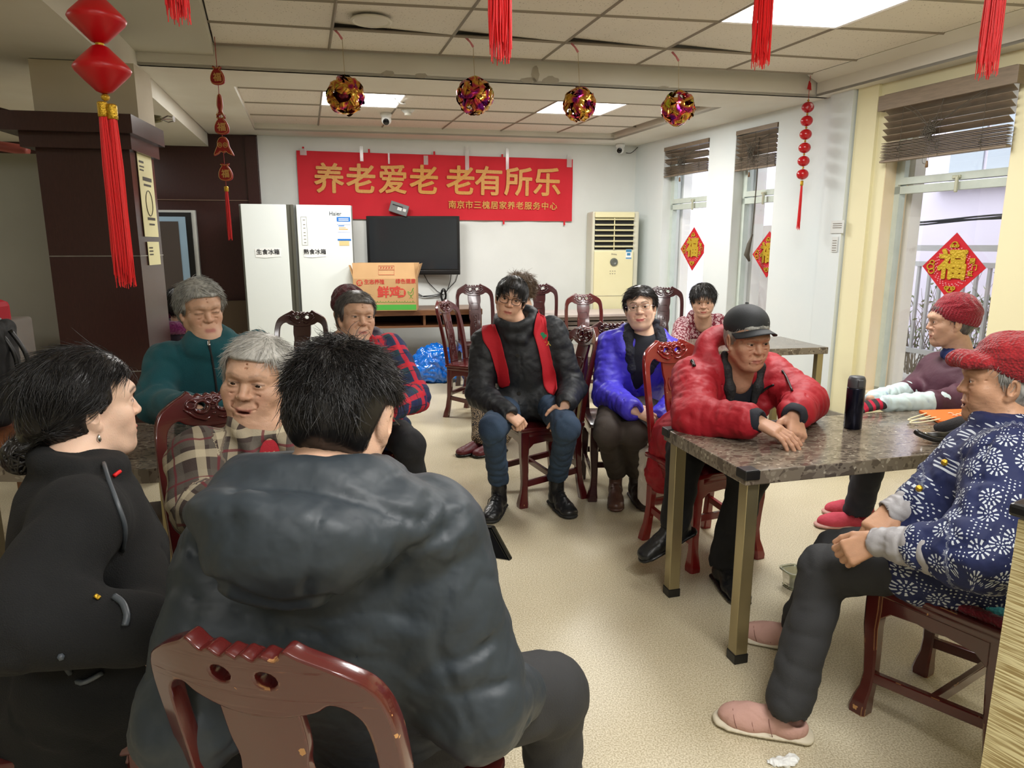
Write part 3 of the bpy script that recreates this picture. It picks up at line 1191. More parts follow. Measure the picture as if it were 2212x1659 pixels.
mb = MB(); mb.poly([sidept(.13, 1.33), sidept(.35, 1.33), sidept(.35, 1.47), sidept(.13, 1.47)], (.003, 0, 0))
po = mb.build('poster', M['paper']); tag(po, 'small yellow notice below the poster on the brown pillar', 'notice')
mb = MB()
for z_ in (1.43, 1.41, 1.39): mb.poly([sidept(.15, z_, .0085), sidept(.22, z_, .0085), sidept(.22, z_ + .008, .0085), sidept(.15, z_ + .008, .0085)])
mb.build('printing', M['ink'], po)

# glass door at the back left
dl, dr_ = -4.2, -3.43
yb = lambda x: back(x) - .03
mb = MB()
mb.box(((dl + dr_) / 2, yb((dl + dr_) / 2), .91), (dr_ - dl, .05, 1.82), RZ)
mb_o = struct(mb.build('door_1', mat('door_pale_edge', rgb(205, 208, 205), .4)))
MB().box(((dl + dr_) / 2 - .01, yb((dl + dr_) / 2) - .03, .90), (dr_ - dl - .05, .03, 1.79), RZ).build('door_frame', M['black'], mb_o)
MB().box(((dl + dr_) / 2 - .03, yb((dl + dr_) / 2) - .05, .88), (dr_ - dl - .12, .02, 1.74), RZ).build('inner_frame', mat('blue_grey_edge', rgb(150, 178, 200), .3), mb_o)
MB().box(((dl + dr_) / 2 - .06, yb((dl + dr_) / 2) - .066, .86), (dr_ - dl - .2, .012, 1.68), RZ).build('pane', mat('dark_mirror_glass', rgb(70, 60, 58), .08, .0, spec=1., coat=1.), mb_o)
mb = MB(); mb.box((-3.0, back(-3.0) - .05, .42), (.7, .06, .84), RZ)
struct(mb.build('trim_7', mat('dim_board', rgb(82, 66, 48), .6)))

# ------------------------------------------------------------------ outside the windows
M['pinkwall'] = mat('pale_mauve_render', rgb(204, 194, 206), .9, col2=rgb(194, 184, 196), cscale=.8)
bo = empty('building', (*(CR + DW * 3 + NW * 5.2), -.3), RW, 'pale mauve apartment building outside the windows', 'building')
mb = MB(); mb.box((0, 0, 4), (22, .4, 9)); mb.build('wall', M['pinkwall'], bo)
M['darkwin'] = mat('street_window', rgb(150, 155, 162), .15)
for x_ in (-5.2, -2.2, -.6, 1.6, 4.2):
    f_ = MB().box((x_, -.23, 3.3), (1.15, .08, 1.3)).build('window', M['pinkwall'], bo)
    MB().box((x_ - .27, -.28, 3.3), (.48, .03, 1.15)).box((x_ + .27, -.28, 3.3), (.48, .03, 1.15)).build('pane', M['darkwin'], f_)
    MB().box((x_, -.30, 2.57), (1.4, .25, .1)).build('ledge', M['white'], bo)
# white wall stub right outside (edge of the facade)
for s_, n_ in ((W1[0] + .02, 0), (W2[0] + .02, 1), (W3[0] + .02, 2)):
    c = wp(s_ - .03, .31)
    o = MB().box((c[0], c[1], 1.4), (.10, .11, 3.2), RW).build('facade_fin', mat('flaking_white_paint', rgb(240, 238, 234), .8, col2=rgb(200, 194, 186), cscale=6, cw=.75, sharp=.8))
    struct(o)
mb = MB()
rl = empty('railing', (*(CR + DW * 3 + NW * 2.1), 0), RW, 'pale metal railing outside the windows', 'railing')
for z_, t_ in ((1.42, .06), (1.26, .05), (.35, .05)):
    MB().box((0, 0, z_), (14, .05, t_)).build('rail', mat('rail_metal', rgb(186, 184, 184), .45, .3), rl)
for i in range(48):
    MB().box((-3.6 + i * .125, 0, .8), (.028, .03, .92)).build('baluster', bpy.data.materials['rail_metal'], rl)
cb = empty('cable', (*(CR + DW * 3 + NW * 4.2), 1.72), RW, 'bundle of black cables strung outside the windows', 'cable')
mb = MB()
for k_ in range(4):
    mb.tube([(x_, 0, .10 * math.sin(x_ * .35 + 1) + .012 * k_ + .012 * math.sin(x_ * 3 + k_ * 2)) for x_ in np.arange(-6, 6.1, .3)], .012, 5)
mb.build('strand', M['matteblack'], cb)
M['leafout'] = mat('winter_leaf', rgb(120, 140, 96), .6, col2=rgb(150, 150, 120), cscale=5)
M['twig'] = mat('twig', rgb(138, 126, 112), .8)
rs = np.random.RandomState(5)
for bi in range(6):
    c = wp(1.9 + bi * .72, 2.62)
    bo_ = empty('shrub', (c[0], c[1], 0), 0, ('bare twiggy shrub outside, the farthest one down the row', 'leafy twigs behind the far part of the outdoor railing', 'thin shrub outside, left of the large lucky diamond', 'twiggy shrub right behind the large lucky diamond', 'shrub outside, right of the large lucky diamond', 'bare shrub at the near end of the outdoor row')[bi], 'shrub', 'shrubs outside the windows')
    mb, ml = MB(), MB()
    for t_ in range(34):
        x_, y_ = rs.uniform(-.28, .28, 2)
        z1 = rs.uniform(.9, 1.35)
        p = [np.array([x_ * .4, y_ * .4, 0])]
        d = np.array([x_, y_, 1.6])
        for q in range(6):
            d = d + rs.normal(size=3) * .35
            p.append(p[-1] + d / np.linalg.norm(d) * z1 / 6)
        mb.tube(p, [.008, .007, .006, .005, .004, .003, .002], 4)
        for q in range(7):
            c_ = p[rs.randint(2, 7)] + rs.normal(size=3) * .04
            u_ = rs.normal(size=3); u_ /= np.linalg.norm(u_)
            w_ = np.cross(u_, rs.normal(size=3)); w_ /= np.linalg.norm(w_)
            ml.poly([c_ - u_ * .035, c_ + w_ * .013, c_ + u_ * .035, c_ - w_ * .013])
    mb.build('stem', M['twig'], bo_); f_ = ml.build('foliage', M['leafout'], bo_)
mb = MB(); c = wp(.9, 2.9)
struct(MB().box((*(CR + DW * 3 + NW * 2.6), -.35), (16, 5.2, .5), RW).build('ground_outside', mat('outside_ground', rgb(150, 146, 138), .9)))
c = wp(1.0, 1.55)
struct(MB().box((*wp(.1, 1.95)[:2], .85), (1.6, .12, 1.7), RW).build('wall_garden', mat('stained_concrete', rgb(170, 160, 152), .9, col2=rgb(140, 130, 122), cscale=3)))
# outdoor air-conditioner grille seen through window 2
c = wp(2.05, .9)
oc = empty('outdoor_unit', (c[0] + .1, c[1], .55), RW, 'white ribbed outdoor unit seen low through the second window', 'air conditioner unit')
MB().box((0, 0, .3), (.8, .3, .6), bevel=.01).build('case', M['white'], oc)
mb = MB()
for i in range(14): mb.box((0, -.16, .05 + i * .038), (.7, .01, .008))
mb.build('grille', M['chrome'], oc)
# ------------------------------------------------------------------ carved rosewood chairs
def lacquer(name, c1, c2, chips=.0, chipc=rgb(190, 140, 84), rough=.22, edge=False):
    m = mat(name, c1, rough, coat=.6, spec=.5)
    b_ = bsdf(m)
    tc = N(m, 'ShaderNodeTexCoord')
    n1 = N(m, 'ShaderNodeTexNoise', i_Scale=3., i_Detail=4.)
    L(m, tc.outputs['Object'], n1.inputs[0])
    base = mix(m, n1.outputs[0], c1, c2)
    if chips:
        n2 = N(m, 'ShaderNodeTexNoise', i_Scale=34., i_Detail=3.)
        n3 = N(m, 'ShaderNodeTexNoise', i_Scale=4.5, i_Detail=2.)
        L(m, tc.outputs['Object'], n2.inputs[0]); L(m, tc.outputs['Object'], n3.inputs[0])
        msk = mathn(m, 'GREATER_THAN', mathn(m, 'MULTIPLY', n2.outputs[0], n3.outputs[0]), .46 - chips * .1)
        if edge:
            bv = N(m, 'ShaderNodeBevel', i_Radius=.004)
            bv.samples = 4
            ge = N(m, 'ShaderNodeNewGeometry')
            dt = N(m, 'ShaderNodeVectorMath', operation='DOT_PRODUCT')
            L(m, bv.outputs[0], dt.inputs[0]); L(m, ge.outputs['Normal'], dt.inputs[1])
            ed = mathn(m, 'LESS_THAN', dt.outputs['Value'], .965)
            n4 = N(m, 'ShaderNodeTexNoise', i_Scale=11., i_Detail=4.)
            L(m, tc.outputs['Object'], n4.inputs[0])
            ed = mathn(m, 'MULTIPLY', ed, mathn(m, 'GREATER_THAN', n4.outputs[0], .59))
            msk = mathn(m, 'MAXIMUM', msk, ed)
        base = mix(m, msk, base, chipc)
        L(m, mathn(m, 'MULTIPLY_ADD', msk, .5, rough), b_.inputs['Roughness'])
    L(m, base, b_.inputs['Base Color'])
    return m
M['rose'] = lacquer('rosewood_lacquer', rgb(70, 20, 24), rgb(92, 26, 26), .25)
M['rosebright'] = lacquer('bright_red_lacquer', rgb(118, 20, 24), rgb(140, 26, 26), .3)
M['rosedark'] = lacquer('dark_rosewood_lacquer', rgb(46, 18, 22), rgb(62, 22, 26), .2)
M['roseworn'] = lacquer('worn_rosewood_lacquer', rgb(84, 26, 24), rgb(72, 24, 22), .5, edge=True)

def bend_back(me, z0=.46, s=1.0):
    bm = bmesh.new(); bm.from_mesh(me)
    bmesh.ops.triangulate(bm, faces=[f for f in bm.faces if len(f.verts) > 4])
    for _ in range(3):
        es = [e for e in bm.edges if e.calc_length() > .035]
        if es: bmesh.ops.subdivide_edges(bm, edges=es, cuts=1)
        bmesh.ops.triangulate(bm, faces=[f for f in bm.faces if len(f.verts) > 4])
    bm.to_mesh(me); bm.free()
    n = len(me.vertices)
    co = np.zeros(n * 3); me.vertices.foreach_get('co', co); co = co.reshape(-1, 3)
    t = np.clip(co[:, 2] - z0, 0, 1)
    co[:, 1] += -.19 - .10 * t - .22 * t * t + .0 * co[:, 0]
    co[:, 1] += -.9 * (0.04 - np.clip(np.abs(co[:, 0]), 0, .2) ** 2)      # the back curves round the sitter
    me.vertices.foreach_set('co', co.ravel())

CREST = [(.0, .967), (.012, .973), (.024, .966), (.038, .974), (.054, .969), (.070, .984), (.088, .974), (.135, .950), (.170, .920), (.187, .86),
         (.190, .75), (.186, .60), (.182, .46)]
INNER = [(.150, .46), (.154, .60), (.157, .75), (.153, .85), (.138, .885), (.112, .898), (.09, .885), (.045, .872), (0, .868)]
def chair(loc, f, label, material='rose', scale=1., group='carved rosewood chairs', zs=.46, worn=False):
    rz = math.atan2(f[1], f[0]) - math.pi / 2
    root = empty('carved_chair', (loc[0], loc[1], 0), rz, label, 'chair', group)
    root.scale = scale if isinstance(scale, tuple) else (scale, scale, scale)
    key = '_chair_' + material
    if key in M:
        src = M[key]
        for ch in [x for x in bpy.data.objects if x.parent == src]:
            c = ch.copy(); COL.objects.link(c); c.parent = root
            for g in [x for x in bpy.data.objects if x.parent == ch]:
                d = g.copy(); COL.objects.link(d); d.parent = c
        return root
    M[key] = root
    m = M[material]
    # seat
    mb = MB()
    mb.box((0, 0, .448), (.42, .40, .024), bevel=.006); mb.box((0, 0, .425), (.40, .38, .03), bevel=.005)
    autosmooth(mb.build('seat', m, root))
    # apron with a scalloped lower edge on every side
    for k in range(4):
        w = .37 if k % 2 == 0 else .35
        lp = [(-w / 2, .41), (w / 2, .41), (w / 2, .33), (w / 2 - .03, .335), (w / 2 - .06, .362), (.04, .370), (0, .364), (-.04, .370), (-w / 2 + .06, .362), (-w / 2 + .03, .335), (-w / 2, .33)]
        me = shape2d([lp], .018, .003)
        me.transform(Matrix.Rotation(k * math.pi / 2, 4, 'Z') @ Matrix.Translation((0, -(.175 if k % 2 == 0 else .185), 0)))
        linkmesh('apron', me, m, root)
    # legs
    for sx in (-1, 1):
        for sy in (-1, 1):
            rows = []
            prof = [(.435, .050, 0), (.36, .050, 0), (.30, .045, .002), (.22, .040, -.002), (.14, .036, -.004), (.09, .038, .0), (.05, .048, .008), (.02, .056, .012), (.0, .054, .012)]
            if sy < 0: prof = [(.435, .044, 0), (.30, .042, .002), (.18, .036, .008), (.09, .038, .020), (.04, .046, .032), (.0, .048, .040)]
            mb = MB()
            for z, w, o in prof:
                c = np.array([sx * (.178 + o * (.7 if sy > 0 else .3)), sy * (.168 + o)])
                h_ = w / 2; b = w * .14
                rows.append([(c[0] + a, c[1] + e, z) for a, e in ((-h_ + b, -h_), (h_ - b, -h_), (h_, -h_ + b), (h_, h_ - b), (h_ - b, h_), (-h_ + b, h_), (-h_, h_ - b), (-h_, -h_ + b))])
            mb.quadstrip(rows, close=True)
            mb.bm.verts.ensure_lookup_table()
            n = len(mb.bm.verts)
            mb.bm.faces.new([mb.bm.verts[i] for i in range(8)]); mb.bm.faces.new([mb.bm.verts[n - 8 + i] for i in range(8)])
            autosmooth(mb.build('leg', m, root), 35)
    for s, a, b in (('s', (-.178, -.17, .17), (-.178, .16, .13)), ('s', (.178, -.17, .17), (.178, .16, .13)), ('c', (-.17, -.02, .15), (.17, -.02, .15)), ('c', (-.17, -.185, .2), (.17, -.185, .2))):
        a, b = np.array(a), np.array(b)
        mid = (a + b) / 2
        ln_ = np.linalg.norm(b - a)
        if s == 's': mb = MB().box(mid, (.022, ln_, .034), rot=Matrix.Rotation(math.atan2(b[2] - a[2], b[1] - a[1]), 3, 'X'), bevel=.003)
        else: mb = MB().box(mid, (ln_, .020, .034), bevel=.003)
        mb.build('stretcher', m, root)
    # back
    out_r = smooth_loop(CREST, 4, False)
    in_r = smooth_loop(INNER, 4, False)
    outer_ = [tuple(p) for p in out_r] + [tuple(p) for p in in_r] + [(-p[0], p[1]) for p in in_r[-2::-1]] + [(-p[0], p[1]) for p in out_r[:0:-1]]
    hole = lambda cx, cz, r: [(cx + r * (1.25 if 1 else 1) * math.cos(t), cz + r * math.sin(t)) for t in np.linspace(6.283, 0, 15)[:-1]]
    me = shape2d([outer_, hole(.034, .934, .0125), hole(-.034, .934, .0125)], .030, .004)
    bend_back(me)
    bf_ = autosmooth(linkmesh('back_frame', me, m, root), 35)
    sp_r = smooth_loop([(.062, .89), (.062, .82), (.055, .78), (.060, .74), (.060, .66), (.050, .62), (.056, .57), (.056, .45)], 4, False)
    me = shape2d([[tuple(p) for p in sp_r] + [(-p[0], p[1]) for p in sp_r[::-1]]], .016, .003)
    bend_back(me)
    sp_o = autosmooth(linkmesh('splat', me, m, root), 35)
    # carving on the front of crest and splat
    mb = MB()
    for sx in (-1, 1):
        for r_, cx, cz in ((.020, .034, .934), (.013, .066, .945), (.009, .012, .952)):
            mb.tube([(sx * cx + r_ * 1.2 * math.cos(t), .017, cz + r_ * math.sin(t)) for t in np.linspace(0, 6.283, 13)[:-1]], .0045, 6, close=True)
        mb.tube([(sx * .012, .016, .90), (sx * .03, .018, .893), (sx * .06, .016, .905), (sx * .09, .016, .935)], .005, 6)
    for z in (.91, .925, .94): mb.tube([(-.006, .016, z), (.006, .016, z)], .004, 6)
    me = mb.mesh(); bend_back(me); linkmesh('carving', me, m, bf_, True)
    mb = MB()
    rect = [(-.034, .70), (.034, .70), (.034, .52), (-.034, .52)]
    mb.tube([(x, .0095, z) for x, z in [(-.034, .80), (.034, .80), (.040, .77), (.034, .74), (-.034, .74), (-.040, .77)]], .0025, 5, close=True)
    mb.tube([(x, .0095, z) for x, z in rect], .0025, 5, close=True)
    for cz in (.675, .61, .55):
        mb.tube([(.013 * math.cos(t), .0105, cz + .016 * math.sin(t)) for t in np.linspace(0, 6.283, 9)[:-1]], .003, 5, close=True)
    for cz in (.64, .58): mb.tube([(-.012, .0105, cz), (.012, .0105, cz)], .003, 5)
    me = mb.mesh(); bend_back(me); linkmesh('carving', me, m, sp_o, True)
    return root

chair((-.247, 1.06), (.24, .97), 'worn red wooden chair seen from behind under the man in the hooded jacket', 'roseworn', (.925, .955, 1.008))
chair((.15, 3.95), (-.92, -.40), 'dark red carved chair standing sideways under the man in the red vest', 'rose')
chair((.64, 4.0), (.05, -1), 'carved chair under the woman in the bright blue-violet jacket', 'rosedark')
chair((.92, 3.163), (.39, -.92), 'bright red glossy carved chair under the old man in the red coat', 'rosebright')
chair((1.36, 1.91), (-.535, .845), 'red wooden chair with a crocheted cushion under the woman in the floral coat', 'roseworn')
chair((.72, 6.6), (0.05, -1), 'empty red carved chair with two pierced holes before the low layered table', 'rose', 1.0)
chair((-.32, 7.0), (.25, -1), 'carved chair to the left behind the man in the red vest, beside the desk', 'rosedark', 1.07)
chair((.26, 7.15), (-.1, -1), 'carved chair against the far wall, right of the curly-haired person', 'rosedark', 1.07)
chair((-.30, 5.9), (.9, -.4), 'carved chair turned sideways next to the desk end, behind the vest man', 'rose', 1.0)
chair((-1.50, 4.75), (0.1, -1), 'glossy dark carved chair standing before the white refrigerator', 'rosedark')
chair((1.52, 6.95), (-.2, -1), 'dark carved chair by the first window behind the woman in the patterned coat', 'rosedark', 1.05)
chair((-.80, 1.98), (.60, -.80), 'dark red chair under the laughing woman in the checked shirt', 'rose')
chair((-.97, 1.40), (.97, .22), 'worn dark red chair under the woman in the black coat at the left edge', 'roseworn')
chair((-.74, 3.35), (.5, -.86), 'red wooden chair under the woman in the red and blue plaid coat', 'rose')

# ------------------------------------------------------------------ stone-topped tables
M['steel'] = mat('brassy_steel', rgb(176, 164, 128), .3, .85, col2=rgb(150, 140, 112), cscale=5, stretch=(1, 1, .3))
def table(label, c, d, ln_, dp, zt=.72, th=.05, guards=(), round_=False, inset=.045, legw=.048, group='stone-topped tables'):
    """c = near-left corner of the top, d = direction of the long side, depth runs to the left of d"""
    d = np.array(d) / np.linalg.norm(d)
    p = np.array([-d[1], d[0]])
    cen = np.array(c) + d * ln_ / 2 + p * dp / 2
    rz = math.atan2(d[1], d[0])
    o = empty('stone_table', (cen[0], cen[1], 0), rz, label, 'table', group)
    mb = MB()
    if round_:
        lp = []
        r = .12
        for sx, sy, a0 in ((1, -1, -90), (1, 1, 0), (-1, 1, 90), (-1, -1, 180)):
            for t in range(0, 91, 15):
                a = math.radians(a0 + t)
                lp.append((sx * (ln_ / 2 - r) + r * math.cos(a), sy * (dp / 2 - r) + r * math.sin(a), zt - th))
        mb.poly(lp, (0, 0, th))
    else:
        mb.box((0, 0, zt - th / 2), (ln_, dp, th), bevel=.004)
    mb.build('table_top', M['stone'], o)
    for sx in (-1, 1):
        for sy in (-1, 1):
            x, y = sx * (ln_ / 2 - inset), sy * (dp / 2 - inset)
            l_ = MB().box((x, y, (zt - th) / 2 + .015), (legw, legw, zt - th - .03), bevel=.003).build('leg', M['steel'], o)
            MB().box((x, y, .018), (legw + .006, legw + .006, .036), bevel=.003).build('rubber_foot', M['black'], l_)
    for sx, sy in guards:
        x, y = sx * ln_ / 2, sy * dp / 2
        mb = MB().box((x - sx * .022, y + sy * .001, zt - .014), (.056, .012, .032), bevel=.003)
        mb.box((x + sx * .001, y - sy * .022, zt - .014), (.012, .056, .032), bevel=.003).box((x - sx * .02, y - sy * .02, zt + .001), (.052, .052, .006), bevel=.002)
        mb.build('corner_guard', M['black'], o)
    return o
table('stone-topped table with black corner guards and steel legs at right foreground', (.77, 2.18), (.965, .26), 1.42, .58, guards=((-1, -1), (-1, 1)))
table('stone-topped table by the right wall behind the old man in red', (1.28, 4.82), (1, .195), 1.05, .62, guards=())
table('stone-topped table behind the woman in blue-violet, nearer the middle of the room', (.42, 4.56), (1, .195), .82, .6)
o = table('round-cornered stone table in front of the woman in teal', (-1.86, 2.23), (1, -.04), .74, .60, round_=True)
mb = MB(); mb.lathe([(.16, 0), (.20, .1), (.21, .25), (.19, .42)], 28, (.23, -.03, 0))
o2 = mb.build('wooden_barrel', mat('barrel_wood', rgb(96, 76, 54), .6, col2=rgb(74, 58, 42), cscale=8, stretch=(1, 1, 10)), None, True)
o2.location = (-1.62, 2.55, 0); tag(o2, 'round brown wooden tub under the stone table at left', 'tub')
MB().tube([(.23 + .212 * math.cos(t), -.03 + .212 * math.sin(t), .3) for t in np.linspace(0, 6.283, 29)[:-1]], .006, 6, close=True).build('hoop', M['rosedark'], o2, True)

# low stack of boards along the far wall
o = empty('board_stack', (.66, 7.78, 0), RZ, 'low pinkish table with layered edge against the far wall', 'table')
M['board'] = mat('pinkish_board', rgb(196, 184, 178), .35, col2=rgb(176, 160, 152), cscale=7, stretch=(1, 8, 1))
M['boardedge'] = mat('board_edge', rgb(124, 112, 106), .4, col2=rgb(160, 148, 140), cscale=20, stretch=(.3, 1, 6))
MB().box((0, 0, .70), (1.7, .60, .03), bevel=.004).build('table_top', M['board'], o)
for i in range(4):
    MB().box((0, .01, .665 - i * .05), (1.66 - .02 * (i % 2), .57 - .03 * (i % 2), .036), bevel=.006).build('board', M['boardedge'], o)
for sx in (-.7, .7): MB().box((sx, 0, .245), (.08, .5, .49)).build('support', M['boardedge'], o)

# desk below the television
o = empty('desk', (-1.00, 7.62, 0), RZ, 'narrow brown wooden desk with open shelves below the television', 'desk')
M['desktop'] = mat('desk_top_wood', rgb(140, 112, 92), .35, col2=rgb(110, 82, 64), cscale=8, stretch=(1, 10, 1))
MB().box((0, 0, .765), (1.28, .55, .03), bevel=.003).build('desk_top', M['desktop'], o)
MB().box((0, -.27, .745), (1.28, .012, .05)).build('front_edge', M['wood'], o)
for sx in (-.62, .62): MB().box((sx, 0, .375), (.03, .52, .75)).build('side_panel', M['wood'], o)
MB().box((0, 0, .60), (1.22, .5, .022)).build('shelf', M['wood'], o)
MB().box((.02, 0, .675), (.025, .5, .13)).build('divider', M['wood'], o)
MB().box((0, .24, .675), (1.22, .02, .13)).build('back_panel', mat('desk_back', rgb(50, 34, 24), .6), o)
o = MB().box((0, 0, 0), (.055, .2, .11), bevel=.002).build('small_box', mat('grey_card', rgb(120, 118, 116), .6))
o.location = (-.72, 7.60, .668); tag(o, 'small grey box standing on the desk shelf', 'box')

# cardboard egg carton
M['card'] = mat('cardboard', rgb(190, 152, 106), .75, col2=rgb(178, 140, 96), cscale=5)
M['cardred'] = mat('carton_red_print', rgb(190, 62, 52), .8)
M['cardgreen'] = mat('carton_green_print', rgb(70, 160, 62), .8)
bx = empty('cardboard_box', (-1.33, 7.42, .78), RZ * .4, 'open cardboard egg box with red writing and green band on the desk', 'box')
W_, D_, H_ = .64, .36, .33
mb = MB()
for c_, s_ in (((0, -D_ / 2, H_ / 2), (W_, .006, H_)), ((0, D_ / 2, H_ / 2), (W_, .006, H_)), ((-W_ / 2, 0, H_ / 2), (.006, D_, H_)), ((W_ / 2, 0, H_ / 2), (.006, D_, H_)), ((0, 0, .004), (W_, D_, .006))):
    mb.box(c_, s_)
mb.build('body', M['card'], bx)
fl = MB().poly([(-W_ / 2 + .01, D_ / 2, H_), (W_ / 2 - .01, D_ / 2, H_), (W_ / 2 + .02, D_ / 2 + .02, H_ + .155), (-W_ / 2, D_ / 2 + .02, H_ + .155)], (0, .006, 0)).build('flap', M['card'], bx)
f2 = MB().poly([(-W_ / 2, -D_ / 2, H_), (W_ / 2, -D_ / 2, H_), (W_ / 2 - .02, -D_ / 2 + .05, H_ + .16), (-W_ / 2 - .01, -D_ / 2 + .05, H_ + .16)], (0, .006, 0)).build('flap', M['card'], bx)
MB().poly([(W_ / 2, -D_ / 2, H_), (W_ / 2, D_ / 2, H_), (W_ / 2 + .05, D_ / 2, H_ + .15), (W_ / 2 + .04, -D_ / 2, H_ + .15)], (.006, 0, 0)).build('flap', M['card'], bx)
MB().poly([(-W_ / 2, -D_ / 2, H_), (-W_ / 2, D_ / 2, H_), (-W_ / 2 - .05, D_ / 2, H_ + .13), (-W_ / 2 - .04, -D_ / 2, H_ + .14)], (.006, 0, 0)).build('flap', M['card'], bx)
yf = -D_ / 2 - .0035
MB().box((0, yf, .035), (W_ - .004, .002, .055)).build('printed_band', M['cardgreen'], bx)
text('printing', '鲜鸡', .125, M['cardred'], bx, (.045, yf - .001, .185), bold=.004)
text('printing', '生态养殖', .052, M['cardred'], bx, (-.105, yf - .001, .295), bold=.001)
text('printing', '绿色健康', .052, M['cardred'], bx, (.215, yf - .001, .300), bold=.001)
for cx_, cz_, r_ in ((-.255, .288, .032), (.17, .185, .045)):
    MB().lathe([(r_ * 1.0, 0), (r_, .002)], 28, (cx_, yf, cz_), Matrix.Rotation(math.pi / 2, 3, 'X')).build('printing', M['cardred'], bx)
text('printing', '优', .045, M['card'], bx, (-.255, yf - .003, .286), bold=.002)
text('printing', '蛋', .058, M['card'], bx, (.17, yf - .003, .183), bold=.002)
mb = MB()
hen = smooth_loop([(.235, .20), (.242, .175), (.262, .16), (.285, .165), (.292, .19), (.288, .22), (.296, .235), (.284, .222), (.272, .19), (.255, .185)], 4)
mb.tube([(x, yf - .001, z) for x, z in hen], .0022, 4, close=True)
mb.tube([(.265, yf - .001, .16), (.262, yf - .001, .135), (.25, yf - .001, .128)], .002, 4)
mb.tube([(.272, yf - .001, .16), (.272, yf - .001, .135), (.285, yf - .001, .128)], .002, 4)
for x0 in np.arange(-.28, .3, .028):
    mb.tube([(x0, yf - .001, .088), (x0 + .006, yf - .001, .10 + .006 * math.sin(x0 * 70)), (x0 + .012, yf - .001, .086), (x0 + .028, yf - .001, .088)], .0018, 4)
mb.build('printed_hen', M['cardgreen'], bx)
ff = lambda x, u: (x, -D_ / 2 + .05 * u - .004, H_ + .16 * u)
mb = MB()
mb.tube([ff(-.06, .25), ff(.10, .25), ff(.10, .82), ff(-.06, .82)], .0018, 4, close=True)
mb.tube([ff(-.06, .56), ff(.10, .56)], .0018, 4)
for i in range(5):
    mb.tube([ff(-.045 + i * .028, .62), ff(-.03 + i * .028, .76)], .0022, 4); mb.tube([ff(-.045 + i * .028, .76), ff(-.028 + i * .028, .66)], .0018, 4)
mb.build('printing', M['cardred'], f2)

# ------------------------------------------------------------------ television, set-top box, cables
tv = empty('television', (-1.13, back(-1.13) - .10, 1.12), 0.02, 'wall-mounted flat black television, switched off', 'television')
MB().box((0, 0, .325), (1.06, .05, .66), bevel=.006).build('casing', M['black'], tv)
MB().box((0, -.027, .345), (1.0, .004, .57)).build('screen', mat('tv_screen', rgb(44, 48, 52), .12, spec=.6), tv)
MB().box((0, -.028, .025), (1.04, .010, .035), bevel=.002).build('bezel', M['black'], tv)
text('logo', 'PHILIPS', .022, M['chrome'], tv, (-.02, -.035, .025), bold=.0004)
MB().box((0, .06, .33), (.3, .06, .3)).build('mount', M['black'], tv)
st = empty('router_box', (-1.28, back(-1.28) - .11, 1.795), 0, 'small grey device leaning on top of the television', 'device')
rt_ = Matrix.Rotation(math.radians(18), 3, 'Y')
MB().box((0, 0, .06), (.21, .04, .12), rot=rt_, bevel=.006).build('case', mat('device_grey', rgb(120, 122, 122), .45), st)
MB().box((.01, -.0215, .055), (.05, .002, .035), rot=rt_).box((.065, -.0215, .04), (.035, .002, .03), rot=rt_).build('sticker', M['white'], st)
MB().box((-.01, -.0215, .09), (.12, .002, .012), rot=rt_).build('vent', M['black'], st)
mb = MB()
def P_(px, py, off=.03):
    r = ray(px, py); t = (8.46 - off) / (r[1] - .195 * r[0]); return np.array([0, 0, H]) + r * t
for pts in ([(914, 590), (925, 610), (945, 630), (957, 636)], [(975, 590), (972, 610), (966, 628), (960, 636)], [(990, 590), (984, 608), (972, 620), (962, 632)], [(890, 630), (910, 640), (935, 638), (955, 634)], [(900, 632), (915, 641), (940, 640), (958, 636)]):
    mb.tube([P_(*q) for q in pts], .0045, 5)
for k_ in range(4):
    mb.tube([P_(958 + (4 + k_) * math.cos(t) * .9, 638 + (9 + 2 * k_) * math.sin(t), .035 + .008 * k_) for t in np.linspace(0, 6.283, 17)[:-1]], .0045, 5, close=True)
o = mb.build('cable', M['black'], None, True); tag(o, 'coiled thin black cables hanging below the television', 'cable')

# ------------------------------------------------------------------ refrigerator
fx = -2.26
fr = empty('refrigerator', (fx, 7.53, 0), .27, 'tall white double-door refrigerator with a dark middle gap', 'refrigerator')
M['fridge'] = mat('fridge_white', rgb(222, 228, 226), .22, spec=.5)
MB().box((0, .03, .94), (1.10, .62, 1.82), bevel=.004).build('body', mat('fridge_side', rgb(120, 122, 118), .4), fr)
d1 = MB().box((-.315, -.31, .95), (.43, .06, 1.80), bevel=.006).build('door', M['fridge'], fr)
d2 = MB().box((.265, -.31, .95), (.54, .06, 1.80), bevel=.006).build('door', M['fridge'], fr)
MB().box((-.075, -.30, .95), (.07, .03, 1.80)).box((-.045, -.32, .95), (.028, .04, 1.80)).build('handle_strip', mat('fridge_gap', rgb(96, 96, 86), .35, .5), fr)
M['inkb'] = mat('black_ink', rgb(40, 40, 44), .6)
M['notepaper'] = mat('white_paper', rgb(232, 234, 232), .6)
for dd, x_, s_, ww in ((d1, -.30, '生食冰箱', .24), (d2, .155, '熟食冰箱', .22)):
    n_ = MB().poly([(x_ - ww / 2, -.3425, 1.33), (x_ - .03, -.345, 1.325), (x_ + ww / 2, -.3425, 1.335), (x_ + ww / 2 + .01, -.3425, 1.42), (x_, -.344, 1.425), (x_ - ww / 2 - .005, -.3425, 1.415)], (0, -.001, 0)).build('paper_sign', M['notepaper'], fr)
    text('writing', s_, .056, M['inkb'], n_, (x_, -.3465, 1.380), bold=.001)
text('logo', 'Haier', .055, mat('logo_grey', rgb(90, 96, 104), .4), d2, (.375, -.343, 1.765), bold=.0008)
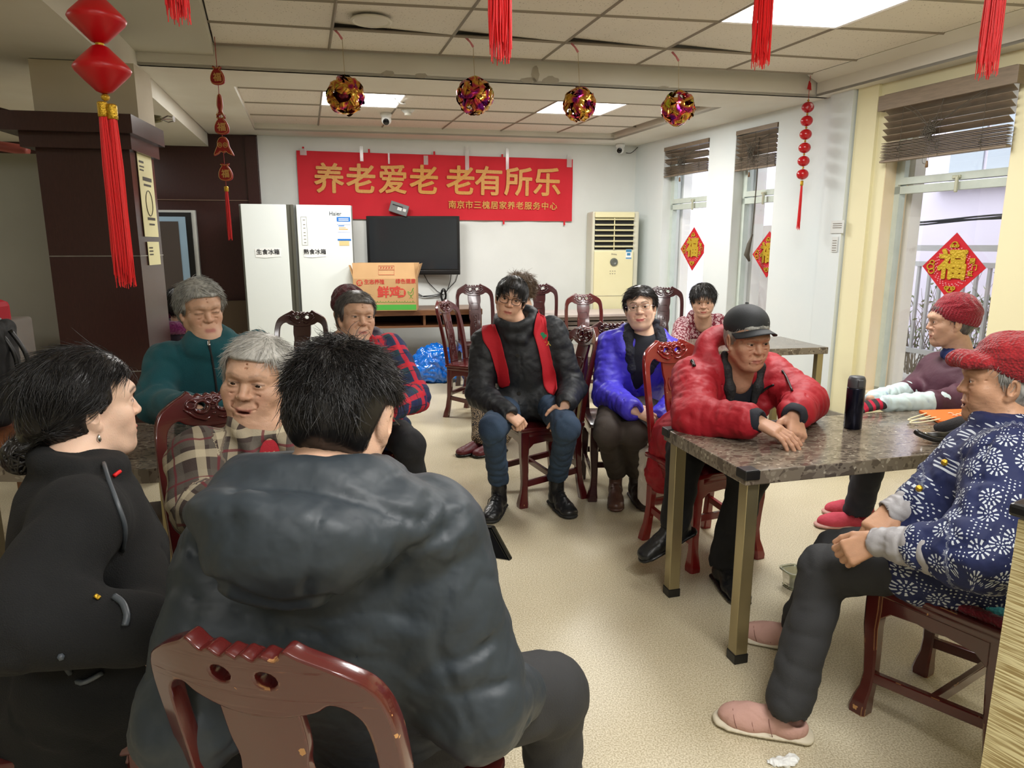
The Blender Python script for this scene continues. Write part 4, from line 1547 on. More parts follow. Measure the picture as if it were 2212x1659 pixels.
n_ = MB().box((.455, -.342, 1.615), (.135, .002, .235)).build('energy_label', M['notepaper'], fr)
M['blue'] = mat('label_blue', rgb(0, 104, 190), .5)
MB().box((.455, -.344, 1.710), (.135, .002, .046)).box((.455, -.344, 1.505), (.135, .002, .016)).box((.455, -.344, 1.658), (.135, .0018, .003)).box((.455, -.344, 1.58), (.125, .0018, .002)).box((.43, -.344, 1.645), (.06, .0018, .008)).build('printing', M['blue'], n_)
MB().box((.44, -.344, 1.625), (.07, .0018, .006)).box((.45, -.344, 1.61), (.09, .0018, .008)).build('printing', mat('label_amber', rgb(196, 150, 60), .5), n_)
mb = MB()
for z_ in (1.715, 1.70): mb.box((.455, -.3455, z_), (.10, .001, .007))
mb.build('printing', M['notepaper'], n_)
MB().box((.452, -.342, 1.468), (.10, .002, .045)).build('tape_patch', mat('tan_tape', rgb(214, 186, 132), .5), d2)
mb = MB()
for a_, b_2 in (((.005, 1.39 + .06), (.005, 1.73)), ((.06, 1.45), (.06, 1.73)), ((.005, 1.45), (.06, 1.45)), ((.005, 1.73), (.06, 1.73))):
    mb.tube([(a_[0] + .03, -.342, a_[1]), (b_2[0] + .03, -.342, b_2[1])], .0012, 4)
for z_ in (1.70, 1.655, 1.62, 1.575, 1.545, 1.51, 1.475): mb.tube([(.055, -.342, z_), (.075, -.342, z_)], .003, 4)
mb.build('touch_panel', M['skirt'], d2)
MB().box((0, -.28, .02), (1.08, .02, .04)).build('plinth', M['black'], fr)

# ------------------------------------------------------------------ standing air conditioner
ac = empty('air_conditioner', (1.20, back(1.2) - .22, 0), RZ * .5, 'tall cream floor-standing air conditioner in the far right corner', 'air conditioner')
M['ac'] = mat('yellowed_plastic', rgb(226, 220, 178), .4, col2=rgb(220, 212, 168), cscale=3)
M['ac2'] = mat('ac_side_plastic', rgb(208, 206, 186), .4)
MB().box((0, .02, .92), (.56, .34, 1.83), bevel=.02).build('case', M['ac2'], ac)
MB().box((-.02, -.165, .70), (.47, .03, 1.37), bevel=.01).build('front_panel', M['ac'], ac)
MB().box((-.02, -.165, 1.795), (.47, .03, .06), bevel=.006).build('top_panel', M['ac'], ac)
MB().box((-.02, -.150, 1.58), (.46, .01, .36)).build('outlet', M['matteblack'], ac)
for i in range(6):
    MB().box((-.02, -.168, 1.745 - i * .062), (.46, .03, .010), rot=Matrix.Rotation(.35, 3, 'X')).build('louvre', M['ac'], ac)
MB().box((-.02, -.160, 1.58), (.010, .02, .36)).build('louvre_link', M['ac'], ac)
MB().box((-.02, -.182, .86), (.472, .002, .004)).build('panel_joint', M['skirt'], ac)
MB().lathe([(.046, 0), (.046, .01), (.030, .012), (.012, .008)], 28, (-.02, -.182, 1.255), Matrix.Rotation(math.pi / 2, 3, 'X')).build('display', mat('display_grey', rgb(96, 100, 92), .2), ac)
n_ = MB().box((.155, -.182, 1.345), (.068, .002, .115)).build('sticker', M['notepaper'], ac)
MB().box((.155, -.184, 1.385), (.066, .001, .03)).box((.155, -.184, 1.30), (.066, .001, .012)).box((.155, -.184, 1.345), (.04, .001, .03)).build('printing', mat('label_teal', rgb(60, 130, 170), .5), n_)
text('logo', 'Midea', .028, M['skirt'], ac, (-.02, -.183, 1.345))
mb = MB()
for i in range(3):
    for j in range(2): mb.box((-.06 + i * .028, -.182, 1.15 - j * .03), (.012, .002, .007))
mb.build('buttons', M['skirt'], ac)
# ------------------------------------------------------------------ red banner on the far wall
def wallp(px, py, off=.0):
    return P_(px, py, off)
bn = empty('banner', (0, 0, 0), 0, 'long red banner with gold lettering taped across the far wall', 'banner')
M['banner'] = mat('banner_cloth', rgb(206, 24, 42), .75, col2=rgb(196, 18, 36), cscale=4, bump=.5, bscale=5)
M['bannergold'] = mat('gold_print', rgb(214, 156, 70), .5, col2=rgb(196, 136, 54), cscale=60)
tl, tr_, br_, bl_ = wallp(640, 325, .03), wallp(1238, 344, .03), wallp(1235, 478, .03), wallp(648, 472, .03)
rows = []
nx, ny = 60, 12
for j in range(ny + 1):
    row = []
    for i in range(nx + 1):
        u, v_ = i / nx, j / ny
        p = (tl * (1 - u) + tr_ * u) * (1 - v_) + (bl_ * (1 - u) + br_ * u) * v_
        p = p - np.array([-.19, .98, 0]) * (.005 * math.sin(u * 55 + v_ * 3) + .004 * math.sin(v_ * 9 + u * 17))
        row.append(p)
    rows.append(row)
MB().quadstrip(rows).build('cloth', M['banner'], bn, True)
ang = math.atan(.195)
for px, ch in ((711, '养'), (780, '老'), (849, '爱'), (916, '老'), (995, '老'), (1056, '有'), (1120, '所'), (1182, '乐')):
    y_ = 388 + (px - 711) * .017
    p = wallp(px, y_, .045)
    text('lettering', ch, .335 * (1 + (px - 711) * .00005), M['bannergold'], bn, (p[0], p[1], p[2] - .01), (0, .022, ang), .002, .007)
for i, ch in enumerate('南京市三槐居家养老服务中心'):
    p = wallp(977 + i * 18.2, 443 + i * .3, .045)
    text('lettering', ch, .094, M['bannergold'], bn, (p[0], p[1], p[2]), (0, .02, ang), .002, .0015)
mb = MB()
for px, py in ((655, 322), (797, 327), (938, 332), (1085, 338)): mb.box(wallp(px, py, .03), (.02, .006, .05), RZ)
for px, py in ((1088, 480), (1219, 482)): mb.box(wallp(px, py, .03), (.02, .006, .05), RZ)
mb.build('tie', M['banner'], bn)
M['tape'] = mat('clear_tape', rgb(225, 225, 222), .15, spec=.8, alpha=.35)
for px, py, w_, h_ in ((655, 328, .07, .07), (781, 332, .035, .16), (840, 342, .02, .12), (920, 346, .05, .10), (1009, 342, .045, .26), (1096, 344, .035, .24), (1230, 348, .06, .14)):
    MB().box(wallp(px, py, .045), (w_, .002, h_), RZ).build('tape', M['tape'], bn)

# ------------------------------------------------------------------ lantern strings
def tassel_mesh(L_, w, n=46, seed=1, split=1):
    rs = np.random.RandomState(seed)
    mb = MB()
    for i in range(n):
        a = rs.uniform(0, 6.283); r_ = w * math.sqrt(rs.uniform(0, 1))
        x, y = r_ * math.cos(a), r_ * math.sin(a)
        l_ = L_ * rs.uniform(.90, 1.0)
        k_ = rs.uniform(.9, 1.35)
        mb.tube([(x * .7, y * .7, 0), (x, y, -l_ * .3), (x * k_ + rs.normal() * .001, y * k_, -l_ * .8), (x * k_ * 1.1 + rs.normal() * .003, y * k_ * 1.1 + rs.normal() * .003, -l_)], [.0022, .0022, .002, .0012], 4)
    return mb.mesh('tassel')
TM = [tassel_mesh(.50, .017, 46, 1), tassel_mesh(.49, .015, 40, 2)]
def lantern_string(p, zc, label, tlen=1., R_=.076, top=2.775, rz=0.):
    """p = (x, y) and height of the lower lantern's centre"""
    o = empty('lantern_string', (p[0], p[1], zc), rz, label, 'lantern', 'red double lantern strings')
    h = .052
    prof = [(.008, -.066), (.022, -.060), (.050, -.032), (.071, -.010), (.076, 0), (.071, .010), (.050, .032), (.022, .060), (.008, .066)]
    for k_ in (0, 1):
        MB().lathe(prof, 40, (0, 0, .134 * k_)).build('lantern', M['red'], o, True)
    MB().lathe([(.004, 0), (.010, .004), (.012, .010), (.010, .016), (.004, .020)], 16, (0, 0, .058)).lathe([(.004, 0), (.010, .004), (.012, .010), (.010, .016), (.004, .020)], 16, (0, 0, .192)).lathe([(.004, 0), (.010, .004), (.012, .010), (.010, .016), (.004, .020)], 16, (0, 0, -.086)).build('bead', M['gold'], o, True)
    MB().tube([(0, 0, .2), (0, 0, top - zc)], .0015, 5).build('cord', M['redbright'], o)
    for k_, (x, dz) in enumerate(((-.011, 0), (.013, -.006))):
        c_ = MB().lathe([(.013, 0), (.0145, .002), (.0145, .038), (.012, .042)], 18, (x, .004 * k_, -.130 + dz)).build('tassel_cap', M['gold'], o, True)
        t_ = linkmesh('tassel', TM[k_], None if TM[k_].materials else M['redbright'], o)
        t_.location = (x, .004 * k_, -.128 + dz)
        if tlen != 1: t_.scale = (1.15, 1.15, tlen)
    return o
q = at(221, 150, 2.0); lantern_string(q, q[2], 'red double lantern with long tassel hanging at upper left, seen whole')
for px, py, d_, lb in ((388, 60, 1.75, 'red tassel end showing at the top edge, right of the whole lantern'), (1082, 145, 1.75, 'red tassel hanging from the top edge near the middle, between foil balls'),
                       (1641, 155, 2.2, 'red tassel hanging in front of the large bright ceiling light'), (2129, 178, 2.1, 'rightmost red tassel hanging before the large window')):
    q = at(px, py, d_); lantern_string(q, q[2] + .635, lb)

# six-bead string at the right
q = at(1745, 232, 5.55); q2 = at(1736, 371, 5.60)
o = empty('bead_string', (q[0], q[1], q[2]), 0, 'string of six red balls with a thin tassel by the right wall', 'hanging ornament')
dz = -.103
M['redsilk'] = mat('red_silk_ball', rgb(190, 10, 26), .25, coat=.4)
M['ballpatch'] = mat('worn_silk_ball', rgb(176, 14, 30), .3, col2=rgb(230, 190, 196), cscale=14, cw=.62, sharp=.9)
for i in range(6):
    s_ = [(max(.0015, .047 * math.cos(t)), .042 * math.sin(t)) for t in np.linspace(-1.57, 1.57, 15)]
    MB().lathe(s_, 26, (0, 0, dz * i)).build('ball', M['ballpatch'] if i == 0 else M['redsilk'], o, True)
    MB().lathe([(.002, -.009), (.009, -.003), (.009, .003), (.002, .009)], 12, (0, 0, dz * i + .052)).build('bead', M['gold'], o, True)
MB().tube([(0, 0, .05), (.002, 0, .26)], .002, 5).build('cord', M['red'], o)
MB().poly([(-.015, 0, .14), (.018, 0, .13), (.012, 0, .18), (-.004, 0, .20)], (0, .01, 0)).build('knot', M['red'], o)
MB().lathe([(.009, 0), (.012, .002), (.012, .038), (.007, .042)], 14, (0, 0, dz * 5 - .09)).build('tassel_cap', M['gold'], o, True)
t_ = linkmesh('tassel', tassel_mesh(.36, .010, 26, 9), M['redbright'], o); t_.location = (0, 0, dz * 5 - .085)

# lucky-bag and fish string at the left
q = at(470, 166, 4.55)
o = empty('lucky_bag_string', (q[0], q[1], q[2]), 0, 'string of embroidered red lucky bags and fish beside the brown pillar', 'hanging ornament')
M['brocade'] = mat('red_brocade', rgb(136, 20, 26), .6, col2=rgb(170, 34, 30), cscale=60)
M['goldthread'] = mat('gold_thread', rgb(206, 158, 90), .45)
BAG = smooth_loop([(-.018, .05), (-.030, .062), (0, .055), (.030, .062), (.018, .048), (.032, .03), (.046, -.005), (.040, -.040), (.0, -.052), (-.040, -.040), (-.046, -.005), (-.032, .03)], 3)
FISH = smooth_loop([(0, .062), (.02, .055), (.036, .030), (.040, .0), (.060, -.040), (.066, -.062), (.036, -.05), (.02, -.036), (.0, -.045)], 3, False)
FISH = [tuple(p) for p in FISH] + [(-p[0], p[1]) for p in FISH[::-1]]
FISH1 = smooth_loop([(.0, .075), (.016, .05), (.018, .0), (.012, -.035), (.028, -.07), (.0, -.055), (-.028, -.07), (-.012, -.035), (-.018, 0), (-.012, .05)], 3)
for kind, px, py, yaw in (('b', 470, 166, 0), ('f1', 477, 226, 0), ('b', 482, 270, .2), ('f', 484, 312, 0), ('b', 490, 370, 0)):
    p = at(px, py, 4.55) - q
    p[0] = p[0] - (px - 470) * .0028 ; p[1] *= 0; 
    lp = {'b': [tuple(x) for x in BAG], 'f': FISH, 'f1': [tuple(x) for x in FISH1]}[kind]
    me = shape2d([lp], .026, .010)
    me.transform(Matrix.Translation((p[0], p[1], p[2])) @ Matrix.Rotation(yaw, 4, 'Z'))
    b__ = linkmesh({'b': 'lucky_bag', 'f': 'fish_pair', 'f1': 'fish'}[kind], me, M['brocade'], o, True)
    mb = MB(); mb.tube([(p[0] + x[0] * .9, p[1] - .016, p[2] + x[1] * .9) for x in lp], .0016, 4, close=True); mb.build('embroidery', M['goldthread'], b__)
    if kind == 'b': text('embroidery', '福', .055, M['goldthread'], b__, (p[0] + .004, p[1] - .016, p[2] - .008), (0, 0, yaw), bold=.0015)
    if kind == 'f':
        for sx in (-.018, .018):
            mb = MB(); mb.tube([(p[0] + sx + .014 * math.cos(t), p[1] - .016, p[2] + .006 + .016 * math.sin(t)) for t in np.linspace(0, 6.283, 13)[:-1]], .0018, 4, close=True); mb.build('embroidery', M['goldthread'], b__)
            text('embroidery', '福', .022, M['goldthread'], b__, (p[0] + sx, p[1] - .016, p[2] + .006))
MB().tube([(0, 0, -.80), (0, 0, .30)], .0022, 5).build('cord', M['brocade'], o)
zt_ = (at(493, 400, 4.55) - q)[2]
MB().lathe([(.012, -.03), (.014, -.028), (.014, 0), (.01, .004)], 14, (0, 0, zt_)).build('tassel_cap', M['gold'], o, True)
t_ = linkmesh('tassel', tassel_mesh(.33, .012, 30, 12), M['redbright'], o); t_.location = (0, 0, zt_ - .025)

# ------------------------------------------------------------------ foil balls
def foil_mat(name, seed):
    m = mat(name, rgb(190, 140, 60), .16, .92)
    tc = N(m, 'ShaderNodeTexCoord')
    mp = N(m, 'ShaderNodeMapping'); mp.inputs['Location'].default_value = (seed, seed * 2, 0)
    L(m, tc.outputs['Object'], mp.inputs[0])
    n = N(m, 'ShaderNodeTexNoise', i_Scale=16., i_Detail=1.)
    L(m, mp.outputs[0], n.inputs[0])
    r = N(m, 'ShaderNodeValToRGB')
    e = r.color_ramp.elements
    e[0].position = .30; e[0].color = rgb(110, 30, 120)
    e[1].position = .40; e[1].color = rgb(190, 50, 84)
    for p, c in ((.48, rgb(206, 130, 60)), (.56, rgb(214, 176, 74)), (.64, rgb(176, 84, 60)), (.72, rgb(190, 200, 60))):
        q_ = e.new(p); q_.color = c
    L(m, n.outputs[0], r.inputs[0]); L(m, r.outputs[0], bsdf(m).inputs['Base Color'])
    return m
def foil_ball(px, py, rp, hx, hy, label, seed):
    hk = atz(hx, hy, ZC)
    d_ = hk[1] + .02
    c = pz(px, py, hk[1])
    R_ = rp * c[1] / FPX / 1.04
    o = empty('foil_ball', c, 0, label, 'hanging ornament', 'iridescent foil balls on strings')
    rs = np.random.RandomState(seed)
    mb = MB()
    for i in range(64):
        z = 1 - 2 * (i + .5) / 64
        a = i * 2.39996
        n = np.array([math.sqrt(1 - z * z) * math.cos(a), math.sqrt(1 - z * z) * math.sin(a), z])
        t = np.cross(n, rs.normal(size=3)); t /= np.linalg.norm(t)
        b = np.cross(n, t)
        n = n + b * .25; n /= np.linalg.norm(n)
        w = R_ * .24
        rows = []
        for u in np.linspace(-1, 1, 8):
            lift = .93 + .16 * math.cos(u * 1.7) - .10 * u * u
            cc = n * R_ * lift + t * R_ * .62 * u
            tw = b * math.cos(u * 1.2) + n * math.sin(u * 1.2) * .8
            ww = w * (1 - .55 * abs(u))
            rows.append([cc - tw * ww, cc + n * R_ * .05, cc + tw * ww])
        mb.quadstrip(rows)
    mb.build('foil', foil_mat('iridescent_foil_%d' % seed, seed * 1.7), o, True)
    MB().lathe([(R_ * .08, -R_ * .72), (R_ * .6, -R_ * .42), (R_ * .74, 0), (R_ * .6, R_ * .42), (R_ * .08, R_ * .72)], 16).build('core', mat('foil_core', rgb(120, 40, 60), .2, .8), o, True)
    zt = ZC - c[2]
    MB().tube([(0, 0, R_ * .7), (hk[0] - c[0], 0, zt - .06)], .0018, 5).build('string', mat('string_tan', rgb(170, 150, 110), .8), o)
    MB().tube([(hk[0] - c[0], 0, zt - .06), (hk[0] - c[0] - .02, 0, zt - .03), (hk[0] - c[0] - .05, 0, zt)], [.008, .006, .008], 7).build('hook', mat('pink_hook', rgb(214, 130, 140), .5), o, True)
foil_ball(747, 207, 35, 738, 62, 'leftmost iridescent foil ball hanging before the left ceiling panel', 1)
foil_ball(1026, 207, 34, 1022, 80, 'second foil ball from the left, hanging left of the middle tassel', 2)
foil_ball(1252, 226, 31, 1249, 92, 'third foil ball from the left, hanging before the right ceiling panel', 3)
foil_ball(1465, 234, 31, 1467, 112, 'rightmost of the four iridescent foil balls', 4)

# ------------------------------------------------------------------ cameras, smoke detector
M['lens'] = mat('lens_black', rgb(14, 15, 17), .08)
def dome_cam(p, look, label, hang=.0):
    o = empty('security_camera', p, 0, label, 'camera', 'white dome cameras')
    MB().lathe([(.050, .0), (.055, -.01), (.052, -.03), (.040, -.05)], 28).build('base', M['white'], o, True)
    d = Vector(look).normalized()
    R = Vector((0, 0, 1)).rotation_difference(d).to_matrix()
    MB().lathe([(max(.001, .048 * math.cos(t)), .048 * math.sin(t)) for t in np.linspace(-1.5, 1.1, 14)], 28, (0, 0, -.065), R).build('head', M['white'], o, True)
    MB().lathe([(.030, .036), (.030, .052), (.026, .055), (.001, .056)], 24, (0, 0, -.065), R).build('lens', M['lens'], o, True)
r_ = ray(834, 250); t_ = (ZT - H) / ray(834, 243)[2]
dome_cam(atz(834, 244, ZT), (.1, -1, -.55), 'white dome camera under the ceiling tiles near the leftmost foil ball')
q = wallp(1340, 314, .12)
dome_cam((q[0], q[1], 2.62), (-.35, -1, -.35), 'white dome camera in the far right ceiling corner')
mb = MB(); mb.tube(smooth_loop([wallp(1352, 330, .01), wallp(1364, 330, .03), wallp(1380, 316, .03), wallp(1378, 322, .02)], 5, False), .004, 5)
o = mb.build('cable', M['black'], None, True); tag(o, 'short loose black cable beside the corner camera', 'cable')
q = atz(881, 236, ZT)
o = empty('smoke_detector', q, 0, 'white smoke detector on the rear ceiling tiles', 'smoke detector')
MB().lathe([(.062, 0), (.062, -.012), (.045, -.026), (.045, -.03)], 28).build('base', M['white'], o, True)
MB().lathe([(.034, -.03), (.034, -.052), (.025, -.056), (.001, -.056)], 28).build('sensor', M['plaster'], o, True)
q = atz(871, 222, ZT)
o = MB().tube(smooth_loop([(0, 0, -.003), (.03, -.1, -.03), (.0, -.22, -.045), (-.03, -.3, -.01)], 5, False), .008, 6).build('conduit', M['white'], None, True)
o.location = q; tag(o, 'short white cable loop hanging from the ceiling by the detector', 'cable')

# ------------------------------------------------------------------ wooden blinds
M['slat'] = mat('brown_wood_slat', rgb(142, 126, 108), .5, col2=rgb(122, 108, 92), cscale=12, stretch=(1, 1, 8))
M['cordm'] = mat('grey_cord', rgb(84, 78, 68), .8)
def blind(w, label, off, nopen, nstack, zb, droop=0., valance=True, messy=0., z0=ZTOP):
    s0, s1 = w
    c = (wp(s0, off) + wp(s1, off)) / 2
    o = empty('wooden_blind', (c[0], c[1], 0), RW, label, 'blind', 'brown wooden blinds')
    W_ = s1 - s0
    # local x along the wall towards the viewer, y to the room's outside is +y? (outward = left of the direction)
    sgn = 1 if np.dot(NW, [-math.sin(RW), math.cos(RW)]) > 0 else -1
    MB().box((0, 0, z0 - .02), (W_, .06, .04)).build('head_rail', M['slat'], o)
    if valance: MB().box((0, -sgn * .045, z0 - .06), (W_ + .06, .014, .105), bevel=.003).box((-W_ / 2 - .02, -sgn * .02, z0 - .06), (.014, .06, .105)).box((W_ / 2 + .02, -sgn * .02, z0 - .06), (.014, .06, .105)).build('valance', M['slat'], o)
    ztop = z0 - (.10 if valance else .05)
    zst = zb + nstack * .0105 + .02
    for i in range(nopen):
        z = ztop - (i + .5) * (ztop - zst) / nopen
        tl_ = math.radians(-32 * sgn)
        MB().box((0, 0, z), (W_ - .02, .062, .0035), rot=Matrix.Rotation(messy * (.05 * (i % 2) - .03) + droop, 3, 'Y') @ Matrix.Rotation(tl_, 3, 'X')).build('slat', M['slat'], o)
    for i in range(nstack):
        MB().box((.004 * math.sin(i * 2.1), .003 * math.cos(i * 1.7), zb + .018 + i * .0105), (W_ - .02, .050, .004), rot=Matrix.Rotation(droop * .5 + .003 * math.sin(i * 3), 3, 'Y')).build('slat', M['slat'], o)
    MB().box((0, 0, zb + .006), (W_ - .01, .052, .014), bevel=.003).build('bottom_rail', M['slat'], o)
    mb = MB()
    rs = np.random.RandomState(int(s0 * 10))
    for x in (-.32 * W_, .0, .32 * W_):
        for y in (-.028, .028): mb.tube([(x, y, z0 - .03), (x + .004, y, zb)], .0016, 4)
        for k_ in range(5):
            zz = zb + .02 + rs.uniform(0, nstack * .0105)
            mb.tube([(x + rs.normal() * .008, -sgn * .034, zz), (x + rs.normal() * .012, -sgn * .042, zz + .012), (x + rs.normal() * .008, -sgn * .034, zz + .02)], .0018, 4)
    mb.build('ladder_cord', M['cordm'], o)
    mb = MB()
    y = -sgn * .055
    kx, kz = -.05 * W_, zst + .03
    for x in (-.36 * W_, -.30 * W_, .36 * W_, .40 * W_, 0.02):
        mb.tube(smooth_loop([(x, y * .6, z0 - .09), (x * .55, y, (z0 + kz) / 2 - .02), (kx, y, kz)], 4, False), .0022, 4)
    for k_ in range(9):
        pts = [(kx + rs.normal() * .03, y + rs.normal() * .008, kz - .01 + rs.normal() * .03) for _ in range(7)]
        mb.tube(smooth_loop(pts, 4, True), .0024, 4, close=True)
    mb.tube(smooth_loop([(kx, y, kz - .02), (kx - .035, y, zb - .02), (kx, y, zb - .045), (kx + .012, y, zb + .01), (kx + .006, y, kz)], 5, False), .0018, 4)
    mb.build('pull_cord', M['cordm'], o)
    MB().lathe([(.004, -.045), (.010, -.042), (.009, -.02), (.006, 0)], 12, (kx + .004, y, zb - .03)).build('pull_bell', mat('wood_bell', rgb(120, 92, 60), .5), o, True)
    return o
blind((W1[0] + .01, W1[1] - .01), 'small brown wooden blind bunched at the top of the far window', .02, 4, 9, 2.20, .03, False, 1.)
blind((W2[0] + .01, W2[1] - .01), 'brown wooden blind at the top of the middle window, long cord hanging', .02, 5, 10, 2.15, 0., False, .3)
blind((W3[0] - .0, W3[1] + .02), 'large brown wooden blind on the nearest window, cords knotted', -.05, 5, 12, 2.045, 0., True, 0.)
mb = MB()
c = wp(2.18, .0)
mb.tube([(0, 0, 2.42), (.0, -.01, 2.0), (-.01, -.01, 1.55), (-.03, -.02, 1.42)], .006, 5)
mb.tube([(0, 0, 1.55), (-.03, -.01, 1.46), (-.05, -.02, 1.36), (-.02, -.02, 1.30)], [.005, .02, .026, .01], 7)
o = mb.build('cord_bundle', M['cordm'], None, True); o.location = (c[0], c[1], 0); tag(o, 'long blind cord bundled in a knot at the middle window', 'cord')

# ------------------------------------------------------------------ lucky diamonds on the panes
M['fured'] = mat('velvet_red', rgb(196, 16, 34), .6)
M['fugold'] = mat('gold_relief', rgb(206, 172, 48), .3, .35, bump=.6, bscale=70)
M['fupink'] = mat('pink_print', rgb(226, 130, 140), .6)
def fu(s, z, half, label, extra=True):
    c = wp(s, .095)
    o = empty('lucky_diamond', (c[0], c[1], z), RW + (math.pi if False else 0), label, 'window sticker', 'red lucky diamonds on the windows')
    sg = -1     # the room lies on the local -y or +y side
    loc_out = np.dot(NW, [-math.sin(RW), math.cos(RW)])
    yy = -1 if loc_out > 0 else 1
    fl_ = math.pi if yy == 1 else 0
    h = half
    MB().poly([(h, 0, 0), (0, 0, h), (-h, 0, 0), (0, 0, -h)], (0, .004, 0)).build('backing', M['fured'], o)
    y = yy * .006
    sx = 1 if yy == -1 else -1
    text('character', '福', h * .92, M['fugold'], o, (0, y, .02 * h), (0, 0, fl_), depth=.008, bold=h * .035)
    mb = MB()
    rs = np.random.RandomState(3)
    for i in range(90):
        a = i * .0698; r_ = h * (.50 + .09 * (i % 3) / 2)
        cc = np.array([r_ * math.cos(a), y * .7, r_ * math.sin(a)])
        pts = [cc + np.array([h * .022 * math.cos(t) * (1 + .5 * (i % 2)), 0, h * .022 * math.sin(t)]) for t in np.linspace(0, 6.283, 6)[:-1]]
        mb.poly(pts)
    mb.build('printed_petals', M['fupink'], o)
    text('lettering', '開', h * .17, M['fugold'], o, (sx * h * .60, y, .18 * h), (0, 0, fl_), .003, .001)
    text('lettering', '门', h * .17, M['fugold'], o, (sx * h * .68, y, .0), (0, 0, fl_), .003, .001)
    text('lettering', '紅', h * .17, M['fugold'], o, (sx * h * .58, y, -.18 * h), (0, 0, fl_), .003, .001)
    mb = MB()
    for (cx_, cz_, r_) in ((-.70, 0, .11), (-.66, -.13, .09), (-.66, .13, .07), (0, .66, .09), (-.08, .62, .05), (.08, .62, .05), (0, -.66, .10), (.1, -.62, .06), (-.1, -.62, .06)):
        mb.tube([(sx * h * (cx_ + r_ * math.cos(t)), y, h * (cz_ + r_ * .8 * math.sin(t))) for t in np.linspace(0, 6.283, 13)[:-1]], h * .02, 5, close=True)
    mb.build('gold_motif', M['fugold'], o)
sz = lambda px, py, off: (lambda r: (lambda t: (float(np.hypot(*((np.array([0, 0, H]) + r * t)[:2] - CR - NW * off))), float(H + r[2] * t)))((1.497 + .382 * 8.75 + off * math.hypot(.382, 1)) / (r[0] + .382 * r[1])))(ray(px, py))
s_, z_ = sz(1497, 538, .095); fu(s_, z_, .235, 'red and gold lucky diamond sticker on the far window')
s_, z_ = sz(1662, 550, .095); fu(s_ - .02, z_, .215, 'red lucky diamond sticker half hidden on the middle window')
s_, z_ = sz(2058, 577, .095); fu(s_, z_, .235, 'large red and gold lucky diamond sticker on the nearest window')

# notices on the column
for i, (px, py, w_, h_) in enumerate(((1809, 490, .13, .10), (1803, 528, .06, .12))):
    s_, z_ = sz(px, py, -.065)
    c = wp(s_, -.066)
    o = MB().box((0, 0, 0), (w_, .003, h_)).build('notice', mat('faded_notice_%d' % i, rgb(214, 218, 216), .6), None)
    o.location = (c[0], c[1], z_); o.rotation_euler = (0, 0, RW); tag(o, ('faded white notice on the column right of the bead string', 'smaller grey slip of paper below the faded notice')[i], 'notice')
    mb = MB()
    for k_ in range(3 if i == 0 else 5): mb.box((0, .0022, h_ * (.25 - .16 * k_)), (w_ * .7, .001, .006)).box((0, -.0022, h_ * (.25 - .16 * k_)), (w_ * .7, .001, .006))
    mb.build('printing', M['skirt'], o)

# ------------------------------------------------------------------ small things
# thermos
q = atz(1841, 925, .72)
o = empty('thermos', q, 0, 'dark navy thermos flask standing on the right stone table', 'bottle')
MB().lathe([(.030, 0), (.034, .004), (.034, .165), (.033, .170)], 32).build('body', mat('thermos_navy', rgb(26, 28, 44), .22, .6), o, True)
MB().lathe([(.033, .170), (.0335, .172), (.033, .200), (.029, .212), (.026, .215), (.001, .216)], 32).build('lid', mat('lid_grey', rgb(66, 68, 72), .45), o, True)
MB().box((0, -.033, .190), (.022, .008, .03), bevel=.003).build('latch', bpy.data.materials['lid_grey'], o)
# orange paper bag with rope handles
q = atz(2050, 905, .72)
o = empty('paper_bag', (q[0], q[1], .72), .25, 'flat orange paper bag with cord handles on the stone table', 'bag')
MB().poly([(-.12, -.07, .004), (.10, -.10, .004), (.16, .06, .010), (-.07, .09, .010)], (0, 0, .012)).build('body', mat('orange_paper', rgb(230, 112, 40), .5), o)
mb = MB(); mb.tube(smooth_loop([(-.10, -.05, .018), (-.22, -.06, .012), (-.24, -.04, .012), (-.10, .0, .02)], 6, False), .003, 6); mb.tube(smooth_loop([(-.09, -.02, .018), (-.20, -.02, .012), (-.21, .0, .012), (-.08, .04, .02)], 6, False), .003, 6)
mb.build('handle', mat('cream_cord', rgb(226, 216, 180), .7), o, True)
mb = MB()
for x, y in ((.0, -.02), (.03, -.01), (.06, 0), (.015, .015)): mb.box((x, y, .0225), (.018, .006, .001), .25).box((x + .004, y - .006, .0225), (.005, .016, .001), .25)
mb.build('printing', mat('bag_print', rgb(246, 226, 200), .6), o)
# folded umbrella
q = atz(1985, 955, .72)
o = empty('umbrella', (q[0] + .05, q[1], .745), .12, 'folded black umbrella with curved handle lying on the stone table', 'umbrella')
MB().tube([(.06, 0, 0), (.12, 0, .002), (.30, .01, .006), (.42, .01, .004)], [.014, .026, .030, .016], 14).build('canopy', M['matteblack'], o, True)
MB().tube(smooth_loop([(-.075, -.005, .02), (-.07, -.02, .014), (-.03, -.04, .0), (.02, -.05, -.006), (.05, -.05, -.008)], 5, False), .011, 10).build('handle', M['black'], o, True)
MB().tube([(-.03, 0, 0), (.07, 0, 0)], .013, 12).build('grip', M['black'], o, True)
MB().tube([(-.036, 0, 0), (-.030, 0, 0)], .014, 12).build('ferrule', M['chrome'], o, True)
q = atz(2020, 940, .72)
o = MB().tube([(q[0], q[1], .75), (q[0] + .1, q[1] + .01, .76), (q[0] + .2, q[1] - .01, .75), (q[0] + .28, q[1], .74)], [.015, .035, .035, .02], 12).build('glove', mat('dark_knit', rgb(44, 42, 44), .9, bump=.6, bscale=300), None, True)
tag(o, 'dark knitted glove lying beside the umbrella', 'glove')
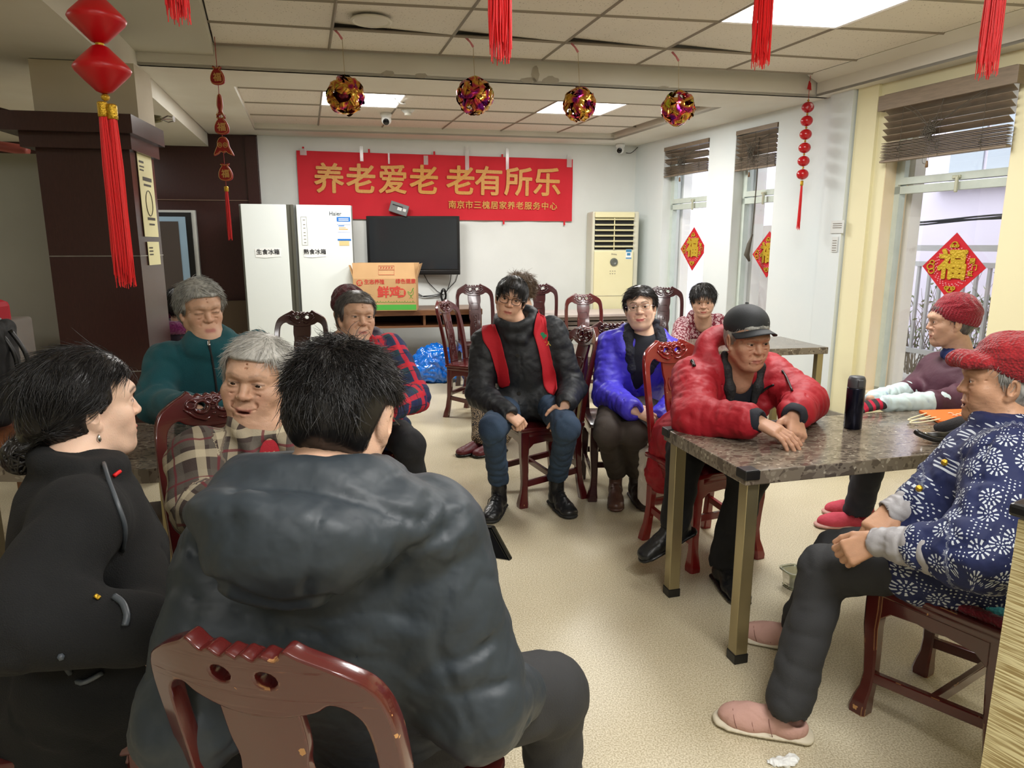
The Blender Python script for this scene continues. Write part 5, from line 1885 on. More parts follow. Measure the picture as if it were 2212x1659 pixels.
# small mobile or card under the old man's fingers
q = atz(1722, 940, .72)
o = MB().box((0, 0, .012), (.05, .012, .024), bevel=.003).build('small_box', mat('silver_box', rgb(170, 168, 166), .35, .4))
o.location = (q[0] + .012, q[1] + .01, .722); o.rotation_euler = (0, 0, -.5); tag(o, 'small silver box under the fingers of the man in red', 'box')
# glass jar on the floor
q = atz(1712, 1268, 0)
jar = empty('glass_dish', q, .3, 'small square glass dish with rubbish on the floor by the table', 'glass dish')
M['jar'] = mat('dish_glass', rgb(222, 224, 200), .1, trans=.7); bsdf(M['jar']).inputs['IOR'].default_value = 1.3
mb = MB()
sq = lambda r, z: [(r * (abs(math.cos(t)) ** .5) * math.copysign(1, math.cos(t)), r * (abs(math.sin(t)) ** .5) * math.copysign(1, math.sin(t)), z) for t in np.linspace(0, 6.283, 25)[:-1]]
mb.quadstrip([sq(.03, .006), sq(.032, .008), sq(.040, .075), sq(.050, .078), sq(.050, .084), sq(.041, .084), sq(.034, .014), sq(.002, .012)], close=True)
mb.quadstrip([sq(.002, 0), sq(.032, 0), sq(.036, .01)], close=True)
autosmooth(mb.build('bowl', M['jar'], jar), 30)
mb = MB(); rs = np.random.RandomState(2)
for i in range(14): mb.box((rs.uniform(-.02, .02), rs.uniform(-.02, .02), .02 + rs.uniform(0, .012)), (.02, .008, .006), rs.uniform(0, 3))
tag(mb.build('rubbish', mat('ash', rgb(120, 110, 96), .9), jar), None)
# scrap of tissue near the viewer
q = atz(1690, 1650, 0)
o = sculpt('tissue', Sdf().ell((0, 0, .006), (.045, .02, .008), k=.01).ell((.03, .01, .008), (.02, .016, .012), k=.01), .003, M['white'], None, [folds(.006, 60)])
o.location = q; tag(o, 'torn scrap of white tissue on the floor at the bottom edge', 'tissue')
# blue plastic bag
q = atz(925, 832, 0)
sb = Sdf().ell((0, 0, .16), (.25, .19, .18), k=.1).ell((.06, 0, .26), (.17, .14, .14), k=.12).ell((.1, 0, .08), (.22, .18, .09), k=.1).ell((-.16, .0, .10), (.14, .14, .10), k=.1)
o = sculpt('plastic_bag', sb, .011, mat('blue_plastic', rgb(0, 92, 196), .12, spec=.8, coat=.7, col2=rgb(10, 120, 222), cscale=9), None, [folds(.030, 9, 2.), folds(.012, 26, 5.)])
o.location = (q[0], q[1] + .25, .0); tag(o, 'shiny blue plastic bag on the floor beside the desk', 'bag')
# white cloth tote by the woman in blue-violet
q = atz(1418, 1150, 0)
o = empty('tote_bag', (q[0] + .05, q[1] + .12, 0), .3, 'white cloth bag hanging beside the woman in blue-violet', 'bag')
M['cloth'] = mat('white_cloth', rgb(226, 220, 214), .85, bump=.2, bscale=200)
sculpt('body', Sdf().box((q[0] + .05, q[1] + .12, .27), (.11, .035, .13), R=rotm(rz=17), rd=.02, k=.03), .008, M['cloth'], o, [folds(.012, 10, 3.)])
MB().tube([(-.06, -.02, .38), (-.05, -.03, .48), (-.02, -.04, .56), (.02, -.03, .56), (.05, -.02, .48), (.06, -.02, .38)], .009, 6).build('strap', M['cloth'], o, True)
# dark wheel-like round thing under the chair: castor of a bag
# ------------------------------------------------------------------ counter at the right edge
o = empty('counter', (.998, 1.29, 0), math.atan2(-.86, .51), 'straw-textured counter with a black cap at the right edge', 'counter')
M['straw'] = mat('straw_laminate', rgb(214, 202, 150), .7)
m = M['straw']
tc = N(m, 'ShaderNodeTexCoord'); mp = N(m, 'ShaderNodeMapping'); mp.inputs['Scale'].default_value = (9, 9, 260)
L(m, tc.outputs['Object'], mp.inputs[0])
n = N(m, 'ShaderNodeTexNoise', i_Scale=1., i_Detail=3.); L(m, mp.outputs[0], n.inputs[0])
r = N(m, 'ShaderNodeValToRGB'); r.color_ramp.elements[0].position = .42; r.color_ramp.elements[0].color = rgb(160, 140, 92); r.color_ramp.elements[1].position = .56; r.color_ramp.elements[1].color = rgb(222, 212, 166)
L(m, n.outputs[0], r.inputs[0]); L(m, r.outputs[0], bsdf(m).inputs['Base Color'])
bu = N(m, 'ShaderNodeBump', i_Strength=.5, i_Distance=.003); L(m, n.outputs[0], bu.inputs['Height']); L(m, bu.outputs[0], bsdf(m).inputs['Normal'])
MB().box((.45, .2, .46), (.9, .4, .92)).build('body', M['straw'], o)
MB().box((.45, .2, .94), (.93, .43, .028), bevel=.008).build('top_cap', M['black'], o)

# ------------------------------------------------------------------ far left clutter
M['bench'] = mat('reddish_bench_wood', rgb(130, 84, 56), .25, col2=rgb(104, 64, 40), cscale=6, stretch=(1, 9, 9))
o = empty('wooden_table', (-2.52, 2.88, 0), .15, 'varnished wooden table at the far left under the bags', 'table')
MB().box((0, 0, .66), (1.2, .7, .04), bevel=.006).build('table_top', M['bench'], o)
for sx in (-.52, .52):
    for sy in (-.28, .28): MB().box((sx, sy, .32), (.05, .05, .64)).build('leg', M['bench'], o)
o = empty('backpack', (-2.27, 2.88, .68), .4, 'black and silver backpack standing on the wooden table at far left', 'backpack')
sculpt('body', Sdf().box((-2.27, 2.88, .92), (.10, .09, .17), R=rotm(rz=20), rd=.05, k=.03), .01, M['matteblack'], o, [folds(.008, 12, 1.)])
mb = MB()
for x in (.12, .16): mb.tube(smooth_loop([(x, -.05, .42), (x + .05, -.06, .30), (x + .03, -.06, .12), (x - .02, -.05, .06)], 5, False), .010, 8)
mb.build('strap', M['black'], o, True)
MB().box((0, -.02, .455), (.22, .18, .02), bevel=.006).build('reflective_top', mat('silver_tape', rgb(180, 182, 184), .3, .6), o)
o = empty('storage_bin', (-2.80, 3.55, .72), .2, 'clear plastic bin holding a red bag on the counter at far left', 'storage box')
o.location = (-3.32, 4.28, .72)
MB().box((0, 0, .14), (.5, .36, .28), bevel=.02).build('bin', mat('hazy_plastic', rgb(186, 180, 174), .2, alpha=.28), o)
o = MB().box((0, 0, .0), (.34, .28, .38), bevel=.04).build('red_bag', mat('red_fabric', rgb(180, 14, 34), .7)); o.location = (-3.34, 4.28, .925); tag(o, 'red fabric bag inside the clear plastic bin at far left', 'bag')
# ------------------------------------------------------------------ people
M['skin'] = mat('skin', (1, 1, 1, 1), .48, spec=.4, sub=.12, bump=.12, bscale=350)
_a = N(M['skin'], 'ShaderNodeAttribute'); _a.attribute_name = 'Col'
L(M['skin'], _a.outputs['Color'], bsdf(M['skin']).inputs['Base Color'])
M['eyewhite'] = mat('eye_white', rgb(214, 204, 196), .2)
M['iris'] = mat('iris_dark', rgb(30, 18, 12), .1)


def hair_mat(name, c1, c2, rough=.35):
    return mat(name, c1, rough, col2=c2, cscale=90, spec=.5, stretch=(1, 1, .4))
M['hblack'] = hair_mat('black_hair', rgb(16, 14, 14), rgb(30, 27, 26))
M['hgrey'] = hair_mat('grey_hair', rgb(176, 176, 170), rgb(104, 104, 100), .45)
M['hwhite'] = hair_mat('white_hair', rgb(196, 194, 188), rgb(150, 148, 142), .45)
M['hsalt'] = hair_mat('salt_hair', rgb(110, 106, 102), rgb(48, 46, 44), .45)
M['hbrown'] = hair_mat('brown_hair', rgb(124, 102, 78), rgb(74, 58, 44), .45)


def head_sdf(sd, F, s, a):
    age, fat, smile, mo = a.get('age', 0), a.get('fat', 0), a.get('smile', 0), a.get('open', 0)
    E = lambda c, r, k=.02, op='+', R=None: sd.ell(F(*(np.array(c) * s)), np.array(r) * s, F.R if R is None else F.R @ R, k, op)
    C = lambda pts, rs, k=.01, op='+': sd.chain([F(*(np.array(p) * s)) for p in pts], [r * s for r in rs] if isinstance(rs, (list, tuple)) else rs * s, k, op)
    E((0, -.014, .028), (.073, .092, .077))
    E((0, .026, .030), (.061, .054, .050), .03)
    E((0, .020, -.045), (.060 + .007 * fat, .062, .066), .03)
    for x in (-1, 1):
        C([(x * (.047 + .006 * fat), .0, -.058), (x * .024, .046, -.094), (0, .060, -.101)], [.021, .019, .016], .03)
        E((x * (.036 + .004 * fat), .054, -.030), (.025 + .006 * fat, .025, .025 + .004 * fat), .025)
        E((x * .030, .064, -.062), (.016 + .008 * fat, .016, .018), .02)
    E((0, .062, -.100), (.020, .019, .016), .015)
    C([(-.044, .064, .016), (-.022, .079, .021), (0, .080, .018), (.022, .079, .021), (.044, .064, .016)], .0105, .02)
    for x in (-1, 1):
        E((x * .031, .093, -.002), (.019, .013, .0115), .012, '-')
    C([(0, .075, .010), (0, .0865, -.014), (0, .0955, -.031)], [.0085, .0092, .0112], .009)
    for x in (-1, 1):
        E((x * .0130, .0865, -.035), (.0085, .0105, .0072), .006)
        E((x * .0065, .0935, -.0425), (.0036, .005, .003), .002, '-')
        E((x * .031, .0735, -.0035), (.0165, .0125, .0125), .005)
        if not a.get('closed'):
            C([(x * .0205, .0824, -.0046), (x * .031, .0870, -.0020), (x * .0420, .0817, -.0034)], [.0016, .0032 * a.get('eye', .85 if age < .5 else .62), .0018], .002, '-')
        if age > .3:
            E((x * .031, .074, -.021), (.015, .009, .006), .006)
    # mouth
    up = .006 * smile
    w = .022 + .005 * smile
    E((0, .078, -.070), (.024, .010, .018), .012)
    C([(-w, .0775, -.0700 + up), (-.009, .0860, -.0668), (0, .0862, -.0678), (.009, .0860, -.0668), (w, .0775, -.0700 + up)], [.0030, .0046, .0042, .0046, .0030], .004)
    C([(-w * .85, .0785, -.0740 + up * .7), (0, .0850, -.0785 - .5 * mo), (w * .85, .0785, -.0740 + up * .7)], [.0030, .0056, .0030], .004)
    C([(-w - .002, .0805, -.0712 + up), (-.010, .0905, -.0716), (.010, .0905, -.0716), (w + .002, .0805, -.0712 + up)], .0016, .003, '-')
    if mo:
        E((0, .088, -.0745), (w * .62, .016, .0030 + mo), .005, '-')
    if age > .2 or smile > .3:
        for x in (-1, 1):
            C([(x * .0185, .0905, -.038), (x * .030, .0805, -.052), (x * .036, .070, -.072)], .0017, .008, '-')
    if age > .4:
        for x in (-1, 1):
            C([(x * .026, .0765, -.080), (x * .030, .069, -.096)], .0013, .006, '-')
            C([(x * .020, .0845, -.022), (x * .034, .082, -.0285), (x * .044, .070, -.026)], .0011, .005, '-')
            for q in (-.004, .003):
                C([(x * .050, .0625, q), (x * .059, .050, q * 2.2)], .0010, .004, '-')
        for z in (.036, .046, .056):
            C([(-.036, .071 - (z - .036) * .5, z), (0, .0845 - (z - .036) * .55, z + .002), (.036, .071 - (z - .036) * .5, z)], .0010, .005, '-')
        for x in (-.006, .006): C([(x, .0895, .012), (x * 1.3, .086, .028)], .0010, .004, '-')
    # ears
    for x in (-1, 1):
        Re = rotm(rz=-22 * x, ry=8 * x)
        E((x * .0765, -.010, -.012), (.0085, .019, .031), .008, R=Re)
        E((x * .0835, -.004, -.008), (.0050, .010, .018), .004, '-', R=Re)
        E((x * .072, .002, -.040), (.008, .008, .010), .006)
    # neck
    C([(0, -.020, -.060), (0, -.034, -.125), (0, -.040, -.20)], [.050, .050 + .004 * fat, .058], .03)


def head_col(F, s, a):
    base = np.array(a.get('skin', rgb(206, 160, 128))[:3])
    lip = np.array(a.get('lip', rgb(164, 104, 92) if a.get('age', 0) > .5 else rgb(180, 100, 90))[:3])
    brow = np.array(a.get('brow', rgb(48, 40, 36))[:3])
    smile = a.get('smile', 0)
    mo = a.get('open', 0)

    def f(v):
        l = ((v - F.o) @ F.R) / s
        x, y, z = np.abs(l[:, 0]), l[:, 1], l[:, 2]
        c = np.tile(base, (len(v), 1))
        n = perlin(v * 60)[:, None] * .10 + perlin(v * 17 + 5)[:, None] * .10
        c = c * (1 + n)
        red = np.exp(-((x - .038) ** 2 / .0004 + (y - .07) ** 2 / .002 + (z + .036) ** 2 / .0005)) * a.get('blush', .35)
        red += np.exp(-(x ** 2 / .0003 + (y - .1) ** 2 / .0003 + (z + .033) ** 2 / .0003)) * .25
        c = c * (1 - red[:, None] * np.array([.02, .28, .28]))
        up = .006 * smile * np.clip(x / .026, 0, 1) ** 2
        m = np.exp(-((np.maximum(x - .013, 0)) ** 2 / .00006 + (z + .0715 - up) ** 2 / .00005)) * (y > .070)
        m = np.clip(m * 1.4, 0, 1)[:, None]
        c = c * (1 - m) + lip * m
        if mo:
            m = ((x < .024) & (np.abs(z + .0735) < .0045 + mo) & (y > .04) & (y < .083)).astype(float)[:, None]
            c = c * (1 - m) + np.array([.10, .02, .015]) * m
        zb = .0195 + .006 * np.clip((x - .012) / .02, 0, 1) - .006 * np.clip((x - .036) / .012, 0, 1)
        m = np.exp(-((z - zb) ** 2 / .000012)) * ((x > .011) & (x < .050) & (y > .05)) * a.get('browk', .85)
        m = m[:, None]
        c = c * (1 - m) + brow * m
        m = np.exp(-((z - (.0018 if not a.get('closed') else -.004) + .10 * np.abs(x - .031)) ** 2 / .0000035)) * ((x > .015) & (x < .047) & (y > .06)) * .75
        c = c * (1 - m[:, None]) + np.array([.06, .035, .025]) * m[:, None]
        if a.get('age', 0) > .4:
            sp_ = np.clip((perlin(v * 95 + 9) - .38) * 6, 0, 1)[:, None] * .45
            c = c * (1 - sp_) + base * .42 * sp_
        if a.get('stubble'):
            pass
        return np.clip(c, 0, 1)
    return f


def hand_sdf(sd, W, Y, Zb, side, curl=(25, 35, 25), spread=5., thumb=20., s=1., arm=.025):
    """W wrist, Y finger direction, Zb back-of-hand direction, side = +1 when the thumb lies on the local +x side"""
    Y = np.array(Y, float); Y /= np.linalg.norm(Y)
    Zb = np.array(Zb, float); Zb = Zb - Y * (Zb @ Y); Zb /= np.linalg.norm(Zb)
    X = np.cross(Y, Zb)
    R = np.stack([X, Y, Zb], 1)
    F = Frame(W, R)
    P = lambda x, y, z: F(x * s, y * s, z * s)
    sd.cap(P(-.010, -arm, 0), P(-.011, .01, 0), .021 * s, .019 * s, .01)
    sd.cap(P(.010, -arm, 0), P(.011, .01, 0), .021 * s, .019 * s, .01)
    for x, z in ((-.027, .0), (-.009, .003), (.009, .003), (.026, 0)):
        sd.cap(P(x * .55, .01, 0), P(x, .082, z), .0155 * s, .0125 * s, .010)
    sd.ell(P(side * .020, .035, -.010), (.016 * s, .028 * s, .014 * s), R, .01)
    lens = ((.026, (.040, .025, .020)), (.009, (.044, .028, .021)), (-.009, (.041, .026, .020)), (-.026, (.032, .020, .018)))
    for i, (x, ls) in enumerate(lens):
        p = np.array([x * side, .082, .001])
        a = 0
        sp_ = math.radians(spread) * (1.5 - i) / 1.5 * side
        cm = 1 + .10 * (i - 1.5)
        rr_ = [.0098, .0088, .0080, .0072] if i < 3 else [.0088, .0078, .0070, .0064]
        for j, l_ in enumerate(ls):
            a += math.radians(curl[j]) * cm
            q = p + l_ * np.array([math.sin(sp_) * math.cos(a), math.cos(sp_) * math.cos(a), -math.sin(a)])
            sd.cap(P(*p), P(*q), rr_[j] * s, rr_[j + 1] * s, .003)
            if j < 2: sd.ell(P(*q), (rr_[j + 1] * 1.08 * s,) * 3, None, .003)
            p = q
    t = math.radians(thumb)
    b = np.array([side * .024, .018, -.006])
    m1 = b + .036 * np.array([side * math.sin(t + .35), math.cos(t + .35), -.25])
    m2 = m1 + .032 * np.array([side * math.sin(t), math.cos(t), -.30])
    m3 = m2 + .024 * np.array([side * math.sin(t - .25), math.cos(t - .25), -.35])
    sd.cap(P(*b), P(*m1), .0145 * s, .0115 * s, .012)
    sd.cap(P(*m1), P(*m2), .0112 * s, .0098 * s, .004)
    sd.cap(P(*m2), P(*m3), .0098 * s, .0078 * s, .004)


def merge(parts):
    V, Q, Cc = [], [], []
    o = 0
    for v, q, c in parts:
        V.append(v); Q.append(q + o); Cc.append(c); o += len(v)
    return np.concatenate(V), np.concatenate(Q), np.concatenate(Cc)


def ik(S_, W_, a, b, pole):
    d = W_ - S_
    L_ = np.linalg.norm(d)
    if L_ > (a + b) * .999:
        W_ = S_ + d / L_ * (a + b) * .999; d = W_ - S_; L_ = (a + b) * .999
    t = d / L_
    x = (a * a - b * b + L_ * L_) / (2 * L_)
    h = math.sqrt(max(a * a - x * x, 0))
    p = np.array(pole, float) - t * (np.array(pole, float) @ t)
    p /= np.linalg.norm(p) + 1e-9
    return S_ + t * x + p * h


def lerp(a, b, t): return a * (1 - t) + b * t


class Person:
    def __init__(self, label, pelvis, neck, th, head, look, s=1.0, sw=.185, w=1.0, **k):
        """th body facing angle; look = (angle, pitch up, roll) of the head; head = its centre"""
        self.s, self.w = s, w
        self.P, self.N = np.array(pelvis, float), np.array(neck, float)
        f = np.array([math.cos(math.radians(th)), math.sin(math.radians(th)), 0])
        z = self.N - self.P; z /= np.linalg.norm(z)
        x = np.cross(f, z); x /= np.linalg.norm(x)
        y = np.cross(z, x)
        self.R = np.stack([x, y, z], 1)
        self.f, self.x = f, x
        self.HF = Frame(head, facing(look[0]) @ rotm(rx=look[1]) @ rotm(ry=look[2]))
        self.root = empty('person', (self.P[0], self.P[1], 0), 0, label, 'person')
        self.face = k.get('face', {})
        self.sh = {1: self.N + self.R @ np.array([sw, .0, -k.get('shd', .075)]), -1: self.N + self.R @ np.array([-sw, .0, -k.get('shd', .075)])}
        self.hip = {1: self.P + x * .09, -1: self.P - x * .09}
        self.el, self.wr, self.kn, self.an = {}, {}, {}, {}
        self.parts = []
        self.thick = k.get('thick', 1.)

    def arm(self, side, elbow=None, wrist=None, pole=None):
        if wrist is None:
            wrist = self.P + self.f * .30 + self.x * side * .10 + V3(0, 0, .08)
        if elbow is None:
            elbow = ik(self.sh[side], wrist, .28 * self.s, .25 * self.s, pole if pole is not None else self.x * side * .5 + V3(0, 0, -1))
        self.el[side], self.wr[side] = np.array(elbow, float), np.array(wrist, float)
        return self

    def leg(self, side, knee=None, ankle=None):
        if knee is None: knee = self.hip[side] + self.f * .42 + self.x * side * .05 + V3(0, 0, -.02)
        if ankle is None: ankle = np.array([knee[0] + self.f[0] * .02, knee[1] + self.f[1] * .02, .09])
        self.kn[side], self.an[side] = np.array(knee, float), np.array(ankle, float)
        return self

    def defaults(self):
        for q in (1, -1):
            if q not in self.el: self.arm(q)
            if q not in self.kn: self.leg(q)

    def body(self, h=.003, hands=(), head=True):
        self.defaults()
        skin = np.array(self.face.get('skin', rgb(206, 160, 128))[:3])
        parts = []
        flat = lambda v: np.clip(skin * (1 + perlin(v * 60)[:, None] * .12), 0, 1)
        if head:
            sd = Sdf(); head_sdf(sd, self.HF, self.s, self.face)
            sd.cap(self.HF(0, -.038, -.17), self.N + V3(0, 0, .0), .055, .06, .03)
            v, q, near = sd.mesh(h)
            v = relax(v, q, 1, .4)
            if self.face.get('age', 0) > .4:
                n = vnormals(v, q)
                v = v + n * (.0007 * perlin((v - self.HF.o) @ self.HF.R * np.array([70, 70, 150])))[:, None]
            parts.append((v, q, head_col(self.HF, self.s, self.face)(v)))
        # the body under the clothes
        sd = Sdf()
        sd.ell(self.P, (.15, .11, .11), self.R, .05).cap(self.P, lerp(self.P, self.N, .8), .09, .09, .05).cap(self.sh[1], self.sh[-1], .03, .03, .03).cap(lerp(self.P, self.N, .8), self.N, .09, .05, .05)
        for q in (1, -1):
            sd.cap(self.sh[q], self.el[q], .04, .033, .02).cap(self.el[q], self.wr[q], .033, .022, .02)
            sd.cap(self.hip[q], self.kn[q], .07, .05, .03).cap(self.kn[q], self.an[q], .048, .035, .03)
        v, q, near = sd.mesh(.016)
        parts.append((v, q, flat(v)))
        for hd in hands:
            side, Y, Zb, kw = hd
            sd = Sdf()
            Xl = np.cross(np.array(Y, float), np.array(Zb, float))
            hand_sdf(sd, self.wr[side], Y, Zb, kw.pop('thumbside', -side), s=kw.pop('s', .95) * self.s, **kw)
            v, q, near = sd.mesh(.0024 if h > .0024 else h)
            parts.append((v, q, flat(v)))
        v, q, c = merge(parts)
        me = np_mesh('body', v, q, c)
        self.bodyo = linkmesh('body', me, M['skin'], self.root, False, True)
        if head and not self.face.get('noeyes'):
            for x in (-1, 1):
                c = self.HF(*(np.array([x * .031, .0735, -.0035]) * self.s))
                mb = MB()
                Rm = Matrix([list(r_) for r_ in self.HF.R]) @ Matrix.Rotation(-math.pi / 2, 3, 'X')
                rr_ = .0122 * self.s
                mb.lathe([(max(.0004, rr_ * math.cos(t)), rr_ * math.sin(t)) for t in np.linspace(-1.5, 1.5, 13)], 16, c, Rm)
                e_ = mb.build('eye', [M['eyewhite'], M['iris']], self.root, True, True)
                mw = np.array([c[i] - self.root.location[i] for i in range(3)])
                for p_ in e_.data.polygons:
                    d_ = (np.array(p_.center) - mw) / rr_
                    if d_ @ self.HF.R[:, 1] > .80: p_.material_index = 1
        return self

    def eyeslit(self): pass

    def garment(self, name, m, r=1., sleeve=.94, hem=.0, h=.008, torso=True, arms=True, extra=None, disp=None, pat=False, collar=None, puff=None, armr=(.062, .054, .050, .043), kk=.035, sides=(1, -1), fwd=.0, grooves=(), _g=None):
        sd = Sdf()
        w = self.w
        P_0, N_0, R = self.P, self.N, self.R
        if torso:
            sd.ell(P_0 + R @ V3(0, .01 + fwd, .03 - hem * .5), (.160 * w * r, .122 * w * r, .12 + hem * .5), R, .05)
            sd.ell(lerp(P_0, N_0, .42) + R @ V3(0, .02 + fwd, 0), (.158 * w * r, .125 * w * r, .17), R, .08)
            sd.ell(lerp(P_0, N_0, .70) + R @ V3(0, .01, 0), (.152 * w * r, .108 * w * r, .15), R, .07)
            sd.cap(lerp(self.sh[1], N_0, .15), lerp(self.sh[-1], N_0, .15), .052 * r, .052 * r, .05)
            sd.cap(lerp(P_0, N_0, .85), N_0 + R @ V3(0, 0, -.02), .085 * r, .062 * r, .05)
        if arms:
            for q in sides:
                e, w_ = self.el[q], self.wr[q]
                we = lerp(e, w_, sleeve)
                t = r * self.thick
                sd.cap(self.sh[q], e, armr[0] * t, armr[1] * t, kk, puff=puff)
                sd.cap(e, we, armr[2] * t, armr[3] * t, kk, puff=puff)
                d = (w_ - e) / np.linalg.norm(w_ - e)
                if sleeve < 1: sd.cap(we - d * .01, we + d * .07, .024, .026, .006, '-')
        if extra: extra(sd, self)
        if grooves and _g is None:
            kw = dict(r=r, sleeve=sleeve, hem=hem, torso=torso, arms=arms, extra=extra, disp=[], armr=armr, kk=kk, sides=sides, fwd=fwd)
            t_ = self.garment('pattern_piece', None, h=h * 2, **kw)
            bpy.context.view_layer.update()
            _g = []
            for pts, rr_ in grooves:
                q = [surf(t_, px, py, .0) for px, py in pts]
                q = [x for x in q if x is not None]
                if len(q) > 1: _g.append((smooth_loop(q, 3, False), rr_))
            bpy.data.objects.remove(t_)
        for pts, rr_ in _g or (): sd.chain(pts, rr_, rr_ * 2.6, '-')
        if disp is None: disp = [limb_folds(.006, .045), folds(.004, 10)]
        o = sculpt(name, sd, h, m, self.root, disp, 1, None, pat)
        return o

    def trousers(self, m, r=(.088, .068, .066, .056), h=.009, disp=None, flare=0., name='trousers', pat=False, hipr=(.165, .13, .11)):
        sd = Sdf()
        sd.ell(self.P + V3(0, 0, -.01), np.array(hipr) * self.w, self.R, .05)
        for q in (1, -1):
            a, k_, n_ = self.hip[q], self.kn[q], self.an[q]
            sd.cap(a, k_, r[0], r[1], .04)
            sd.cap(k_, n_ + V3(0, 0, .01), r[2], r[3] + flare, .03)
            sd.cap(n_ + V3(0, 0, -.02), n_ + V3(0, 0, -.12), r[3] - .010, r[3], .004, '-')
        return sculpt(name, sd, h, m, self.root, [limb_folds(.005, .11, 3.), folds(.005, 7, 2)] if disp is None else disp, 1, None, pat)

    def shoe(self, side, toe, m, msole=None, ln_=.265, w=.048, style='boot', lift=0., top=.0):
        """toe = horizontal direction of the foot"""
        t = np.array([toe[0], toe[1], toe[2] if len(toe) > 2 else 0.]); t /= np.linalg.norm(t)
        x = np.cross(t, V3(0, 0, 1)); x /= np.linalg.norm(x)
        up = np.cross(x, t)
        R = np.stack([x, t, up], 1)
        a = self.an[side]
        base = a + V3(0, 0, -a[2] + lift) if lift == 0 else a - up * .085
        F = Frame(base, R)
        sd = Sdf()
        if style == 'boot':
            sd.ell(F(0, -.01, .050), (w * .85, .055, .050), R, .02)
            sd.ell(F(0, .10, .036), (w, .075, .038), R, .03).ell(F(0, .165, .030), (w * .95, .045, .030), R, .02)
            sd.cap(F(0, .045, .07), F(0, .10, .052), .034, .028, .02)
            sd.cap(F(0, -.012, .06), F(0, -.012, .125 + top), w * .82, w * .86, .015)
            sd.cap(F(0, -.012, .125 + top), F(0, -.012, .20 + top), w * .6, w * .62, .004, '-')
        else:
            sd.ell(F(0, .0, .035), (w * .9, .062, .042), R, .02)
            sd.ell(F(0, .115, .032), (w * 1.02, .085, .042), R, .03)
            sd.cap(F(0, .03, .05), F(0, .10, .05), .035, .030, .02)
            sd.cap(F(0, -.02, .075), F(0, .01, .12), .036, .040, .008, '-')
        sd.box(F(0, .07, -.055), (.12, .25, .058), R, 0, .002, '-')
        so = sculpt('shoe', sd, .0045, m, self.root, [folds(.002, 22, 1)], 1)
        sd = Sdf()
        for i, y in enumerate(np.linspace(-.05, .185, 12)):
            ww = w * (.86 if y < .0 else .9 + .16 * math.sin((y / .2) * 2.6)) * (1 if y < .17 else .82)
            sd.ell(F(0, y, .013), (ww, .030, .013), R, .006)
        sd.box(F(0, .07, .013), (.2, .3, .0125), R, 0, .001, '+') if False else None
        so2 = sculpt('sole', sd, .0045, msole or M['black'], so, [], 1)
        return so, F

    def hair(self, m, style='short', n=1500, ln_=.05, seed=1, vol=1., cuts=(), flow=None, rad=.0011, lift=.12, jit=.18, capk=1.06, seg=6, name='hair', root_sel=None, hcap=.0035, extra=None):
        F, s = self.HF, self.s
        E = lambda sd, c, r, k=.02, op='+': sd.ell(F(*(np.array(c) * s)), np.array(r) * s, F.R, k, op)
        sd = Sdf()
        v_ = vol
        E(sd, (0, -.015, .028), (.073 + .011 * v_, .092 + .011 * v_, .077 + .013 * v_))
        E(sd, (0, -.030, -.015), (.068 + .009 * v_, .068 + .014 * v_, .070), .03)
        E(sd, (0, .028, .040), (.058 + .008 * v_, .052 + .010 * v_, .045 + .010 * v_), .02)
        if extra: extra(sd, F, s)
        # face and ears free
        fz = {'short': .050, 'fringe': .030, 'bob': .044, 'back': .056}.get(style, .05)
        sd.box(F(*(np.array([0, .112, fz - .155]) * s)), np.array([.062, .062, .140]) * s, F.R, .014 * s, .016, '-')
        E(sd, (0, .090, -.03), (.066, .072, .086), .01, '-')
        for x in (-1, 1):
            E(sd, (x * .086, .010, -.030), (.022, .030, .040), .01, '-')
            E(sd, (x * .070, .048, -.045), (.025, .035, .055), .01, '-')
        sd.box(F(*(np.array([0, -.06, -.185]) * s)), np.array([.14, .14, .09]) * s, F.R @ rotm(rx=12), .01, .02, '-')
        for c in cuts: E(sd, c[0], c[1], .02, '-')
        v, q, near = sd.mesh(hcap * s)
        nn = vnormals(v, q)
        l = ((v - F.o) @ F.R) / s
        fl = flow or (lambda l: np.stack([l[:, 0] * 4, l[:, 1] * 3, -1 - 0 * l[:, 2]], 1))
        g = fl(l)
        g /= np.linalg.norm(g, axis=1)[:, None] + 1e-9
        # strand-like ridges along the flow
        ax = np.cross(g, (nn @ F.R)); ax /= np.linalg.norm(ax, axis=1)[:, None] + 1e-9
        u = (l * ax).sum(1)
        v = v + nn * (.0022 * perlin(np.stack([u * 190, (l * g).sum(1) * 14, l[:, 2] * 9], 1)) + .003 * perlin(l * 26 + seed))[:, None] * s
        capo = np_mesh(name, v, q)
        ho = linkmesh(name, capo, m, self.root, False, True)
        rs = np.random.RandomState(seed)
        lo = l
        ok = (l[:, 2] > -.075) & ((nn @ F.R)[:, 2] > -.65)
        if root_sel is not None: ok &= root_sel(l)
        idx = np.where(ok)[0]
        idx = rs.choice(idx, min(n, len(idx) * 3), replace=True)
        roots = v[idx] - nn[idx] * .002 + rs.normal(size=(len(idx), 3)) * .0012

        def dfn(p, t):
            ll = ((p - F.o) @ F.R) / s
            c = ll - np.array([0, -.012, .015])
            c = c / np.array([.082, .10, .09]) ** 2
            c /= np.linalg.norm(c, axis=1)[:, None] + 1e-9
            gg = fl(ll)
            gg /= np.linalg.norm(gg, axis=1)[:, None] + 1e-9
            tt = gg - c * (gg * c).sum(1)[:, None]
            tt /= np.linalg.norm(tt, axis=1)[:, None] + 1e-9
            wave = perlin(ll * 30 + seed)[:, None] * .5
            out = tt + c * lift * (1 - t * 1.2) + np.cross(tt, c) * wave
            return out @ F.R.T
        st = strands('strands', roots, dfn, ln_ * s, seg, rad, m, ho, seed, jit)
        return ho

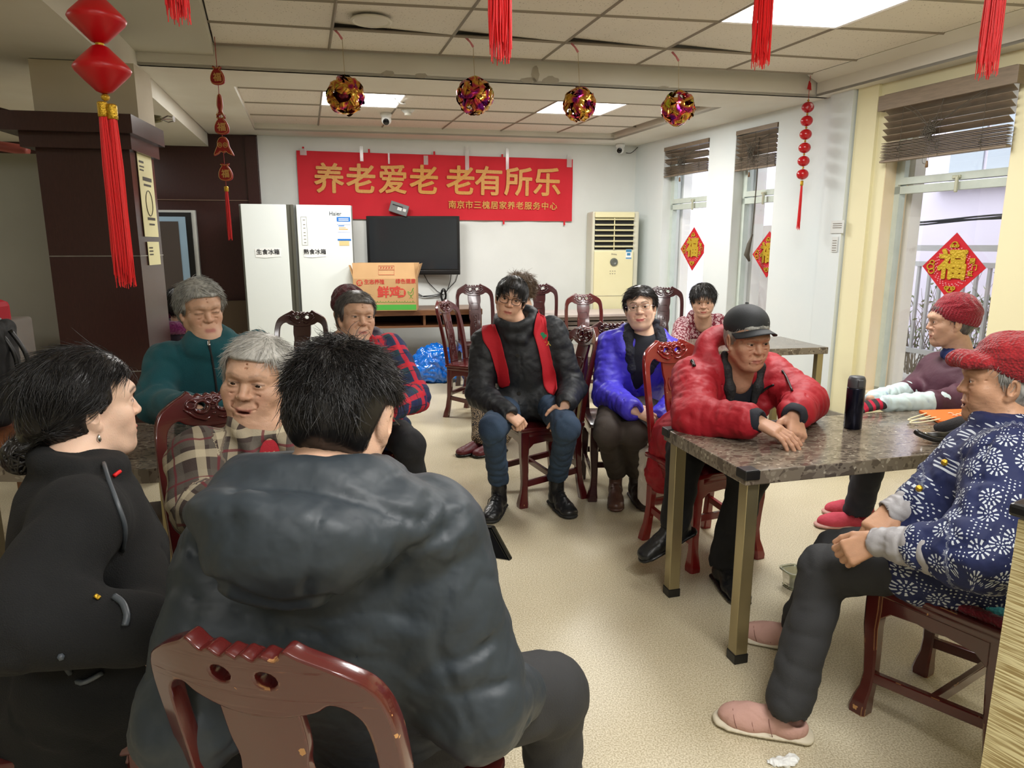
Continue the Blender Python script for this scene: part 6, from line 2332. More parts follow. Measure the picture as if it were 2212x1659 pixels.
    def glasses(self, m, rim=.0016, w=.0225, hgt=.017, full=True):
        F, s = self.HF, self.s
        mb = MB()
        for x in (-1, 1):
            pts = []
            for t in np.linspace(0, 6.283, 25)[:-1]:
                cx_ = w * (abs(math.cos(t)) ** .7) * math.copysign(1, math.cos(t))
                cz = hgt * (abs(math.sin(t)) ** .7) * math.copysign(1, math.sin(t))
                if not full and cz < 0: pass
                pts.append(F(*(np.array([x * .033 + cx_, .101 - abs(cx_ * x + .0) * .08 - .004 * (x * cx_ > 0), -.006 + cz]) * s)))
            mb.tube(pts, rim, 6, close=True)
            mb.tube([F(*(np.array(p) * s)) for p in ((x * .056, .098, .002), (x * .072, .085, .002), (x * .080, .0, .004), (x * .080, -.02, -.01))], rim, 6)
        mb.tube([F(*(np.array(p) * s)) for p in ((-.0115, .101, -.002), (0, .104, .002), (.0115, .101, -.002))], rim, 6)
        g = mb.build('glasses', m, self.root, True, True)
        return g
def surf(o, px, py, off=.004):
    """first point of object o met by the view ray, lifted towards the viewer"""
    r = ray(px, py); r = r / np.linalg.norm(r)
    mw = o.matrix_world if False else Matrix.Translation(o.parent.location)
    iv = mw.inverted()
    ok, loc, nor, fi = o.ray_cast(iv @ Vector((0, 0, H)), Vector(r))
    if not ok: return None
    w_ = np.array(mw @ loc)
    return w_ + np.array(nor) * off
def trim(o, pts, rad, m, name, parent, n=4, flat=None, close=False):
    bpy.context.view_layer.update()
    q = [surf(o, *t) for t in pts]
    q = [t for t in q if t is not None]
    if len(q) < 2: return None
    q = smooth_loop(q, n, close)
    return MB().tube(q, rad, 6, close=close).build(name, m, parent, True, True)
SK_OLD, SK_MID, SK_FAIR, SK_TAN = rgb(196, 156, 130), rgb(212, 172, 146), rgb(228, 192, 168), rgb(184, 140, 114)
def cloth(name, c, c2=None, rough=.8, bump=.15, **k):
    return mat(name, c, rough, col2=c2 or mixc(c, (0, 0, 0, 1), .12), cscale=7, bump=bump, bscale=k.pop('bs', 260), **k)
def pcoord(m):
    a = N(m, 'ShaderNodeAttribute'); a.attribute_name = 'pat'
    s = N(m, 'ShaderNodeSeparateXYZ'); L(m, a.outputs['Vector'], s.inputs[0])
    return s.outputs[0], s.outputs[1], s.outputs[2]
def band(m, x, per, w, off):
    t = mathn(m, 'FRACT', mathn(m, 'ADD', mathn(m, 'DIVIDE', x, per), off + 50.))
    return mathn(m, 'LESS_THAN', t, w)
def plaid(name, base, sets, rough=.85):
    m = mat(name, base, rough, bump=.2, bscale=300)
    x, y, z = pcoord(m)
    cur = base
    for ax, per, w, off, col, f in sets:
        b = band(m, {'x': x, 'z': z}[ax], per, w, off)
        cur = mix(m, mathn(m, 'MULTIPLY', b, f), cur, col)
    L(m, cur, bsdf(m).inputs['Base Color'])
    return m
def flowers(name, base, white, scale=13., ring=False):
    m = mat(name, base, .75, bump=.5, bscale=18)
    x, y, z = pcoord(m)
    cb = N(m, 'ShaderNodeCombineXYZ')
    L(m, x, cb.inputs[0]); L(m, z, cb.inputs[1])
    v = N(m, 'ShaderNodeTexVoronoi', i_Scale=scale, i_Randomness=.75); v.voronoi_dimensions = '2D'
    L(m, cb.outputs[0], v.inputs['Vector'])
    sub = N(m, 'ShaderNodeVectorMath', operation='SUBTRACT')
    sc = N(m, 'ShaderNodeVectorMath', operation='SCALE'); sc.inputs['Scale'].default_value = scale
    L(m, cb.outputs[0], sub.inputs[0]); L(m, v.outputs['Position'], sub.inputs[1])
    s2 = N(m, 'ShaderNodeSeparateXYZ'); L(m, sub.outputs[0], s2.inputs[0])
    ang = mathn(m, 'ARCTAN2', s2.outputs[1], s2.outputs[0])
    r = v.outputs['Distance']
    if ring:
        f = mathn(m, 'MULTIPLY', mathn(m, 'GREATER_THAN', r, .20), mathn(m, 'LESS_THAN', r, .36))
        f = mathn(m, 'MAXIMUM', f, mathn(m, 'LESS_THAN', r, .08))
    else:
        pet = mathn(m, 'GREATER_THAN', mathn(m, 'COSINE', mathn(m, 'MULTIPLY', ang, 11.)), .25)
        f = mathn(m, 'MULTIPLY', mathn(m, 'MULTIPLY', mathn(m, 'GREATER_THAN', r, .20), mathn(m, 'LESS_THAN', r, .36)), pet)
        pet2 = mathn(m, 'GREATER_THAN', mathn(m, 'COSINE', mathn(m, 'MULTIPLY', ang, 6.)), .2)
        f = mathn(m, 'MAXIMUM', f, mathn(m, 'MULTIPLY', mathn(m, 'MULTIPLY', mathn(m, 'GREATER_THAN', r, .06), mathn(m, 'LESS_THAN', r, .15)), pet2))
        v2 = N(m, 'ShaderNodeTexVoronoi', i_Scale=scale * 6.5, i_Randomness=.2); v2.voronoi_dimensions = '2D'
        L(m, cb.outputs[0], v2.inputs['Vector'])
        nz = N(m, 'ShaderNodeTexNoise', i_Scale=scale * 1.5); L(m, cb.outputs[0], nz.inputs[0])
        dots = mathn(m, 'MULTIPLY', mathn(m, 'MULTIPLY', mathn(m, 'LESS_THAN', v2.outputs['Distance'], .22), mathn(m, 'GREATER_THAN', r, .46)), mathn(m, 'GREATER_THAN', nz.outputs[0], .52))
        f = mathn(m, 'MAXIMUM', f, dots)
    L(m, mix(m, f, base, white), bsdf(m).inputs['Base Color'])
    return m
M['denim'] = cloth('dark_denim', rgb(38, 56, 78), rgb(52, 74, 98), .85, .3)
M['blackcloth'] = cloth('black_cloth', rgb(20, 21, 24), None, .85)
M['charcoal'] = cloth('charcoal_trousers', rgb(44, 45, 47), None, .8)
M['leather'] = mat('black_leather', rgb(22, 23, 25), .32, bump=.25, bscale=60)
M['navy'] = cloth('navy_knit', rgb(20, 24, 36))
fl_down = lambda l: np.stack([l[:, 0] * 3, l[:, 1] * 3 + .1, -1 + 0 * l[:, 2]], 1)

# ---- 1 the man in front, seen from behind
p = Person('person seen from behind at front, short black hair, slate hooded puffer jacket', (-.22, 1.17, .58), at(676, 1064, 1.06), 88, at(742, 892, 1.14), (84, -24, 4), s=1.0, sw=.160, shd=.10, w=1.02, face=dict(skin=SK_MID, noeyes=1), thick=1.12)
p.arm(1, at(1030, 1515, 1.12), at(1120, 1500, 1.38)).arm(-1, at(420, 1540, 1.06), at(560, 1400, 1.35))
p.leg(1, V3(.085, 1.36, .49), V3(.10, 1.44, .09)).leg(-1, V3(-.38, 1.44, .50), V3(-.40, 1.5, .09))
p.body(.003, hands=[(1, V3(-.1, 1, -.3), V3(.3, .2, 1), dict(curl=(20, 30, 20)))])
M['slate'] = mat('slate_puffer_nylon', rgb(45, 54, 61), .55, col2=rgb(38, 46, 53), cscale=3, bump=.7, bscale=13)
def ex(sd, p):
    R = p.R
    # collar roll, hood lying on the back
    NF = Frame(p.N, rotm(rz=-4))
    sd.ring(Frame(p.N + V3(0, .01, .012), rotm(rx=-14, rz=-4)), .100, .088, .036, 0, 360, 16, k=.03)
    c = at(680, 1140, .95)
    Rh = rotm(rx=-38, ry=6, rz=-6)
    sd.ell(at(610, 1150, .95), (.140, .100, .050), rotm(rx=-40, ry=8, rz=-8), .03)
    sd.ell(at(605, 1228, .925), (.102, .072, .052), rotm(rx=-50, ry=6), .04)
    sd.cap(at(540, 1075, 1.0), at(860, 1095, 1.01), .045, .045, .04)
    sd.cap(at(740, 1150, .97), at(960, 1150, 1.03), .052, .028, .05)
    sd.ell(lerp(p.P, p.N, .42) + V3(0, -.04, 0), (.195, .12, .20), R, .08)
o = p.garment('hooded_jacket', M['slate'], 1.12, .95, .04, .0065, extra=ex, disp=[limb_folds(.007, .085, 4.), folds(.005, 6, 3), folds(.002, 20, 8)], kk=.03, armr=(.072, .068, .064, .046), grooves=[
    ([(415, 1160), (430, 1215), (475, 1265), (540, 1300), (620, 1314), (700, 1302), (790, 1262), (900, 1192), (985, 1132)], .0055),
    ([(500, 1058), (560, 1047), (640, 1050), (720, 1064), (800, 1087), (880, 1117), (965, 1152)], .004),
    ([(720, 1066), (692, 1110), (676, 1170), (666, 1230), (655, 1300)], .0028), ([(500, 1120), (472, 1150), (456, 1200), (452, 1248)], .0028),
    ([(335, 1302), (400, 1292), (470, 1306), (540, 1330)], .0025), ([(700, 1335), (770, 1326), (850, 1322), (940, 1350)], .0025),
    ([(1000, 1175), (975, 1250), (955, 1330), (945, 1410), (975, 1480), (1020, 1570), (1075, 1650)], .0035),
    ([(950, 1440), (1010, 1425), (1075, 1380)], .004), ([(965, 1500), (1040, 1490), (1110, 1470)], .0035), ([(560, 1380), (640, 1365), (700, 1375)], .004), ([(640, 1440), (720, 1420), (860, 1430)], .003)])
p.trousers(M['charcoal'], (.098, .082, .078, .062))
p.shoe(1, (.1, 1), M['leather']); p.shoe(-1, (-.1, 1), M['leather'])
def flm(l):
    # whorl at the crown, flowing outwards
    d = l - np.array([.012, -.050, .085])
    t = np.stack([-d[:, 1], d[:, 0], 0 * d[:, 2]], 1)
    return d + t * .45 + np.array([0, 0, -.025])
p.hair(M['hblack'], 'short', 9000, .036, 3, 1.15, flow=flm, rad=.00065, lift=.16, jit=.22, seg=6, hcap=.003, root_sel=lambda l: (l[:, 2] > .0 - .25 * np.clip(-l[:, 1], 0, .1)) & ~((np.abs(l[:, 0]) > .060) & (l[:, 2] < .038)), cuts=[((x, .0, -.030), (.034, .050, .052)) for x in (-.088, .088)])
M['fade'] = hair_mat('short_hair_fade', rgb(34, 28, 26), rgb(60, 46, 38))
p.glasses(M['black'])
ph = empty('smartphone', at(1040, 1168, 1.34), 0, 'glossy black phone held in front of the man in the hooded jacket', 'phone')
MB().box((0, 0, 0), (.075, .010, .15), rot=Matrix.Rotation(1.1, 3, 'Y') @ Matrix.Rotation(.9, 3, 'X'), bevel=.004).build('case', mat('phone_black', rgb(10, 10, 12), .06), ph)
MB().box((-.002, -.006, .0), (.066, .002, .135), rot=Matrix.Rotation(1.1, 3, 'Y') @ Matrix.Rotation(.9, 3, 'X')).build('screen', M['lens'], ph)

# ---- 2 woman in the black coat
p = Person('person at the left edge in a black wool coat, black hair in a low bun', (-.93, 1.36, .57), at(160, 1000, 1.44), 34, at(184, 872, 1.48), (43, 2, 0), s=1.0, sw=.17, w=1.02,
           face=dict(skin=SK_FAIR, smile=1, blush=.4, lip=rgb(200, 110, 104), fat=.3), thick=1.12)
p.arm(1, at(40, 1340, 1.18), at(318, 1362, 1.24)).arm(-1, at(262, 1190, 1.55), at(325, 1345, 1.32))
p.leg(1, V3(-.58, 1.40, .50), V3(-.50, 1.42, .09)).leg(-1, V3(-.62, 1.62, .50), V3(-.55, 1.66, .09))
p.body(.0026, hands=[(1, V3(1, .25, -.2), V3(-.2, -.3, 1), dict(curl=(20, 25, 20))), (-1, V3(.9, -.4, -.3), V3(.1, .3, 1), dict(curl=(20, 25, 20)))])
M['wool'] = mat('black_wool', rgb(15, 16, 17), .95, bump=.35, bscale=420)
def ex(sd, p):
    R = p.R
    sd.ring(Frame(p.N + V3(.01, 0, .004), R @ rotm(rx=-12)), .078, .070, .020, 0, 360, 14, k=.02)
    # skirts of the coat over the thighs
    for q in (1, -1): sd.cap(p.hip[q], p.kn[q] + V3(0, 0, .0), .115, .105, .06)
    sd.cap(p.kn[1], p.kn[1] + V3(.02, -.01, -.30), .10, .11, .05); sd.cap(p.kn[-1], p.kn[-1] + V3(.02, 0, -.30), .10, .11, .05)
    sd.cap(p.P, p.P + V3(0, -.02, -.30), .17, .18, .06)
    sd.chain([p.N + R @ V3(-.02, .13, -.06), lerp(p.P, p.N, .5) + R @ V3(-.03, .165, 0), p.P + R @ V3(-.03, .19, .05)], .004, .012, '-')
p.garment('coat', M['wool'], 1.10, .96, .10, .008, extra=ex, disp=[limb_folds(.006, .12, 7.), folds(.005, 5, 5)], armr=(.066, .064, .062, .052), kk=.05)
p.trousers(M['blackcloth'])
for q in (1, -1): p.shoe(q, (1, .3), M['leather'])
def flb(l):
    t = np.array([-.0, -.115, -.050]) - l
    return t + np.stack([l[:, 0] * 1.5, 0 * l[:, 0], np.where(l[:, 1] > 0, -.02, 0)], 1)
def exb(sd, F, s):
    sd.ell(F(*(np.array([.0, -.125, -.085]) * s)), np.array([.034, .032, .034]) * s, F.R, .015)
    sd.ell(F(*(np.array([0, -.072, -.035]) * s)), np.array([.062, .05, .055]) * s, F.R, .03)
    sd.cap(F(.058 * s, .035 * s, .02 * s), F(.064 * s, .022 * s, -.028 * s), .014 * s, .010 * s, .015)
p.hair(M['hblack'], 'back', 7000, .06, 8, 1.35, flow=flb, rad=.0007, lift=.06, jit=.11, seg=7, extra=exb, hcap=.003)
mb = MB()
b_c = p.HF(0, -.125, -.085)
rs = np.random.RandomState(4)
for i in range(26):
    a = rs.normal(size=3); a /= np.linalg.norm(a); b = np.cross(a, rs.normal(size=3)); b /= np.linalg.norm(b)
    mb.tube([b_c + (a * math.cos(t) + b * math.sin(t)) * .036 for t in np.linspace(0, 5.4, 14)], [.0045] * 13 + [.001], 5)
mb.build('bun', M['hblack'], p.root, True, True)
ec = p.HF(.079, .000, -.058)
MB().lathe([(.0008, -.012), (.0045, -.006), (.0035, 0), (.0008, .006)], 10, ec).build('earring', M['chrome'], p.root, True, True)
# coat trim: lapel strap, buckle, red badge, pocket strap
coat = [c for c in bpy.data.objects if c.parent == p.root and c.name.startswith('coat')][0]
M['trimleather'] = mat('grey_leather_trim', rgb(74, 80, 86), .35)
trim(coat, [(222, 1003), (232, 1040), (250, 1090), (266, 1140), (262, 1190)], .0045, M['trimleather'], 'lapel_strap', p.root)
trim(coat, [(246, 1292), (264, 1305), (274, 1330), (270, 1352)], .006, M['trimleather'], 'belt_strap', p.root)
trim(coat, [(132, 1415), (150, 1450), (176, 1474), (222, 1452)], .0055, M['trimleather'], 'pocket_strap', p.root)
trim(coat, [(204, 1290), (214, 1296)], .004, M['gold'], 'hook', p.root)
trim(coat, [(242, 1030), (256, 1018)], .004, M['redbright'], 'badge', p.root)

# ---- 3 laughing woman in the checked shirt
hd = at(556, 818, 1.96)
p = Person('elderly person with short white hair laughing, brown and cream checked shirt', (-.80, 2.02, .56), at(570, 928, 1.95), -58, hd, (-90, 2, -7), s=1.08, sw=.175, w=1.0,
           face=dict(skin=SK_OLD, age=1, smile=1.3, open=.0002, eye=.42, fat=1., blush=.4, browk=.35, brow=rgb(120, 100, 88)), thick=1.15)
p.arm(1, at(436, 1095, 1.82), at(520, 1130, 1.66)).arm(-1, at(665, 1080, 1.85), at(600, 1130, 1.62))
p.leg(1, V3(-.70, 1.62, .50)).leg(-1, V3(-.50, 1.70, .50))
p.body(.0025, hands=[(1, V3(.5, -.6, -.3), V3(-.2, -.3, 1), {})])
M['check'] = plaid('brown_check', rgb(60, 48, 44), [('x', .115, .40, .1, rgb(92, 86, 78), .7), ('z', .115, .40, .3, rgb(88, 82, 74), .65), ('x', .115, .20, .62, rgb(190, 178, 150), .55), ('z', .115, .20, .80, rgb(200, 188, 160), .55), ('x', .115, .06, .92, rgb(104, 34, 44), .85), ('z', .115, .06, .12, rgb(104, 34, 44), .85)])
def ex(sd, p):
    F = Frame(p.N, p.R)
    for x in (-1, 1):
        sd.chain([F(x * .075, -.03, .030), F(x * .074, .035, .024), F(x * .050, .085, -.012), F(x * .032, .110, -.050)], [.016, .017, .016, .010], .012)
    sd.ring(Frame(p.N + V3(0, 0, .012), p.R @ rotm(rx=-10)), .072, .062, .017, 150, 390, 10, k=.015)
    sd.ell(F(0, .10, -.02), (.030, .05, .055), p.R, .015, '-')
    sd.chain([F(0, .135, -.07), F(0, .150, -.2), F(0, .155, -.4)], .003, .008, '-')
p.garment('checked_shirt', M['check'], 1.08, .96, .06, .007, extra=ex, pat=True, disp=[limb_folds(.007, .07, 2.), folds(.006, 8, 12)], armr=(.064, .060, .058, .048))
M['redpink'] = cloth('red_inner', rgb(170, 30, 44)); M['cream_knit'] = cloth('cream_inner', rgb(214, 206, 192))
p.garment('undershirt', M['redpink'], .78, .8, .0, .010, arms=False, disp=[])
p.trousers(M['charcoal'])
for q in (1, -1): p.shoe(q, (.5, -.8), M['leather'])
flw = lambda l: np.stack([l[:, 0] * 8 + .25, l[:, 1] * 2 + .05, -.5 + 0 * l[:, 2]], 1)
p.hair(M['hwhite'], 'back', 4500, .034, 5, 1.1, flow=flw, rad=.0008, lift=.06, jit=.16, hcap=.003, root_sel=lambda l: (l[:, 1] < .067) | (l[:, 2] > .085))

# ---- 4 teal fleece
p = Person('elderly person with grey hair, eyes closed, in a teal zipped fleece', (-1.30, 3.02, .57), at(453, 735, 2.85), -62, at(434, 666, 2.86), (-50, -6, 2), s=1.02, sw=.180, w=1.04,
           face=dict(skin=SK_OLD, age=1, fat=.2, closed=1, browk=.25, brow=rgb(120, 110, 100)), thick=1.15)
p.arm(1, at(332, 872, 2.72), at(428, 884, 2.50)).arm(-1, at(560, 860, 2.85), at(500, 890, 2.55))
p.leg(1, V3(-1.2, 2.62, .50)).leg(-1, V3(-.98, 2.72, .50))
p.body(.0028)
M['teal'] = mat('teal_fleece', rgb(8, 78, 86), .95, col2=rgb(6, 66, 74), cscale=4, bump=.4, bscale=380, sheen=.08)
def ex(sd, p):
    sd.ring(Frame(p.N + V3(0, 0, .012), p.R @ rotm(rx=-8)), .072, .066, .020, 0, 360, 14, k=.02)
    sd.ring(Frame(p.N + V3(0, 0, -.012), p.R @ rotm(rx=-8)), .080, .072, .022, 0, 360, 14, k=.02)
p.garment('fleece', M['teal'], 1.12, .98, .05, .009, extra=ex, disp=[limb_folds(.009, .075, 5.), folds(.006, 6, 9)], kk=.05)
fleece = [c for c in bpy.data.objects if c.parent == p.root and c.name.startswith('fleece')][0]
trim(fleece, [(452, 738), (453, 750), (458, 775), (463, 805), (467, 835), (470, 862)], .0045, M['blackcloth'], 'zip', p.root)
trim(fleece, [(451, 738), (452, 748)], .0065, M['chrome'], 'zip_pull', p.root)
p.trousers(M['blackcloth'])
for q in (1, -1): p.shoe(q, (.4, -.9), M['leather'])
flg = lambda l: np.stack([l[:, 0] * 9 - .5 * (l[:, 2] > .06), -.25 + 0 * l[:, 1], -.7 + 0 * l[:, 2]], 1)
p.hair(M['hgrey'], 'back', 3500, .045, 6, 1.35, flow=flg, rad=.0011, lift=.06, jit=.10, hcap=.0038, root_sel=lambda l: (l[:, 1] < .070) | (l[:, 2] > .082))

# ---- 5 red and blue plaid
p = Person('elderly person with salt and pepper hair in a red, blue and green plaid coat', (-.74, 3.36, .56), at(768, 742, 3.22), -60, at(770, 684, 3.26), (-60, 6, -4), s=1.04, sw=.165, w=1.02,
           face=dict(skin=SK_OLD, age=1, fat=.4, browk=.2, open=.001), thick=1.2)
p.arm(-1, at(897, 858, 3.22), at(846, 882, 3.02)).arm(1, at(650, 860, 3.25), at(720, 890, 3.0))
p.leg(-1, at(884, 962, 3.22), V3(-.46, 3.16, .09)).leg(1, at(705, 975, 3.05), V3(-.84, 2.95, .09))
p.body(.0028, hands=[(-1, V3(-1, -.3, -.1), V3(0, -.6, .8), {}), (1, V3(1, -.3, -.1), V3(0, -.6, .8), {})])
M['rplaid'] = plaid('red_blue_plaid', rgb(30, 62, 76), [('x', .105, .5, .2, rgb(28, 36, 84), .8), ('z', .105, .45, .1, rgb(32, 38, 84), .6), ('x', .105, .22, .75, rgb(204, 24, 44), .75), ('z', .105, .24, .65, rgb(204, 24, 44), .75), ('x', .105, .04, .1, rgb(16, 18, 44), .9), ('z', .105, .04, .2, rgb(16, 18, 44), .9)])
def ex(sd, p):
    F = Frame(p.N, p.R)
    for q in (1, -1): sd.cap(p.hip[q], lerp(p.hip[q], p.kn[q], .42), .10, .10, .05)
p.garment('plaid_coat', M['rplaid'], 1.1, .98, .08, .009, extra=ex, pat=True, disp=[limb_folds(.006, .07, 1.), folds(.005, 8, 21)])
M['redfleece'] = cloth('red_fleece', rgb(176, 22, 40), None, .95)
sd = Sdf(); F = Frame(p.N, p.R)
for x in (-1, 1): sd.chain([F(x * .07, -.04, .018), F(x * .074, .03, .008), F(x * .045, .085, -.035), F(x * .02, .11, -.08)], [.018, .019, .016, .010], .02)
sd.chain([F(-.07, -.04, .018), F(0, -.07, .03), F(.07, -.04, .018)], .018, .02)
sculpt('collar', sd, .005, M['redfleece'], p.root, [folds(.003, 25)])
p.trousers(M['blackcloth'], (.092, .075, .070, .060))
for q in (1, -1): p.shoe(q, (.3, -.95), M['leather'])
p.hair(M['hsalt'], 'back', 2800, .04, 9, 1.1, flow=lambda l: np.stack([l[:, 0] * 9 - .2, -.3 + 0 * l[:, 1], -.6 + 0 * l[:, 2]], 1), rad=.001, lift=.04, jit=.08, hcap=.0038, root_sel=lambda l: (l[:, 1] < .070) | (l[:, 2] > .082))

# ---- knitted beanies
def knit(name, c, c2):
    m = mat(name, c, .95, sheen=.3)
    tc = N(m, 'ShaderNodeTexCoord')
    w2 = N(m, 'ShaderNodeTexVoronoi', i_Scale=150.)
    L(m, tc.outputs['Object'], w2.inputs['Vector'])
    h_ = w2.outputs['Distance']
    bu = N(m, 'ShaderNodeBump', i_Strength=.8, i_Distance=.004); L(m, h_, bu.inputs['Height']); L(m, bu.outputs[0], bsdf(m).inputs['Normal'])
    L(m, mix(m, w2.outputs['Distance'], c, c2), bsdf(m).inputs['Base Color'])
    return m
def ribs(F, amp, n=40):
    def f(v, nn, sd, near):
        l = (v - F.o) @ F.R
        a = np.arctan2(l[:, 0], l[:, 1])
        low = np.clip((.062 - l[:, 2]) / .02, 0, 1)
        cab = np.sin(a * 9 + 2.2 * np.sin(l[:, 2] * 90)) * np.clip((l[:, 2] - .05) / .02, 0, 1) * 1.6
        return v + nn * (amp * (np.cos(a * n) * low + cab * .8))[:, None]
    return f
def beanie(p, m, lowz=.012, tall=.0, h=.0035, tilt=0, amp=.0014):
    F, s = p.HF.child(0, 0, 0, rx=tilt), p.s
    sd = Sdf()
    sd.ell(F(0, -.012 * s, .048 * s), np.array([.088, .106, .076 + tall]) * s, F.R, .02)
    sd.ell(F(0, -.010 * s, .02 * s), np.array([.088, .106, .05]) * s, F.R, .02)
    sd.box(F(0, 0, (lowz - .12) * s), np.array([.2, .2, .12]) * s, F.R @ rotm(rx=-6), 0, .006, '-')
    sd.ell(F(0, -.012 * s, .020 * s), np.array([.078, .096, .075]) * s, F.R, .004, '-')
    return sculpt('knitted_hat', sd, h, m, p.root, [ribs(F, amp)], 1)

# ---- 6 maroon hat behind
p = Person('person mostly hidden behind the plaid coat, maroon knitted hat, dark purple jacket', (-1.0, 4.1, .56), at(740, 735, 3.85), 120, at(752, 668, 3.85), (125, 0, 0), s=1.02, sw=.175, w=1.05, face=dict(skin=SK_OLD, age=1), thick=1.25)
p.body(.0045)
p.garment('jacket', cloth('dark_purple_nylon', rgb(36, 26, 50), None, .5), 1.12, .98, .05, .011)
p.trousers(M['blackcloth'], h=.012)
for q in (1, -1): p.shoe(q, tuple(p.f[:2]), M['leather'])
beanie(p, knit('maroon_knit', rgb(92, 14, 30), rgb(60, 8, 20)), -.03, .012, amp=.003)
p.hair(M['hsalt'], 'short', 300, .03, 2, .6, hcap=.005)

# ---- 14 magenta collar
p = Person('person with black hair and magenta fluffy collar, back turned, behind the teal fleece', (-2.42, 5.02, .56), at(384, 704, 4.95), 110, at(388, 658, 4.95), (110, 0, 0), s=1.0, sw=.17, w=1.0, face=dict(skin=SK_MID), thick=1.2)
p.body(.0045)
p.garment('coat', mat('dark_dotted_coat', rgb(34, 22, 38), .7, col2=rgb(120, 24, 50), cscale=14, cw=.72, sharp=.9), 1.1, .98, .05, .011)
p.trousers(M['blackcloth'], h=.012)
for q in (1, -1): p.shoe(q, tuple(p.f[:2]), M['leather'])
sd = Sdf(); sd.ring(Frame(p.N + V3(0, 0, .02), p.R), .105, .09, .040, 0, 360, 14, k=.03)
co = sculpt('fur_collar', sd, .006, mat('magenta_fur', rgb(126, 20, 98), .95, bump=.8, bscale=200, sheen=.5), p.root, [folds(.006, 55)])
p.hair(M['hblack'], 'bob', 1200, .05, 4, 1.3, rad=.0013, hcap=.0045)

# ---- 7 young man in the red vest
ya = -88
p = Person('person with glasses wearing an open red vest over a black parka and jeans', V3(.10, 3.93, .57), at(1116, 698, 3.86), ya, at(1104, 643, 3.84), (-92, -2, -12), s=1.02, sw=.188, w=1.0,
           face=dict(skin=rgb(214, 170, 142), age=.1, blush=.2, lip=rgb(180, 104, 92), browk=.95, brow=rgb(26, 22, 20)), thick=1.10)
p.arm(1, at(1036, 850, 3.86), at(1096, 894, 3.60)).arm(-1, at(1236, 838, 3.92), at(1222, 872, 3.64))
kr, kl = at(1064, 925, 3.55), at(1224, 925, 3.55)
p.leg(1, kr, V3(-.075, 3.66, .17)).leg(-1, kl, V3(.255, 3.72, .17))
p.body(.0026, hands=[(1, V3(.75, -.35, -.45), V3(.1, -.5, .85), dict(curl=(60, 70, 45), thumb=10)), (-1, V3(-.35, -.45, -.75), V3(.2, -.85, .45), dict(curl=(18, 22, 18), spread=9, thumb=28))])
M['parka'] = mat('black_parka', rgb(25, 30, 35), .6, col2=rgb(20, 24, 29), cscale=4, bump=.6, bscale=20)
def ex(sd, p):
    F = Frame(p.N, p.R)
    sd.ring(Frame(p.N + V3(0, -.01, .026), p.R @ rotm(rx=-14)), .094, .084, .030, 0, 360, 16, k=.03)
    sd.chain([F(.095, .03, .0), F(.05, .095, -.045), F(-.02, .12, -.07)], [.026, .026, .022], .02)
    sd.chain([F(-.095, .03, .0), F(-.06, .09, -.03), F(.0, .12, -.06)], [.024, .022, .020], .02)
    for q in (1, -1): sd.cap(p.hip[q], lerp(p.hip[q], p.kn[q], .22), .115, .11, .05)
    sd.chain([F(.016, .135, -.09), F(.016, .155, -.25), F(.016, .165, -.48)], .003, .008, '-')
    sd.ell(F(.0, .035, .05), (.058, .060, .06), p.R, .02, '-')
p.garment('parka', M['parka'], 1.12, .97, .03, .008, extra=ex, disp=[limb_folds(.007, .085, 9.), limb_folds(.004, .034, 1.), folds(.004, 12, 33)], armr=(.068, .064, .062, .048), grooves=[([(1112, 745), (1116, 800), (1120, 860), (1124, 880)], .0025), ([(1060, 850), (1085, 862), (1110, 868)], .003), ([(1130, 868), (1170, 872), (1200, 868)], .003)])
parka = [c for c in bpy.data.objects if c.parent == p.root and c.name.startswith('parka')][0]
